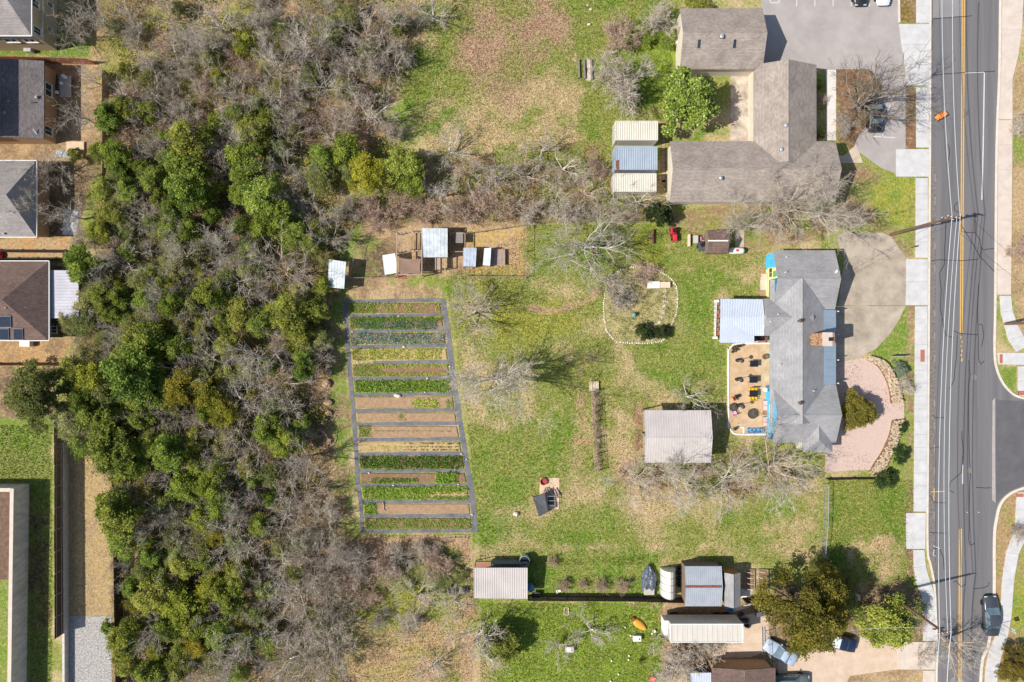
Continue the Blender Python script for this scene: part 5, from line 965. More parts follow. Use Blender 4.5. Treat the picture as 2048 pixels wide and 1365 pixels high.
for (x0, y0), (x1, y1) in (((1094, 993), (1110, 993)), ((1110, 993), (1110, 1012)), ((1110, 1012), (1094, 1012)), ((1094, 1012), (1094, 993)), ((1094, 1002), (1110, 1002))): MB().tube([W(x0, y0, 1.0), W(x1, y1, 1.0)], .035, 5).build('rail', galvp, t)
for k in range(7): c = W(1092 + k * 4, 986, .3); MB().box((c[0], c[1] + rng.uniform(-.2, .2), .12 + .05 * k % .2), (.12, 1.1, .08), rng.uniform(.2, .6)).build('plank', mat('grey_pink_wood', (0, 0, 0)), t)
MB().box((*W2(1102, 1002, .3), .25), (.7, .8, .4)).build('crate', mat('crate_dark', (70, 70, 74), (96, 94, 96), 5, .8), t)
# ---------------------------------------------------------------- patio with its furniture
pp = [(1540, 869), (1476, 869), (1464, 864), (1458, 855), (1456.5, 845), (1456, 710), (1458, 699), (1464, 692), (1474, 688), (1540, 687)]
pat = struct('patio', MB().prism(wpx(pp), -.1, .1), mat('sandy_patio', (184, 152, 116), (214, 184, 148), .9, .95, .006, bsc=10, detail=9))
m = MB(); P = [Vector(p) for p in wpx(smooth_px(pp, 3))]
lf = []; rg = []
for i, p in enumerate(P):
    d = (P[min(i + 1, len(P) - 1)] - P[max(i - 1, 0)]).normalized(); nn = Vector((-d.y, d.x)) * .09; lf.append(p + nn); rg.append(p - nn)
band(m, rg, lf, -.1, .2); m.build('white_edging', trimw, pat)
MB().prism(wpx([(1486, 854), (1488, 854), (1488, 869), (1486, 869)]), .1, .2).build('white_edging', trimw, pat); MB().prism(wpx([(1474, 854), (1488, 854), (1488, 855.6), (1474, 855.6)]), .1, .195).build('white_edging', trimw, pat)
blk = mat('black_table', (28, 30, 36), (40, 42, 50), 3, .5); yw = mat('yellow_chair', (222, 178, 40), (232, 192, 60), 3, .6); pkm = mat('pink_cushion', (222, 174, 164), (232, 190, 180), 3, .8); bch = mat('blue_chair', (70, 150, 206), (90, 168, 218), 3, .6)
def table(x, y, label):
    c = W(x, y, .8); t = thing('patio_table', label, 'table', (c[0], c[1], .1), 'black patio tables'); MB().bbox((c[0], c[1], .83), (1.0, .75, .05), 0, .01).build('tabletop', blk, t)
    for sx in (-.42, .42):
        for sy in (-.3, .3): MB().box((c[0] + sx, c[1] + sy, .45), (.05, .05, .7)).build('leg', blk, t)
for x, y, l_ in ((1508, 728, 'black square patio table nearest the verandah'), (1507, 760, 'black patio table in the middle of the patio'), (1507, 788, 'black patio table with yellow chairs on both sides')): table(x, y, l_)
def chair(x, y, rz, mt, label, cat='chair', group=None, w=.46, name='patio_chair', zb=.1):
    c = W(x, y, .5); t = thing(name, label, cat, (c[0], c[1], zb), group); t.rotation_euler = (0, 0, rz)
    def loc(mb, nm): o = mb.build(nm, mt); o.parent = t; return o
    loc(MB().bbox((0, 0, .36), (w, .44, .05), 0, .015), 'seat'); loc(MB().box((0, .21, .62), (w, .04, .5), 0, R(-12)), 'backrest')
    for sx in (-w / 2 + .04, w / 2 - .04):
        for sy in (-.18, .18): loc(MB().box((sx, sy, .17), (.04, .04, .34)), 'leg')
        loc(MB().box((sx, 0, .54), (.06, .42, .035)), 'armrest')
    return t
chair(1502, 780, 0, yw, 'yellow chair above the lowest black table, left one', 'chair', 'yellow patio chairs'); chair(1510, 780, 0, yw, 'yellow chair above the lowest black table, right one', 'chair', 'yellow patio chairs'); chair(1503, 797, R(180), yw, 'yellow chair below the lowest black table, left one', 'chair', 'yellow patio chairs'); chair(1510, 797, R(180), yw, 'yellow chair below the lowest black table, right one', 'chair', 'yellow patio chairs')
for k in range(4): chair(1499 + k * 7.8, 861, R(180), bch, ['blue slatted chair, leftmost of the row at the patio foot', 'second blue slatted chair from the left', 'third blue slatted chair from the left', 'blue slatted chair beside the round grey planter'][k], 'chair', 'blue patio chairs', .58)
def heater(x, y, label):
    c = W(x, y, 2.2); t = thing('patio_heater', label, 'heater', (c[0], c[1], .1), 'patio heaters'); MB().lathe([(.2, .1), (.22, .3), (.2, .75), (.06, .8)], (c[0], c[1], 0), 12).build('base', blk, t); MB().tube([(c[0], c[1], .8), (c[0], c[1], 2.05)], .035, 6).build('pole', galvp, t); MB().lathe([(.26, 2.08), (.25, 2.1), (.1, 2.22), (.02, 2.25)], (c[0], c[1], 0), 16).build('hood', mat('heater_hood', (60, 58, 60), (76, 74, 76), 4, .4), t, True)
for x, y, l_ in ((1485, 722, 'upper patio heater left of the first black table'), (1484, 761, 'middle patio heater left of the second black table'), (1487, 814, 'lower patio heater above the dark fire pit')): heater(x, y, l_)
for y0, l_ in ((801, 'pale pink sofa against the blue wall, upper one'), (834, 'pale pink sofa against the blue wall, lower one')):
    a = W2(1526.5, y0 + 21, .4); b_ = W2(1536, y0, .4); t = thing('patio_sofa', l_, 'sofa', ((a[0] + b_[0]) / 2, (a[1] + b_[1]) / 2, .1), 'pink patio sofas'); cx = (a[0] + b_[0]) / 2
    MB().box((cx, (a[1] + b_[1]) / 2, .25), (b_[0] - a[0], b_[1] - a[1], .28)).build('frame', tim, t); MB().box((b_[0] - .05, (a[1] + b_[1]) / 2, .6), (.08, b_[1] - a[1], .42)).build('backrest', tim, t)
    for k in range(2): MB().bbox((cx - .04, a[1] + (b_[1] - a[1]) * (.26 + .48 * k), .46), (b_[0] - a[0] - .14, (b_[1] - a[1]) * .45, .16), 0, .05).build('cushion', pkm, t)
c = W(1531, 826, .4); solo('side_table', MB().bbox((c[0], c[1], .32), (.5, .5, .44), 0, .02), mat('wood_box', (160, 110, 66), (180, 130, 84), 4, .7), 'small brown wooden box between the pink sofas', 'table')
for x, y, r, l_, h_ in ((1505, 828, .62, 'dark round mesh fire pit on the patio', .5), (1466, 815, .5, 'round mesh domed fire pit at the patio edge', .45)):
    t = thing('fire_pit', l_, 'fire pit', (*W2(x, y, .3), .1)); c = W(x, y, .3); MB().lathe([(r * .5, .12), (r, .35), (r * .98, .38), (r * .6, .2), (.05, .18)], (c[0], c[1], 0), 18).build('bowl', mat('fire_iron', (84, 76, 70), (104, 94, 88), 5, .7), t)
    for k in range(3): a = 2.1 * k; MB().tube([(c[0] + math.cos(a) * r * .7, c[1] + math.sin(a) * r * .7, .1), (c[0] + math.cos(a) * r * .5, c[1] + math.sin(a) * r * .5, .25)], .03, 5).build('leg', MATS['fire_iron'], t)
    m = MB()
    for k in range(8):
        a = math.pi * k / 8; m.tube([(c[0] + math.cos(a) * r * math.cos(b_), c[1] + math.sin(a) * r * math.cos(b_), .38 + r * .6 * math.sin(b_)) for b_ in [math.pi * q / 10 for q in range(11)]], .012, 3)
    for q in (.3, .7, 1.1): m.tube([(c[0] + math.cos(u) * r * math.cos(q), c[1] + math.sin(u) * r * math.cos(q), .38 + r * .6 * math.sin(q)) for u in [6.2832 * s / 20 for s in range(21)]], .012, 3)
    o = m.build('mesh_dome', MATS['fire_iron'], t); o['kind'] = 'stuff'
chair(1468, 797, R(120), mat('orange_chair', (224, 140, 88), (234, 160, 108), 3, .7), 'orange chair at the left edge of the patio', 'chair', None, .6); chair(1468, 827, R(200), mat('rose_chair', (214, 160, 176), (226, 180, 192), 3, .7), 'rose pink chair beside the mesh domed fire pit', 'chair', None, .6)
c = W(1476, 793, .4); solo('side_table', MB().bbox((c[0], c[1], .3), (.42, .36, .4), R(25), .02), blk, 'small dark table beside the orange chair', 'table'); c = W(1531, 780, .6); solo('side_table', MB().lathe([(.2, .1), (.04, .13), (.04, .6), (.26, .62), (.26, .65)], (c[0], c[1], 0), 16), trimw, 'small round white table against the blue wall', 'table')
c = W(1531, 859, .5); solo('planter', MB().lathe([(.3, .1), (.42, .5), (.42, .62), (.34, .6), (.1, .58)], (c[0], c[1], 0), 18), mat('grey_planter', (110, 108, 104), (130, 128, 122), 5, .8), 'large round grey planter in the lower patio corner', 'planter'); c = W(1531, 714, .5); solo('barrel_planter', MB().lathe([(.28, .1), (.34, .35), (.32, .6), (.26, .58), (.1, .52)], (c[0], c[1], 0), 16), mat('barrel_wood', (112, 86, 60), (134, 106, 76), 5, .8), 'wooden barrel planter beneath the verandah step', 'planter')
for k, (x, y, r) in enumerate([(1464, 704, .16), (1466, 697, .24), (1473, 694, .2), (1470, 701, .14), (1480, 692, .17), (1469, 858, .2)]):
    c = W(x, y, .3); t = thing('potted_plant', ['potted plant, lowest of the cluster in the upper patio corner', 'largest potted plant of the cluster in the upper patio corner', 'potted plant in the middle of the upper corner cluster', 'smallest potted plant of the upper corner cluster', 'potted plant at the right end of the upper corner cluster', 'dark potted plant in the rounded lower patio corner'][k], 'potted plant', (c[0], c[1], .1), 'potted plants of the patio'); MB().lathe([(r * .6, .1), (r, .4), (r * .9, .4), (r * .8, .36), (.02, .36)], (c[0], c[1], 0), 12).build('pot', mat('dark_pot', (86, 76, 72), (110, 98, 92), 6, .7), t)
    m = MB()
    for j in range(26): a = rng.uniform(0, 6.28); e = (c[0] + math.cos(a) * r * 1.3, c[1] + math.sin(a) * r * 1.3, .4 + rng.uniform(.05, .4)); m.add([(c[0], c[1], .38), ((c[0] + e[0]) / 2 - math.sin(a) * .05, (c[1] + e[1]) / 2 + math.cos(a) * .05, e[2] + .05), e, ((c[0] + e[0]) / 2 + math.sin(a) * .05, (c[1] + e[1]) / 2 - math.cos(a) * .05, e[2] + .05)], [(0, 1, 2, 3)])
    m.build('foliage', mat('pot_leaf', (60, 64, 40), (110, 100, 70), 6, .7), t)
t = thing('grill', 'dark grill and clutter under the verandah corner', 'grill', (*W2(1522, 676), 0)); MB().bbox((*W2(1517, 677, .8), .65), (.8, .6, 1.1)).build('body', blk, t); MB().bbox((*W2(1529, 678, .8), .4), (.9, .5, .8)).build('side_cabinet', mat('rust', (0, 0, 0)), t)
for k, y in enumerate((616, 632, 650, 666)): chair(1438, y, R(-90), mat('brick_chair', (168, 92, 76), (184, 110, 92), 3, .7) if k % 2 else mat('grey_chair', (120, 112, 112), (140, 132, 130), 3, .7), ['grey chair on the verandah deck, topmost', 'red chair on the verandah deck, second from top', 'grey chair on the verandah deck, third from top', 'red chair on the verandah deck, lowest'][k], 'chair', 'verandah chairs', .5, zb=.28)
# ---------------------------------------------------------------- things by the little brown shed
t = thing('propane_tank', 'white propane tank with a red emblem beside the little brown shed', 'tank', (*W2(1473, 503, .5), 0)); c = W(1473, 502, .6); prof = [(.0, -.95), (.2, -.93), (.34, -.82), (.4, -.65), (.4, .65), (.34, .82), (.2, .93), (.0, .95)]
m = MB().lathe(prof, (0, 0, 0), 18); m.v = [(c[0] + v[2], c[1] + v[0], .62 + v[1]) for v in m.v]; m.build('shell', trimw, t, True)
red = mat('red_paint', (196, 40, 48), (208, 56, 62), 3, .5)
m = MB(); ev = [(-.2, 0), (-.16, .14), (-.02, .12), (.02, .16), (.16, .12), (.2, 0), (.16, -.14), (.02, -.12), (-.02, -.16), (-.16, -.12)]; vs = []
for (x, y) in ev: vs.append((c[0] + x, c[1] + y, .62 + math.sqrt(max(.408 ** 2 - y * y, 0))))
m.add(vs + [(c[0], c[1], 1.03)], [(i, (i + 1) % 10, 10) for i in range(10)]); m.build('emblem', red, t)
for x in (-.55, .55): MB().box((c[0] + x, c[1], .12), (.14, .6, .24)).build('foot', conc_o, t)
t = thing('riding_mower', 'red riding mower parked by the dark evergreen', 'mower', (*W2(1346, 470), 0)); c = W(1347, 470)
MB().bbox((c[0] + .05, c[1] - .45, .62), (.52, .85, .45), 0, .08).build('hood', red, t); MB().bbox((c[0] - .1, c[1] + .45, .5), (.75, .8, .35), 0, .06).build('rear_body', red, t); MB().bbox((c[0] - .08, c[1] + .38, .78), (.42, .42, .14), 0, .04).build('seat', blk, t); MB().box((c[0] - .08, c[1] + .6, .98), (.42, .08, .4)).build('seat_back', blk, t)
MB().bbox((c[0], c[1] + .05, .28), (.95, .8, .18), 0, .05).build('mower_deck', mat('deck_dark', (96, 34, 36)), t); m = MB(); m.tube([(c[0] - .02, c[1] - .02, .8), (c[0] - .02, c[1] + .1, 1.0)], .025, 5); m.build('steering_column', blk, t)
m = MB(); m.tube([(c[0] - .02 + math.cos(a) * .17, c[1] + .12 + math.sin(a) * .15, 1.0 + math.sin(a) * .06) for a in [6.2832 * k / 14 for k in range(15)]], .02, 5); m.build('steering_wheel', blk, t)
tyre = mat('tyre_rubber', (0, 0, 0))
def wheel(t, x, y, r, w, ax='x', rim=None):
    m = MB().lathe([(r * .55, -w / 2), (r * .9, -w / 2), (r, -w * .3), (r, w * .3), (r * .9, w / 2), (r * .55, w / 2)], (0, 0, 0), 16); f_ = (lambda v: (x + v[2], y + v[0], r + v[1])) if ax == 'x' else (lambda v: (x + v[0], y + v[2], r + v[1]))
    m.v = [f_(v) for v in m.v]; o = m.build('wheel', tyre, t); k = MB().lathe([(r * .56, -w * .42), (r * .56, w * .42)], (0, 0, 0), 12); k.v = [f_(v) for v in k.v]; k.build('rim', rim or galv, o)
for x, y, r, w in ((-.38, .5, .3, .22), (.3, .5, .3, .22), (-.28, -.6, .2, .15), (.38, -.6, .2, .15)): wheel(t, c[0] + x, c[1] + y, r, w)
t = thing('log', 'brown trunk lying below the dark evergreen', 'log', (*W2(1305, 472), 0)); MB().tube([W(1305, 460, .25), W(1304.5, 474, .27), W(1305, 488, .24)], [.26, .27, .24], 9).build('trunk', bark_m := mat('log_bark', (112, 80, 58), (136, 102, 78), 4, .9), t)
t = thing('garden_cart', 'dark cart heaped with black bins left of the little brown shed', 'cart', (*W2(1401, 494), 0)); c = W(1401, 494); MB().box((c[0], c[1], .4), (.8, 1.1, .4), R(12)).build('tub', mat('crate_dark', (0, 0, 0)), t); MB().box((c[0] + .1, c[1] + .2, .68), (.5, .5, .2), R(30)).build('bin', blk, t); wheel(t, c[0] - .45, c[1], .2, .1); wheel(t, c[0] + .45, c[1], .2, .1); MB().tube([(c[0], c[1] - .55, .5), (c[0] - .2, c[1] - 1.0, .7)], .03, 5).build('handle', galvp, t)
t = thing('potting_table', 'grey topped potting table left of the little brown shed', 'table', (*W2(1386, 482), 0)); c = W(1388, 481); MB().bbox((c[0], c[1], .8), (.6, .95, .06), 0, .01).build('tabletop', mat('grey_top', (176, 178, 174), (190, 192, 188), 4, .6), t)
for sx in (-.24, .24):
    for sy in (-.4, .4): MB().box((c[0] + sx, c[1] + sy, .39), (.06, .06, .77)).build('leg', tim, t)
solo('bench', MB().bbox((*W2(1377, 482), .22), (.28, 1.5, .44), 0, .02), mat('pale_wood', (0, 0, 0)), 'narrow pale plank bench left of the potting table', 'bench')
solo('paving_slab', MB().prism(wpx([(1470, 461), (1488, 460), (1488, 496), (1470, 496)]), 0, .08), mat('mottled_slab', (168, 156, 132), (196, 184, 160), 4, .9), 'mottled slab of ground cover right of the little brown shed', 'slab')
chair(1405, 478, R(90), mat('pink_chair', (226, 150, 156), (234, 168, 172), 3, .7), 'pink garden chair against the little brown shed', 'chair', None, .5, zb=0)
# ---------------------------------------------------------------- things along the lower fence
t = thing('tarped_boat', 'boat on a trailer under a dark crumpled tarp', 'boat', (*W2(1298, 1162), 0)); m = MB(); st = [(1132, .12, .7), (1140, .5, .9), (1150, .85, 1.0), (1160, .95, 1.1), (1172, .95, 1.05), (1184, .85, .8)]; n = 8; vs = []
for y, hw, h_ in st:
    c = W(1298, y, .6)
    for j in range(n + 1): a = math.pi * j / n; vs.append((c[0] + math.cos(a) * hw + rng.uniform(-.05, .05), c[1] + rng.uniform(-.06, .06), .35 + math.sin(a) * (h_ - .35) * rng.uniform(.75, 1.1)))
m.add(vs, [(i * (n + 1) + j, (i + 1) * (n + 1) + j, (i + 1) * (n + 1) + j + 1, i * (n + 1) + j + 1) for i in range(len(st) - 1) for j in range(n)]); m.build('tarp', mat('dark_tarp', (56, 62, 72), (112, 120, 132), 3, .35, .06, bsc=5, spec=.5), t)
c = W(1298, 1182, .6); MB().bbox((c[0], c[1], .6), (1.25, .9, .5), 0, .03).build('transom_box', mat('stern_grey', (176, 170, 160), (192, 186, 176), 3, .7), t); wheel(t, *W2(1284, 1165), .3, .2); wheel(t, *W2(1312, 1165), .3, .2); MB().tube([W(1298, 1135, .4), W(1298, 1126, .35)], .05, 6).build('tow_bar', blk, t); MB().prism(wpx([(1287, 1140), (1309, 1140), (1309, 1188), (1287, 1188)]), .28, .38).build('trailer_frame', blk, t)
t = thing('hoop_greenhouse', 'small hoop greenhouse with translucent sheeting beside the tarped boat', 'greenhouse', (*W2(1335, 1160), 0)); x0, y0 = W2(1321, 1190, .3); x1, y1 = W2(1350, 1136, .3); cx = (x0 + x1) / 2; hw = (x1 - x0) / 2; film = mat('greenhouse_film', (206, 208, 202), (222, 224, 218), 2, .25, spec=.6)
m = MB(); vs = []; n = 12
for y in (y0, y1):
    for j in range(n + 1): a = math.pi * j / n; vs.append((cx + math.cos(a) * hw, y, .05 + math.sin(a) * 1.9))
m.add(vs, [(j, j + 1, n + 2 + j, n + 1 + j) for j in range(n)]); m.build('film', film, t, True)
for k in range(5): y = y0 + (y1 - y0) * k / 4; MB().tube([(cx + math.cos(math.pi * j / n) * (hw + .02), y, .05 + math.sin(math.pi * j / n) * 1.93) for j in range(n + 1)], .03, 5).build('hoop', tim, t)
MB().tube([(cx, y0, 1.97), (cx, y1, 1.97)], .03, 5).build('ridge_pole', tim, t)
for y in (y0, y1): m = MB(); m.add([(cx + math.cos(math.pi * j / n) * hw * .98, y, .05 + math.sin(math.pi * j / n) * 1.88) for j in range(n + 1)], [tuple(range(n + 1))]); m.build('end_sheet', film, t)
for k, y in enumerate((1136, 1146, 1157, 1168)): c = W(1361, y); solo('tyre_stack', MB().lathe([(.16, 0), (.3, .02), (.33, .12), (.3, .22), (.3, .26), (.33, .36), (.3, .46), (.16, .48), (.15, .1)], (c[0] - .2, c[1], 0), 16), tyre, f'stack of black tyres beside the rusty ridge shed, {ORD[k]} from top', 'tyres', 'tyre stacks by the greenhouse', True)
for x, l_ in ((1498, 'netless hoop raised bed nearest the small grey shed'), (1525, 'hoop raised bed with plants, farther from the small grey shed')):
    t = thing('raised_bed', l_, 'raised bed', (*W2(x, 1156), 0), 'hoop raised beds'); x0, y0 = W2(x - 10, 1178); x1, y1 = W2(x + 10, 1138)
    for p, q in (((x0, y0), (x1, y0 + .06)), ((x0, y1 - .06), (x1, y1)), ((x0, y0 + .06), (x0 + .06, y1 - .06)), ((x1 - .06, y0 + .06), (x1, y1 - .06))): MB().prism([p, (q[0], p[1]), q, (p[0], q[1])], 0, .3).build('board', tim, t)
    MB().prism([(x0 + .06, y0 + .06), (x1 - .06, y0 + .06), (x1 - .06, y1 - .06), (x0 + .06, y1 - .06)], -.02, .24).build('soil', soilC, t)
    for k in range(4): y = y0 + .2 + (y1 - y0 - .4) * k / 3; MB().tube([((x0 + x1) / 2 + math.cos(math.pi * j / 8) * (x1 - x0) * .48, y, .28 + math.sin(math.pi * j / 8) * .7) for j in range(9)], .025, 5).build('hoop', trimw, t)
    crop(t, x - 8, x + 8, 1142, 1175, 60, .2, 4, .07, [Gm, (120, 110, 80), (150, 70, 50)], h=.2)
def crumple(name, px, mt, label, cat, h=.35):
    """loose sheet thrown over things"""
    xs_ = [p[0] for p in px]; ys_ = [p[1] for p in px]; n = 9; m = MB(); q = [Vector((*W2(*p), 0)) for p in px]; vs = []
    for i in range(n + 1):
        for j in range(n + 1):
            p = q[0].lerp(q[1], i / n).lerp(q[3].lerp(q[2], i / n), j / n); e = math.sin(math.pi * i / n) * math.sin(math.pi * j / n); vs.append((p.x + rng.uniform(-.06, .06), p.y + rng.uniform(-.06, .06), .03 + h * e * rng.uniform(.5, 1.1)))
    m.add(vs, [(i * (n + 1) + j, (i + 1) * (n + 1) + j, (i + 1) * (n + 1) + j + 1, i * (n + 1) + j + 1) for i in range(n) for j in range(n)]); return solo(name, m, mt, label, cat)
crumple('tarp', [(1482, 1196), (1502, 1198), (1506, 1178), (1481, 1178)], trimw, 'white crumpled tarp between the grey shed and raised beds', 'tarp'); crumple('tarp', [(1450, 1215), (1468, 1232), (1466, 1212), (1462, 1207)], mat('blue_tarp', (50, 130, 176), (80, 160, 200), 3, .5), 'blue tarp below the small grey shed', 'tarp', .6); crumple('tarp', [(1466, 1224), (1500, 1214), (1502, 1208), (1464, 1212)], mat('cream_tarp', (214, 204, 184), (228, 220, 202), 3, .7), 'cream sheet beside the blue tarp', 'tarp', .5)
for k, (x, y, r) in enumerate([(1482, 1228, .4), (1490, 1240, .5), (1478, 1238, .35), (1494, 1252, .42)]): solo('trash_bag', MB().rock((*W2(x, y), .1), r, rng), mat('black_bag', (34, 34, 38), (70, 70, 76), 6, .35, spec=.5), ['black bag by the trailer end, topmost', 'black bag by the trailer end, largest', 'black bag by the trailer end, leftmost', 'black bag by the trailer end, lowest'][k], 'bag', 'black bags by the trailer')
t = thing('wheelie_bin', 'dark grey bin lying near the golden cedar', 'bin', (*W2(1520, 1222), 0)); MB().bbox((*W2(1514, 1224), .45), (.7, .6, .9), .2).build('body', mat('bin_grey', (84, 92, 104), (100, 108, 118), 4, .5), t); MB().bbox((*W2(1524, 1220), .4), (.6, .6, .8), -.2).build('second_box', blk, t)
t = thing('water_tank', 'round galvanised tank at the corner of the long beige shed', 'tank', (*W2(1049, 1122), 0)); c = W(1049, 1121, .8); MB().lathe([(.62, 0), (.62, 1.2), (.58, 1.2), (.58, .3), (.02, .3)], (c[0], c[1], 0), 22).build('ring', galv, t); MB().lathe([(.57, .9), (.02, .91)], (c[0], c[1], 0), 22).build('water', mat('dark_water', (40, 50, 50), (50, 60, 60), 2, .1), t)
c = W(1061, 1176, .7); t = thing('water_butt', 'blue domed water butt right of the long beige shed', 'barrel', (c[0], c[1], 0)); MB().lathe([(.4, 0), (.46, .3), (.46, 1.0), (.3, 1.2), (.08, 1.26)], (c[0], c[1], 0), 16).build('body', mat('butt_blue', (76, 120, 160), (96, 140, 178), 3, .4), t, True)
t = thing('wheelbarrow', 'dark wheelbarrow under the blue water butt', 'wheelbarrow', (*W2(1072, 1190), 0)); c = W(1072, 1187); MB().add([(c[0] - .3, c[1] - .25, .3), (c[0] + .3, c[1] - .25, .3), (c[0] + .3, c[1] + .25, .3), (c[0] - .3, c[1] + .25, .3), (c[0] - .5, c[1] - .35, .6), (c[0] + .5, c[1] - .35, .6), (c[0] + .5, c[1] + .35, .6), (c[0] - .5, c[1] + .35, .6)], [(0, 1, 2, 3), (0, 1, 5, 4), (1, 2, 6, 5), (2, 3, 7, 6), (3, 0, 4, 7)]).build('tray', blk, t); wheel(t, c[0] + .6, c[1], .2, .08, 'y'); MB().tube([(c[0] - .9, c[1] - .25, .5), (c[0] + .55, c[1] - .1, .25)], .025, 5).build('handle', tim, t); MB().tube([(c[0] - .9, c[1] + .25, .5), (c[0] + .55, c[1] + .1, .25)], .025, 5).build('handle', tim, t)
chair(1117, 1183, R(20), mat('plastic_white', (226, 214, 206), (236, 226, 220), 3, .6), 'pale plastic chair beside the dark fence', 'chair', None, .6, zb=0)
for k, (x, y) in enumerate([(907, 1180), (930, 1180)]): crumple('debris_heap', [(x - 10, y + 8), (x + 10, y + 8), (x + 9, y - 8), (x - 8, y - 9)], mat('debris', (56, 52, 52), (150, 140, 132), 8, .8), ['dark debris heap left of the long beige shed, farther one', 'debris heap touching the long beige shed'][k], 'debris', .6)
# ---------------------------------------------------------------- things on the bright grass
t = thing('rowing_boat', 'small orange boat lying on the bright grass', 'boat', (*W2(1278, 1249), 0)); ca, sa = math.cos(R(-38)), math.sin(R(-38)); c = W(1279, 1249); m = MB(); n = 9; secs = [(-.95, .1, .25), (-.7, .42, .32), (-.2, .52, .34), (.4, .45, .33), (.95, .12, .28)]; vs = []
for x, hw, h_ in secs:
    for j in range(n): a = math.pi * j / (n - 1); u, v_ = x, math.cos(a) * hw; vs.append((c[0] + u * ca - v_ * sa, c[1] + u * sa + v_ * ca, .04 + math.sin(a) * h_))
m.add(vs, [(i * n + j, (i + 1) * n + j, (i + 1) * n + j + 1, i * n + j + 1) for i in range(4) for j in range(n - 1)] + [tuple(range(n)), tuple(range(4 * n, 5 * n))]); m.build('hull', mat('orange_hull', (222, 146, 50), (232, 166, 76), 3, .5), t, True); MB().tube([(c[0] - .95 * ca, c[1] - .95 * sa, .3), (c[0] + .95 * ca, c[1] + .95 * sa, .33)], .03, 5).build('keel', mat('hull_brown', (140, 80, 44)), t); MB().bbox((c[0] - .95 * ca - .1, c[1] - .95 * sa + .15, .2), (.35, .45, .4), R(-38)).build('bow_seat', mat('hull_brown', (0, 0, 0)), t)
for x, y, l_ in ((1274, 1277, 'white box with a black dot on the grass below the orange boat'), (1139, 1299, 'white box on the grass under a small bare tree')):
    c = W(x, y, .4); t = thing('beehive_box', l_, 'box', (c[0], c[1], 0), 'white boxes on the grass'); MB().bbox((c[0], c[1], .28), (.95, .62, .5), 0, .02).build('body', trimw, t); MB().bbox((c[0], c[1], .56), (1.0, .68, .07), 0, .02).build('lid', trimw, t); MB().lathe([(.1, .6), (.1, .62), (.01, .625)], (c[0] + .28, c[1] - .02, 0), 12).build('vent', blk, t)
    for sx in (-.4, .4): MB().box((c[0] + sx, c[1], .02), (.1, .5, .06)).build('foot', tim, t)
t = thing('goal_frame', 'small pale square frame on the grass below the dark fence', 'frame', (*W2(1133, 1223), 0))
for (a, b_) in (((1128, 1216), (1137, 1216)), ((1137, 1216), (1137, 1230)), ((1137, 1230), (1128, 1230)), ((1128, 1230), (1129, 1216))): MB().tube([W(*a, .12), W(*b_, .12)], .05, 5).build('bar', mat('pale_wood', (0, 0, 0)), t)
solo('bucket', MB().lathe([(.14, 0), (.2, .34), (.21, .35), (.17, .33), (.12, .05), (.01, .05)], W(1307, 1261, 0), 14), trimw, 'white bucket between the orange boat and the box trailer', 'bucket')
for k, (x, y) in enumerate([(1250, 1254), (1261, 1271), (1304, 1267), (1223, 1321), (1257, 1319), (1258, 1311), (1237, 1348), (1221, 1362)]): solo('ball', MB().lathe([(.02, 0), (.1, .03), (.13, .12), (.1, .21), (.02, .24)], W(x, y, 0), 10), mat('pale_ball', (224, 222, 190), (232, 230, 206), 4, .6), ['pale ball left of the orange boat', 'pale ball above the dotted white box', 'pale ball below the white bucket', 'pale ball nearest the left on the lower bright grass', 'pale ball left of the yucca, lower of two', 'pale ball left of the yucca, upper of two', 'pale ball near the bottom edge of the bright grass', 'pale ball lowest on the bright grass'][k], 'ball', 'pale balls on the grass', True)
solo('planter', MB().lathe([(.25, 0), (.36, .4), (.36, .45), (.3, .42), (.02, .4)], W(1303, 1356, 0), 14), mat('coral_pot', (206, 96, 82), (216, 116, 100), 4, .6), 'coral red pot by the bare bush at the bottom', 'planter')
t = thing('clutter_pile', 'pile of red and white clutter beside the white metal roof', 'clutter', (*W2(1400, 1340), 0))
for k in range(14): c = W(1388 + rng.uniform(0, 30), 1332 + rng.uniform(0, 12)); MB().bbox((c[0], c[1], .25), (rng.uniform(.2, .5), rng.uniform(.2, .5), .5), rng.uniform(0, 3)).build('box', [mat('cl_red', (170, 60, 50)), trimw, mat('cl_dark', (60, 56, 56)), mat('cl_blue', (110, 130, 150))][k % 4], t)
t = thing('satellite_dish', 'white dish on a stand below the box trailer', 'dish', (*W2(1436, 1330), 0)); c = W(1436, 1329, 1.0); MB().lathe([(.03, 0), (.25, .03), (.4, .12)], (c[0], c[1], 1.0), 16).build('dish', trimw, t, True); MB().tube([(c[0], c[1], 0), (c[0], c[1], 1.02)], .04, 6).build('stand', galvp, t)
t = thing('yard_box', 'weathered open wooden box in the shade right of the golden cedar', 'box', (*W2(1708, 1197), 0)); a = W2(1695, 1203, .4); b_ = W2(1721, 1191, .4)
for p, q in (((a[0], a[1]), (b_[0], a[1] + .06)), ((a[0], b_[1] - .06), (b_[0], b_[1])), ((a[0], a[1] + .06), (a[0] + .06, b_[1] - .06)), ((b_[0] - .06, a[1] + .06), (b_[0], b_[1] - .06))): MB().prism([p, (q[0], p[1]), q, (p[0], q[1])], 0, .45).build('side', mat('pale_wood', (0, 0, 0)), t)
MB().prism([(a[0] + .9, a[1] + .06), (b_[0] - .06, a[1] + .06), (b_[0] - .06, b_[1] - .06), (a[0] + .9, b_[1] - .06)], .3, .42).build('lid', mat('pale_wood', (0, 0, 0)), t)
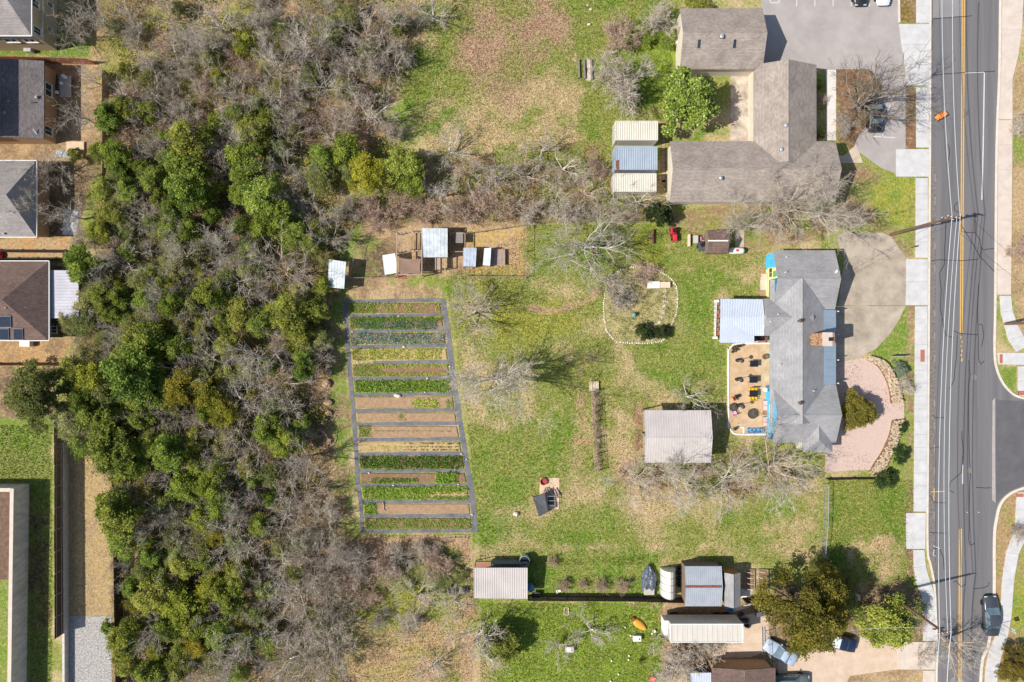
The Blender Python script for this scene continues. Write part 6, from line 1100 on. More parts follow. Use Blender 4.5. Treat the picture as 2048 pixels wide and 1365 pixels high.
# ---------------------------------------------------------------- rubble wall round the gravel
rub = mat('rubble_stone', (150, 128, 104), (210, 190, 162), 3, .9, objrand=.1); rub2 = mat('rubble_core', (112, 90, 68), (136, 112, 86), 5, .9)
for lab, outer, inner in (('upper curved rubble wall around the pink gravel yard', [(1738, 713), (1765, 722), (1783, 745), (1796, 775), (1802, 804)], [(1732, 720), (1754, 733), (1769, 757), (1777, 780), (1780, 806)]), ('lower curved rubble wall around the pink gravel yard', [(1803, 840), (1796, 872), (1781, 906), (1766, 934), (1752, 952)], [(1783, 841), (1777, 870), (1762, 904), (1746, 928), (1738, 944)])):
    t = thing('rubble_wall', lab, 'wall', (*W2(1780, outer[0][1]), 0)); o_, i_ = smooth_px(outer, 4), smooth_px(inner, 4); band(MB(), wpx(o_)[::-1], wpx(i_)[::-1], -.05, .45).build('core', rub2, t); m = MB()
    for k in range(len(o_) - 1):
        for j in range(26):
            f_ = rng.random(); g_ = rng.random(); x = o_[k][0] + (i_[k][0] - o_[k][0]) * f_ + (o_[k + 1][0] - o_[k][0]) * g_; y = o_[k][1] + (i_[k][1] - o_[k][1]) * f_ + (o_[k + 1][1] - o_[k][1]) * g_; m.rock((*W2(x, y), .45), rng.uniform(.09, .2), rng)
        for j in range(5): g_ = rng.random(); x = o_[k][0] + (o_[k + 1][0] - o_[k][0]) * g_; y = o_[k][1] + (o_[k + 1][1] - o_[k][1]) * g_; m.rock((*W2(x, y), rng.uniform(.1, .4)), rng.uniform(.14, .22), rng)
    q = m.build('stones', rub, t); q['kind'] = 'stuff'
t = thing('yard_sign', 'thin grey sign board standing on the grass above the blue shrub', 'sign', (*W2(1798, 713), 0)); a = W(1784, 713, .7); b_ = W(1812, 711, .7); MB().box(((a[0] + b_[0]) / 2, a[1], .75), (b_[0] - a[0], .06, .9)).build('board', mat('sign_grey', (150, 160, 160), (166, 176, 176), 3, .6), t)
for x in (1787, 1809): c = W(x, 712, .3); MB().box((c[0], c[1], .3), (.07, .07, .6)).build('post', tim, t)
c = W(1688, 762, .5); solo('garden_post', MB().tube([(c[0], c[1], 0), (c[0], c[1], 1.0)], .05, 6), trimw, 'white post at the edge of the gravel by the porch', 'post'); c = W(1843, 494, .5); solo('meter_post', MB().lathe([(.06, 0), (.06, .7), (.1, .72), (.1, .9), (.02, .92)], (c[0] - .9, c[1], 0), 10), mat('dark_iron', (60, 60, 64)), 'short dark post beside the pavement above the concrete drive', 'post')
# ---------------------------------------------------------------- poles and wires
polem = mat('pole_wood', (104, 78, 64), (130, 100, 82), 3, .9, stretch=(4, 4, .3)); ironm = mat('pole_iron', (150, 152, 154), (170, 172, 174), 3, .5, metal=.4)
def pole(bx, by, h, label, arms, ang, transformer=False):
    c = Vector(W(bx, by)); t = thing('utility_pole', label, 'pole', (c.x, c.y, 0)); MB().tube([(c.x, c.y, -.1), (c.x, c.y, h * .5), (c.x, c.y, h)], [.19, .16, .12], 9).build('shaft', polem, t); tips = []
    for z, ln in arms:
        d = Vector((math.cos(ang), math.sin(ang), 0)); MB().box((c.x, c.y, z), (ln, .12, .14), ang).build('crossarm', polem, t)
        for k in (-.48, -.2, .2, .48):
            p = c + d * ln * k; MB().lathe([(.04, .06), (.06, .12), (.03, .2), (.05, .26)], (p.x, p.y, z), 8).build('insulator', mat('porcelain', (200, 196, 190)), t); tips.append(Vector((p.x, p.y, z + .28)))
    if transformer: MB().lathe([(.2, -.5), (.28, -.48), (.28, .4), (.2, .46), (.05, .5)], (c.x + .38, c.y + .1, h * .72), 14).build('transformer', ironm, t, True)
    for z in (h * .55, h * .62): MB().box((c.x + .2, c.y, z), (.3, .25, .2)).build('bracket', ironm, t)
    return t, tips
p1 = W2(1908, 434, 12.2); b1 = (1024 + p1[0] * FPX / CAMH, 682.5 - p1[1] * FPX / CAMH); p2 = W2(1890, 1266, 11.5); b2 = (1024 + p2[0] * FPX / CAMH, 682.5 - p2[1] * FPX / CAMH)
_, T1 = pole(b1[0], b1[1], 12.2, 'tall utility pole leaning over the road above the concrete drive', [(12.0, 1.3), (11.0, 1.3)], R(170), True); _, T2 = pole(b2[0], b2[1], 11.5, 'utility pole rising out of the green tree near the bottom', [(11.3, 1.3), (10.4, 1.3)], R(10)); _, T3 = pole(2010, 648, 11, 'utility pole at the right edge beside the curved pavement', [(10.8, 1.6)], R(120))
wirem = mat('cable', (178, 184, 188), (196, 200, 204), 2, .5, metal=.2); wired = mat('dark_cable', (70, 70, 74))
def wire(a, b_, sag, r, mt, label):
    a, b_ = Vector(a), Vector(b_); P = []
    for k in range(25): t = k / 24; p = a.lerp(b_, t); p.z -= sag * 4 * t * (1 - t); P.append(p)
    return solo('power_cable', MB().tube(P, r, 5), mt, label, 'cable', 'overhead cables')
N1, N2, N3 = W(1884, -60, 11.0), W(1906, -60, 12.2), W(1878, -60, 9.0)
for a, b_, sg, r, mt, l_ in ((T1[0], N2, .5, .036, wirem, 'thicker right pale cable running up from the tall pole'), (T1[2], N1, .5, .036, wirem, 'left pale cable running up from the tall pole'), (T1[5], N3, .5, .022, wired, 'thin low cable running up from the tall pole'),
    (T1[0], T2[3], 1.0, .036, wirem, 'right pale cable between the two roadside poles'), (T1[2], T2[0], 1.0, .036, wirem, 'left pale cable between the two roadside poles'), (T1[5], T2[5], 1.4, .025, wired, 'thin dark cable between the two roadside poles'), (T1[1], T2[2], 1.3, .03, wirem, 'thin pale cable between the two roadside poles'),
    (T2[3], W(1893, 1430, 11.5), .2, .045, wirem, 'right pale cable leaving the lower pole at the bottom edge'), (T2[0], W(1874, 1430, 11.5), .2, .045, wirem, 'left pale cable leaving the lower pole at the bottom edge'), (T1[7], T3[1], .8, .018, wired, 'thin cable crossing the road to the right pole'), (T1[6], W(1672, 560, 3.5), .5, .015, wired, 'service cable from the tall pole to the main house'), (T2[6], W(1700, 1262, 8.0), .6, .02, wirem, 'service cable from the lower pole into the cedar')): wire(a, b_, sg, r, mt, l_)
c = W(1990 + 20, 1258, 5.0)
def lamp(bx, by, h, label):
    c = W(bx, by); t = thing('street_sign', label, 'sign', (c[0], c[1], 0)); MB().tube([(c[0], c[1], 0), (c[0], c[1], h)], .04, 6).build('post', ironm, t); MB().box((c[0], c[1], h - .3), (.05, .6, .6), .3).build('board', mat('sign_back', (168, 168, 166), (184, 184, 182), 4, .5), t)
lamp(2000, 1246, 2.6, 'grey sign on a thin post beside the dark parked sedan')
# ---------------------------------------------------------------- cars
def car(x, y, heading, col, label, L_=4.8, W_=1.82, H_=1.45, kind='sedan', name='parked_car', z=.02):
    c = W(x, y, .8); t = thing(name, label, 'car', (c[0], c[1], z)); t.rotation_euler = (0, 0, heading)     # built pointing to +Y
    paint = mat('paint_%d_%d_%d' % col, col, tuple(min(255, v + 6) for v in col), 1, .25, spec=.6); hl = L_ / 2; hw = W_ / 2
    def pt(mb, nm, mt, par=None, sm=False): o = mb.build(nm, mt, None, sm); o.parent = par or t; return o
    st = [(-hl, .70, .42, .78), (-hl + .1, .86, .28, .86), (-hl + .7, .97, .22, .92), (-.2 * hl, 1.0, .2, .92), (.3 * hl, 1.0, .2, .92), (hl - .85, .97, .22, .84), (hl - .3, .9, .26, .74), (hl - .06, .78, .34, .62), (hl, .66, .42, .54)]
    if kind == 'suv': st = [(yy, w, b_, tp + .12) for yy, w, b_, tp in st]
    m = MB(); vs = []
    for yy, w, b_, tp in st:
        h2 = hw * w; mid = (b_ + tp) / 2; vs += [(-h2 * .9, yy, b_), (-h2, yy, mid), (-h2 * .97, yy, tp - .09), (-h2 * .86, yy, tp), (0, yy, tp + .035), (h2 * .86, yy, tp), (h2 * .97, yy, tp - .09), (h2, yy, mid), (h2 * .9, yy, b_)]
    n = 9; m.add(vs, [(i * n + j, (i + 1) * n + j, (i + 1) * n + (j + 1) % n, i * n + (j + 1) % n) for i in range(len(st) - 1) for j in range(n)] + [tuple(range(n)), tuple(range((len(st) - 1) * n, len(st) * n))[::-1]]); pt(m, 'body', paint, None, True)
    dz = .12 if kind == 'suv' else 0; zb = .9 + dz; zt = H_ - .04
    ya, yb_ = (-hl + .95, -hl + 1.5) if kind == 'sedan' else (-hl + .12, -hl + .42); yc, yd = hl - 2.15, hl - 1.35; a = hw * .88; b_ = hw * .68
    base = [(-a, ya, zb), (a, ya, zb), (a, yd, zb), (-a, yd, zb)]; top = [(-b_, yb_, zt), (b_, yb_, zt), (b_, yc, zt), (-b_, yc, zt)]; g = mat('sky_reflect_glass', (92, 112, 122), (112, 132, 140), 1.5, .12, spec=.7)  # glass colour lightened to stand in for reflected sky
    pt(MB().add([base[2], base[3], top[3], top[2]], [(0, 1, 2, 3)]), 'windscreen', g); pt(MB().add([base[0], base[1], top[1], top[0]], [(0, 1, 2, 3)]), 'rear_window', g)
    for s in (0, 1):
        q = [base[1], base[2], top[2], top[1]] if s else [base[3], base[0], top[0], top[3]]; pt(MB().add(q, [(0, 1, 2, 3)]), 'side_window', g)
        for k in (0, 3): pass
    m = MB(); vs = []
    for yy, zz, k in ((yb_ - .06, zt - .03, .96), (yb_ + .1, zt + .02, 1.0), ((yb_ + yc) / 2, zt + .05, 1.02), (yc - .12, zt + .03, 1.0), (yc + .06, zt - .02, .96)): vs += [(-b_ * k - .04, yy, zz - .03), (-b_ * k * .8, yy, zz + .02), (0, yy, zz + .035), (b_ * k * .8, yy, zz + .02), (b_ * k + .04, yy, zz - .03)]
    m.add(vs, [(i * 5 + j, i * 5 + j + 1, (i + 1) * 5 + j + 1, (i + 1) * 5 + j) for i in range(4) for j in range(4)]); pt(m, 'roof', paint, None, True)
    for s in (-1, 1):
        pt(MB().tube([(s * a, yd, zb), (s * (b_ + .02), yc, zt)], .04, 4), 'pillar', paint); pt(MB().tube([(s * a, ya, zb), (s * (b_ + .02), yb_, zt)], .05, 4), 'pillar', paint); pt(MB().tube([(s * (a + .01), (ya + yd) / 2, zb), (s * (b_ + .03), (yb_ + yc) / 2, zt)], .035, 4), 'pillar', paint)
        pt(MB().bbox((s * (hw + .06), yd - .35, zb + .05), (.2, .12, .14), 0, .03), 'mirror', paint); pt(MB().bbox((s * hw * .58, hl - .14, .6 + dz), (.36, .22, .12), 0, .03), 'headlight', mat('lamp_clear', (206, 208, 210), (216, 218, 220), 4, .2)); pt(MB().bbox((s * hw * .62, -hl + .05, .72 + dz), (.34, .12, .14), 0, .03), 'tail_light', mat('lamp_red', (150, 24, 24), (170, 40, 40), 4, .3))
        for yy in (hl - .95, -hl + .95):
            r = .33; m = MB().lathe([(r * .6, -.1), (r * .93, -.1), (r, -.06), (r, .06), (r * .93, .1), (r * .6, .1)], (0, 0, 0), 16); m.v = [(s * (hw - .11) + v[2], yy + v[0], r + v[1]) for v in m.v]; o = pt(m, 'wheel', tyre); k = MB().lathe([(r * .6, -.08), (r * .6, .08)], (0, 0, 0), 10); k.v = [(s * (hw - .11) + v[2], yy + v[0], r + v[1]) for v in k.v]; pt(k, 'rim', galv, o)
    return t
car(1984, 1233, R(2), (66, 70, 78), 'dark grey sedan parked at the kerb on the right', 4.9, 1.85)
car(1751, 226, R(2), (40, 42, 48), 'black car parked under the large bare tree', 4.7, 1.82)
car(1722, -27, R(181), (44, 46, 48), 'dark car at the top edge in the car park', 4.6, 1.8); car(1768, -28, R(181), (226, 228, 230), 'white car at the top edge in the car park', 4.6, 1.8)
car(1580, 1366, R(-88), (96, 108, 108), 'grey green car beside the house at the bottom edge', 4.9, 1.9, 1.7, 'suv'); car(1562, 1306, R(60), (170, 186, 204), 'silver blue car beneath the left of the golden cedar', 4.3, 1.75); car(1678, 1285, R(75), (34, 44, 72), 'dark blue car showing from under the cedar', 4.4, 1.78)
t = thing('work_cart', 'small orange open topped cart standing on the road', 'cart', (*W2(1877, 234), .02)); t.rotation_euler = (0, 0, R(33)); om = mat('cart_orange', (222, 142, 62), (232, 160, 84), 4, .5)
def ptc(mb, nm, mt): o = mb.build(nm, mt); o.parent = t
ptc(MB().box((.12, 0, .3), (.85, .62, .06)), 'floor', om); ptc(MB().box((.53, 0, .55), (.05, .62, .5)), 'front_panel', om); ptc(MB().box((-.28, 0, .55), (.05, .62, .5)), 'rear_panel', om)
for s in (-1, 1): ptc(MB().box((.12, s * .3, .55), (.86, .05, .5)), 'side_panel', om)
ptc(MB().bbox((-.48, 0, .45), (.34, .58, .3), 0, .05), 'nose', om)
for sx in (-.35, .42):
    for s in (-1, 1):
        m = MB().lathe([(.07, -.05), (.15, -.05), (.16, 0), (.15, .05), (.07, .05)], (0, 0, 0), 12); m.v = [(sx + v[0], s * .34 + v[2], .16 + v[1]) for v in m.v]; ptc(m, 'wheel', tyre)
t = thing('ladder', 'aluminium ladder lying on the sandy ground beside the pipe gate', 'ladder', (*W2(1526, 1285), 0))
for x in (1524, 1529): MB().tube([W(x, 1255, .15), W(x + 1, 1310, .15)], .04, 5).build('stile', galvp, t)
for k in range(11): MB().tube([W(1524 + k * .1, 1258 + k * 5, .15), W(1529 + k * .1, 1258 + k * 5, .15)], .025, 4).build('rung', galvp, t)
# ---------------------------------------------------------------- the left yards
t = thing('patio_set', 'grey table heaped with white pots in the slate grey house yard', 'table', (*W2(128, 170), 0)); a = W(120, 195, .7); b_ = W(142, 152, .7); MB().bbox(((a[0] + b_[0]) / 2, (a[1] + b_[1]) / 2, .7), (b_[0] - a[0], b_[1] - a[1], .08)).build('tabletop', mat('table_grey', (170, 156, 142), (188, 174, 160), 2, .8), t)
for x in (122, 140):
    for y in (155, 192): c = W(x, y, .3); MB().box((c[0], c[1], .33), (.1, .1, .66)).build('leg', tim, t)
for x, y in ((128, 153), (124, 168), (115, 186), (132, 156)): c = W(x, y, .8); MB().lathe([(.15, .74), (.22, .95), (.2, 1.05), (.02, 1.06)], (c[0], c[1], 0), 10).build('pot', trimw, t)
crumple('tarp', [(90, 195), (118, 190), (116, 150), (92, 148)], mat('black_sheet', (0, 0, 0)), 'dark cover over a heap by the tan brick wall', 'tarp', .5)
solo('shed_roof_sheet', MB().prism(wpx([(135, 285), (170, 285), (170, 308), (136, 311)]), 0, .25), mat('tan_paving', (0, 0, 0)), 'tan platform in the yard below the slate grey house', 'platform'); crumple('tarp', [(110, 314), (140, 316), (142, 300), (112, 302)], mat('pale_bags', (150, 156, 164), (200, 204, 208), 4, .6), 'pale bags heaped beside the tan platform', 'bags', .4)
crumple('tarp', [(125, 470), (155, 470), (158, 420), (126, 418)], mat('pale_bags', (0, 0, 0)), 'pale sheet under bare twigs right of the pale grey house', 'tarp', .4)
solo('play_slide', MB().lathe([(.02, 0), (.45, .05), (.5, .4), (.3, .6), (.02, .62)], W(2, 512, 0), 12), red, 'red round play object at the left edge between fences', 'toy')
# ---------------------------------------------------------------- trees and plants
bark_grey = mat('bark_grey', (186, 177, 162), (222, 214, 202), 3, .9, objrand=.1); bark_tan = mat('bark_tan', (172, 155, 134), (204, 188, 168), 3, .9, objrand=.12); bark_brown = mat('bark_brown', (142, 118, 100), (170, 146, 126), 3, .9, objrand=.1)
bark_dark = mat('bark_dark', (76, 66, 56), (100, 88, 76), 3, .9)
twigm = mat('twig', (162, 148, 130), (214, 203, 188), 2, .9, objrand=.18); leafm = leaf_mat('leaf'); leafg = leaf_mat('glossy_leaf', .35, .12, .45)
def scatter(n, poly, seed):
    rs = np.random.RandomState(seed); xs_ = [p[0] for p in poly]; ys_ = [p[1] for p in poly]; out = np.zeros((0, 2))
    while len(out) < n:
        p = np.stack([rs.uniform(min(xs_), max(xs_), n), rs.uniform(min(ys_), max(ys_), n)], 1); out = np.concatenate([out, p[poly_dist(p[:, 0], p[:, 1], poly) < 0]])
    return out[:n]
class Tubes:
    """fast collector of tapered limbs"""
    def __init__(s): s.v = []; s.f = []
    def limb(s, pts, rs, n):
        o = len(s.v); k = len(pts)
        for i in range(k):
            p = pts[i]; a = pts[max(i - 1, 0)]; b = pts[min(i + 1, k - 1)]; dx, dy, dz = b[0] - a[0], b[1] - a[1], b[2] - a[2]
            l = math.sqrt(dx * dx + dy * dy + dz * dz) or 1; dx /= l; dy /= l; dz /= l
            if abs(dz) < .9: ux, uy, uz = dy, -dx, 0.0
            else: ux, uy, uz = 0.0, dz, -dy
            l = math.sqrt(ux * ux + uy * uy + uz * uz); ux /= l; uy /= l; uz /= l
            wx, wy, wz = uy * dz - uz * dy, uz * dx - ux * dz, ux * dy - uy * dx; r = rs[i]
            for j in range(n):
                c = math.cos(6.2832 * j / n) * r; q = math.sin(6.2832 * j / n) * r
                s.v.append((p[0] + ux * c + wx * q, p[1] + uy * c + wy * q, p[2] + uz * c + wz * q))
        for i in range(k - 1):
            for j in range(n):
                j2 = (j + 1) % n; s.f.append((o + i * n + j, o + i * n + j2, o + (i + 1) * n + j2, o + (i + 1) * n + j))
    def mesh(s, name, m):
        me = np_mesh(name, np.array(s.v), np.array(s.f)); me.materials.append(m); return me
def grow(rd, start, d, ln, r, nseg, wob, up):
    pts = [start]; d = list(d)
    for k in range(nseg):
        d = [d[0] + rd.uniform(-wob, wob), d[1] + rd.uniform(-wob, wob), d[2] + rd.uniform(-wob, wob) + up]
        l = math.sqrt(sum(q * q for q in d)); d = [q / l for q in d]; s = ln / nseg; p = pts[-1]
        pts.append((p[0] + d[0] * s, p[1] + d[1] * s, max(.15, p[2] + d[2] * s)))
    return pts, d
def bare_proto(name, seed, h, rad, mt, trunk_h=.25, limbs=7, l2=6, l3=6, l4=4, tw=1, stems=1, lean=(0, 0), spread=1.0, tr=None, wob=.2, up=.05, tws=.6, t4r=.018, twm=None):
    """leafless tree: trunk and limbs in one mesh, twigs in another"""
    rd = random.Random(seed); A = Tubes(); B = Tubes(); tw_s = []
    r0 = tr or h * .029
    mains = []
    if stems == 1:
        pts, d = grow(rd, (0, 0, -.1), (lean[0], lean[1], 1), h * trunk_h, r0, 3, .08, .02); A.limb(pts, [r0 * 1.25, r0, r0 * .95, r0 * .9], 7)
        for k in range(limbs):
            a = 6.283 * k / limbs + rd.uniform(-.45, .45); el = rd.uniform(.35, 1.25); t = rd.uniform(.75, 1.0) if k else 1.0
            i = 2 if t < .9 else 3
            ln = rd.uniform(.75, 1.1) * (rad * 1.05 * math.cos(el) + (h * (1 - trunk_h)) * math.sin(el) * .85)
            mains.append((pts[i], (math.cos(a) * math.cos(el) * spread + lean[0], math.sin(a) * math.cos(el) * spread + lean[1], math.sin(el)), ln, r0 * rd.uniform(.45, .7)))
    else:
        for k in range(stems):
            a = rd.uniform(0, 6.283); el = rd.uniform(.5, 1.35); q = rd.uniform(0, rad * .25)
            mains.append(((math.cos(a) * q, math.sin(a) * q, -.05), (math.cos(a) * math.cos(el), math.sin(a) * math.cos(el), math.sin(el)), h * rd.uniform(.7, 1.05), r0 * rd.uniform(.4, .8)))
    for (p, d, ln, r) in mains:
        pts, _ = grow(rd, p, d, ln, r, 6, wob, up); A.limb(pts, [r * (1 - .12 * i) for i in range(7)], 5)
        for k in range(l2):
            i = rd.randint(2, 6); b = pts[i]; dd = [pts[i][j] - pts[i - 1][j] for j in range(3)]; l = math.sqrt(sum(q * q for q in dd)); dd = [q / l + rd.uniform(-.85, .85) for q in dd]
            ln2 = ln * rd.uniform(.3, .55); r2 = r * (1 - .12 * i) * .7; p2, _ = grow(rd, b, dd, ln2, r2, 4, wob * 1.1, up); A.limb(p2, [r2 * (1 - .18 * q) for q in range(5)], 4)
            for k3 in range(l3):
                i3 = rd.randint(1, 4); b3 = p2[i3]; d3 = [p2[i3][j] - p2[i3 - 1][j] for j in range(3)]; l = math.sqrt(sum(q * q for q in d3)); d3 = [q / l + rd.uniform(-.9, .9) for q in d3]
                ln3 = ln2 * rd.uniform(.35, .6); r3 = max(.028, r2 * .55); p3, _ = grow(rd, b3, d3, ln3, r3, 3, wob * 1.2, up * .5); B.limb(p3, [r3, r3 * .8, r3 * .62, r3 * .45], 3)
                for k4 in range(l4):
                    i4 = rd.randint(1, 3); b4 = p3[i4]; d4 = [p3[i4][j] - p3[i4 - 1][j] + rd.uniform(-.5, .5) * ln3 / 3 * 1.6 for j in range(3)]; l = math.sqrt(sum(q * q for q in d4)) or 1; ln4 = tws * rd.uniform(.7, 1.3)
                    e4 = tuple(b4[j] + d4[j] / l * ln4 for j in range(3)); tw_s.append((b4, e4, t4r))
                    for q in range(tw): 
                        t = rd.uniform(.2, 1); b5 = tuple(b4[j] + (e4[j] - b4[j]) * t for j in range(3)); d5 = [d4[j] / l + rd.uniform(-.9, .9) for j in range(3)]; l5 = math.sqrt(sum(x * x for x in d5)) or 1; s5 = ln4 * rd.uniform(.4, .8)
                        tw_s.append((b5, tuple(b5[j] + d5[j] / l5 * s5 for j in range(3)), t4r * .7))
    t = np.array([(*a, *b, w) for a, b, w in tw_s]); a = t[:, :3]; b = t[:, 3:6]; w = t[:, 6:7]; d = b - a
    rr = np.random.RandomState(seed); u = np.cross(d, rr.normal(size=d.shape)); u /= np.linalg.norm(u, axis=1, keepdims=True) + 1e-9
    v = np.stack([a - u * w, a + u * w, b + u * w * .35, b - u * w * .35], 1).reshape(-1, 3); f = np.arange(len(v)).reshape(-1, 4)
    bv = np.array(B.v); bf = np.array(B.f); v = np.concatenate([bv, v]); f = np.concatenate([bf, f + len(bv)])
    v[:, 2] = np.maximum(v[:, 2], .02)
    cm = np_mesh(name + '_crown', v, f); cm.materials.append(twm or twigm); tm = A.mesh(name + '_trunk', mt)
    rp = np.percentile(np.hypot(v[:, 0], v[:, 1]), 88); zc = float(np.mean(v[:, 2]))
    return dict(trunk=tm, crown=cm, r=float(rp), zc=zc, h=h, c=(float(np.mean(v[:, 0])), float(np.mean(v[:, 1]))))
def leaves(rs, cen, nrm, size, cols, jit=.22):
    """random leaf quads at cen, tinted"""
    n = len(cen); d = nrm + rs.normal(size=(n, 3)) * .5; d /= np.linalg.norm(d, axis=1, keepdims=True)
    u = np.cross(d, rs.normal(size=(n, 3))); u /= np.linalg.norm(u, axis=1, keepdims=True) + 1e-9; w = np.cross(d, u)
    s = (size * rs.uniform(.6, 1.35, n))[:, None]
    v = np.stack([cen - u * s, cen - w * s * .55, cen + u * s, cen + w * s * .55], 1).reshape(-1, 3)
    return v, np.arange(4 * n).reshape(-1, 4)
def leafy_proto(name, seed, h, rad, n_lobe, per, size, c_lo, c_hi, mt, zlo=.25, flat=.8, bark=None, lobe=(.17, .31), sparse=0.0, droop=0.0, extra=None):
    rs = np.random.RandomState(seed); rd = random.Random(seed); A = Tubes(); bark = bark or bark_dark; r0 = h * .022
    pts, d = grow(rd, (0, 0, -.1), (0, 0, 1), h * .55, r0, 4, .1, .02); A.limb(pts, [r0 * 1.2, r0, r0 * .85, r0 * .7, r0 * .5], 6)
    V = []; F = []; K = []; o = 0; cl, ch = np.array(L(c_lo)), np.array(L(c_hi))
    for k in range(n_lobe):
        a = 6.283 * (k * .618 + rd.uniform(-.08, .08)); q = math.sqrt((k + .4) / n_lobe) * rad * (.62 + .42 * abs(math.sin(a * 1.5 + seed)) * rd.uniform(.6, 1.2)); zz = h * (zlo + (1 - zlo) * (.82 - .6 * (q / rad) ** 2) * rd.uniform(.8, 1.08))
        if k % 4 == 3: zz *= rd.uniform(.55, .8)
        lr = rad * rd.uniform(*lobe); c = np.array([math.cos(a) * q, math.sin(a) * q, zz])
        A.limb([pts[rd.randint(2, 4)], tuple(c * .6 + np.array([0, 0, zz * .2])), tuple(c)], [r0 * .4, r0 * .28, r0 * .12], 4)
        n = int(per * (lr / (rad * .3)) ** 2); p = rs.normal(size=(n, 3)); p /= np.linalg.norm(p, axis=1, keepdims=True); p[:, 2] = np.where(p[:, 2] < -.25, -p[:, 2] * .8, p[:, 2])
        rr = lr * (1 - .45 * rs.rand(n) ** 1.6) * (1 + .22 * np.sin(p[:, 0] * 7 + k) * np.cos(p[:, 1] * 6 + k * 2)); cen = c + p * rr[:, None] * np.array([1, 1, flat])
        sub = rs.randint(0, max(3, n // 22), n); ctr = np.zeros((sub.max() + 1, 3)); ctr[sub] = cen; cen = ctr[sub] + rs.normal(size=(n, 3)) * (.16 * lr + size * .5); cen[:, 2] -= droop * np.hypot(cen[:, 0], cen[:, 1]) ** 2 / rad; cen[:, 2] = np.maximum(cen[:, 2], .12)
        v, f = leaves(rs, cen, p * .7 + np.array([-.15, 0, .6]), size, None); V.append(v); F.append(f + o); o += len(v)
        t = np.clip(rs.rand(n) * .4 + rs.rand(sub.max() + 1)[sub] * .55 + rd.uniform(-.3, .4), 0, 1.2)[:, None]; K.append(cl + (ch - cl) * t)
    v = np.concatenate(V); f = np.concatenate(F); cm = np_mesh(name + '_crown', v, f, np.concatenate(K)); cm.materials.append(mt)
    return dict(trunk=A.mesh(name + '_trunk', bark), crown=cm, r=float(np.percentile(np.hypot(v[:, 0], v[:, 1]), 92)), zc=float(np.mean(v[:, 2])), h=h, c=(0, 0))
P_B = [bare_proto('bare_a', 1, 8.0, 3.4, bark_grey), bare_proto('bare_b', 2, 7.0, 3.6, bark_tan, limbs=8, l2=5), bare_proto('bare_c', 3, 8.5, 3.2, bark_grey, trunk_h=.35, limbs=6, l2=7), bare_proto('bare_d', 4, 6.5, 3.4, bark_tan, trunk_h=.15, limbs=9, l2=5, up=.08), bare_proto('bare_e', 6, 7.5, 3.6, bark_grey, limbs=5, l2=7, wob=.32, l4=4)]
twig_dark = mat('twig_dark', (104, 92, 80), (140, 126, 112), 2, .9); twig_pink = mat('twig_pink', (178, 150, 130), (210, 184, 164), 2, .9, objrand=.1)
P_DK = [bare_proto('great_d', 24, 11.5, 6.0, mat('bark_roadside', (120, 108, 96), (168, 156, 142), 3, .9), trunk_h=.2, limbs=9, l2=9, l3=6, l4=4, tw=2, wob=.3, up=.03, tws=.7, tr=.3, t4r=.013, twm=twig_dark)]
P_BIG = [bare_proto('great_a', 21, 10.5, 6.0, bark_grey, trunk_h=.22, limbs=7, l2=8, l3=7, l4=5, tw=3, wob=.24, up=.03, tws=.8, tr=.27, t4r=.015), bare_proto('great_b', 22, 9.5, 5.0, bark_grey, trunk_h=.28, limbs=6, l2=8, l3=7, l4=5, tw=3, wob=.22, tws=.8, tr=.25, t4r=.014), bare_proto('great_c', 23, 10, 5.5, bark_tan, trunk_h=.25, limbs=8, l2=7, l3=7, l4=4, tw=2, wob=.26, tws=.8, tr=.26, t4r=.016)]
P_S = [bare_proto('brush_a', 31, 2.8, 1.9, bark_tan, twm=twig_pink, stems=26, l2=6, l3=4, l4=3, tw=2, tr=.06, tws=.35), bare_proto('brush_b', 32, 3.4, 2.2, bark_brown, stems=30, l2=5, l3=4, l4=3, tw=2, tr=.06, tws=.35), bare_proto('brush_c', 33, 3.6, 2.2, bark_grey, stems=18, l2=7, l3=4, l4=4, tw=2, tr=.07, tws=.4)]
P_E = [leafy_proto('privet_a', 41, 6.0, 2.6, 34, 400, .115, (82, 104, 32), (176, 186, 76), leafm), leafy_proto('privet_b', 42, 5.5, 2.8, 38, 370, .11, (94, 112, 40), (184, 192, 90), leafm), leafy_proto('privet_c', 43, 6.5, 2.4, 30, 440, .12, (76, 100, 36), (166, 178, 74), leafm, lobe=(.18, .34))]
P_Y = [leafy_proto('lime_a', 44, 5.5, 2.6, 34, 330, .10, (118, 122, 32), (188, 180, 62), leafm), leafy_proto('lime_b', 45, 5.0, 2.4, 30, 360, .105, (106, 116, 34), (174, 172, 62), leafm)]
P_G = [leafy_proto('olive_a', 46, 5.5, 2.8, 40, 300, .10, (118, 124, 70), (180, 180, 112), leafm, lobe=(.2, .34)), leafy_proto('olive_b', 47, 5.0, 2.6, 36, 320, .10, (104, 114, 60), (168, 172, 100), leafm, lobe=(.2, .34))]
P_C = [leafy_proto('cedar_a', 48, 8.0, 3.6, 70, 1000, .095, (88, 88, 34), (156, 144, 60), leafm, lobe=(.12, .22), zlo=.15, flat=.7), leafy_proto('cedar_b', 49, 7.0, 3.4, 60, 1000, .095, (84, 92, 42), (142, 144, 76), leafm, lobe=(.12, .24), zlo=.15)]
P_M = [leafy_proto('magnolia', 50, 7.0, 3.3, 52, 620, .16, (84, 104, 32), (164, 174, 76), leafg, lobe=(.15, .26))]
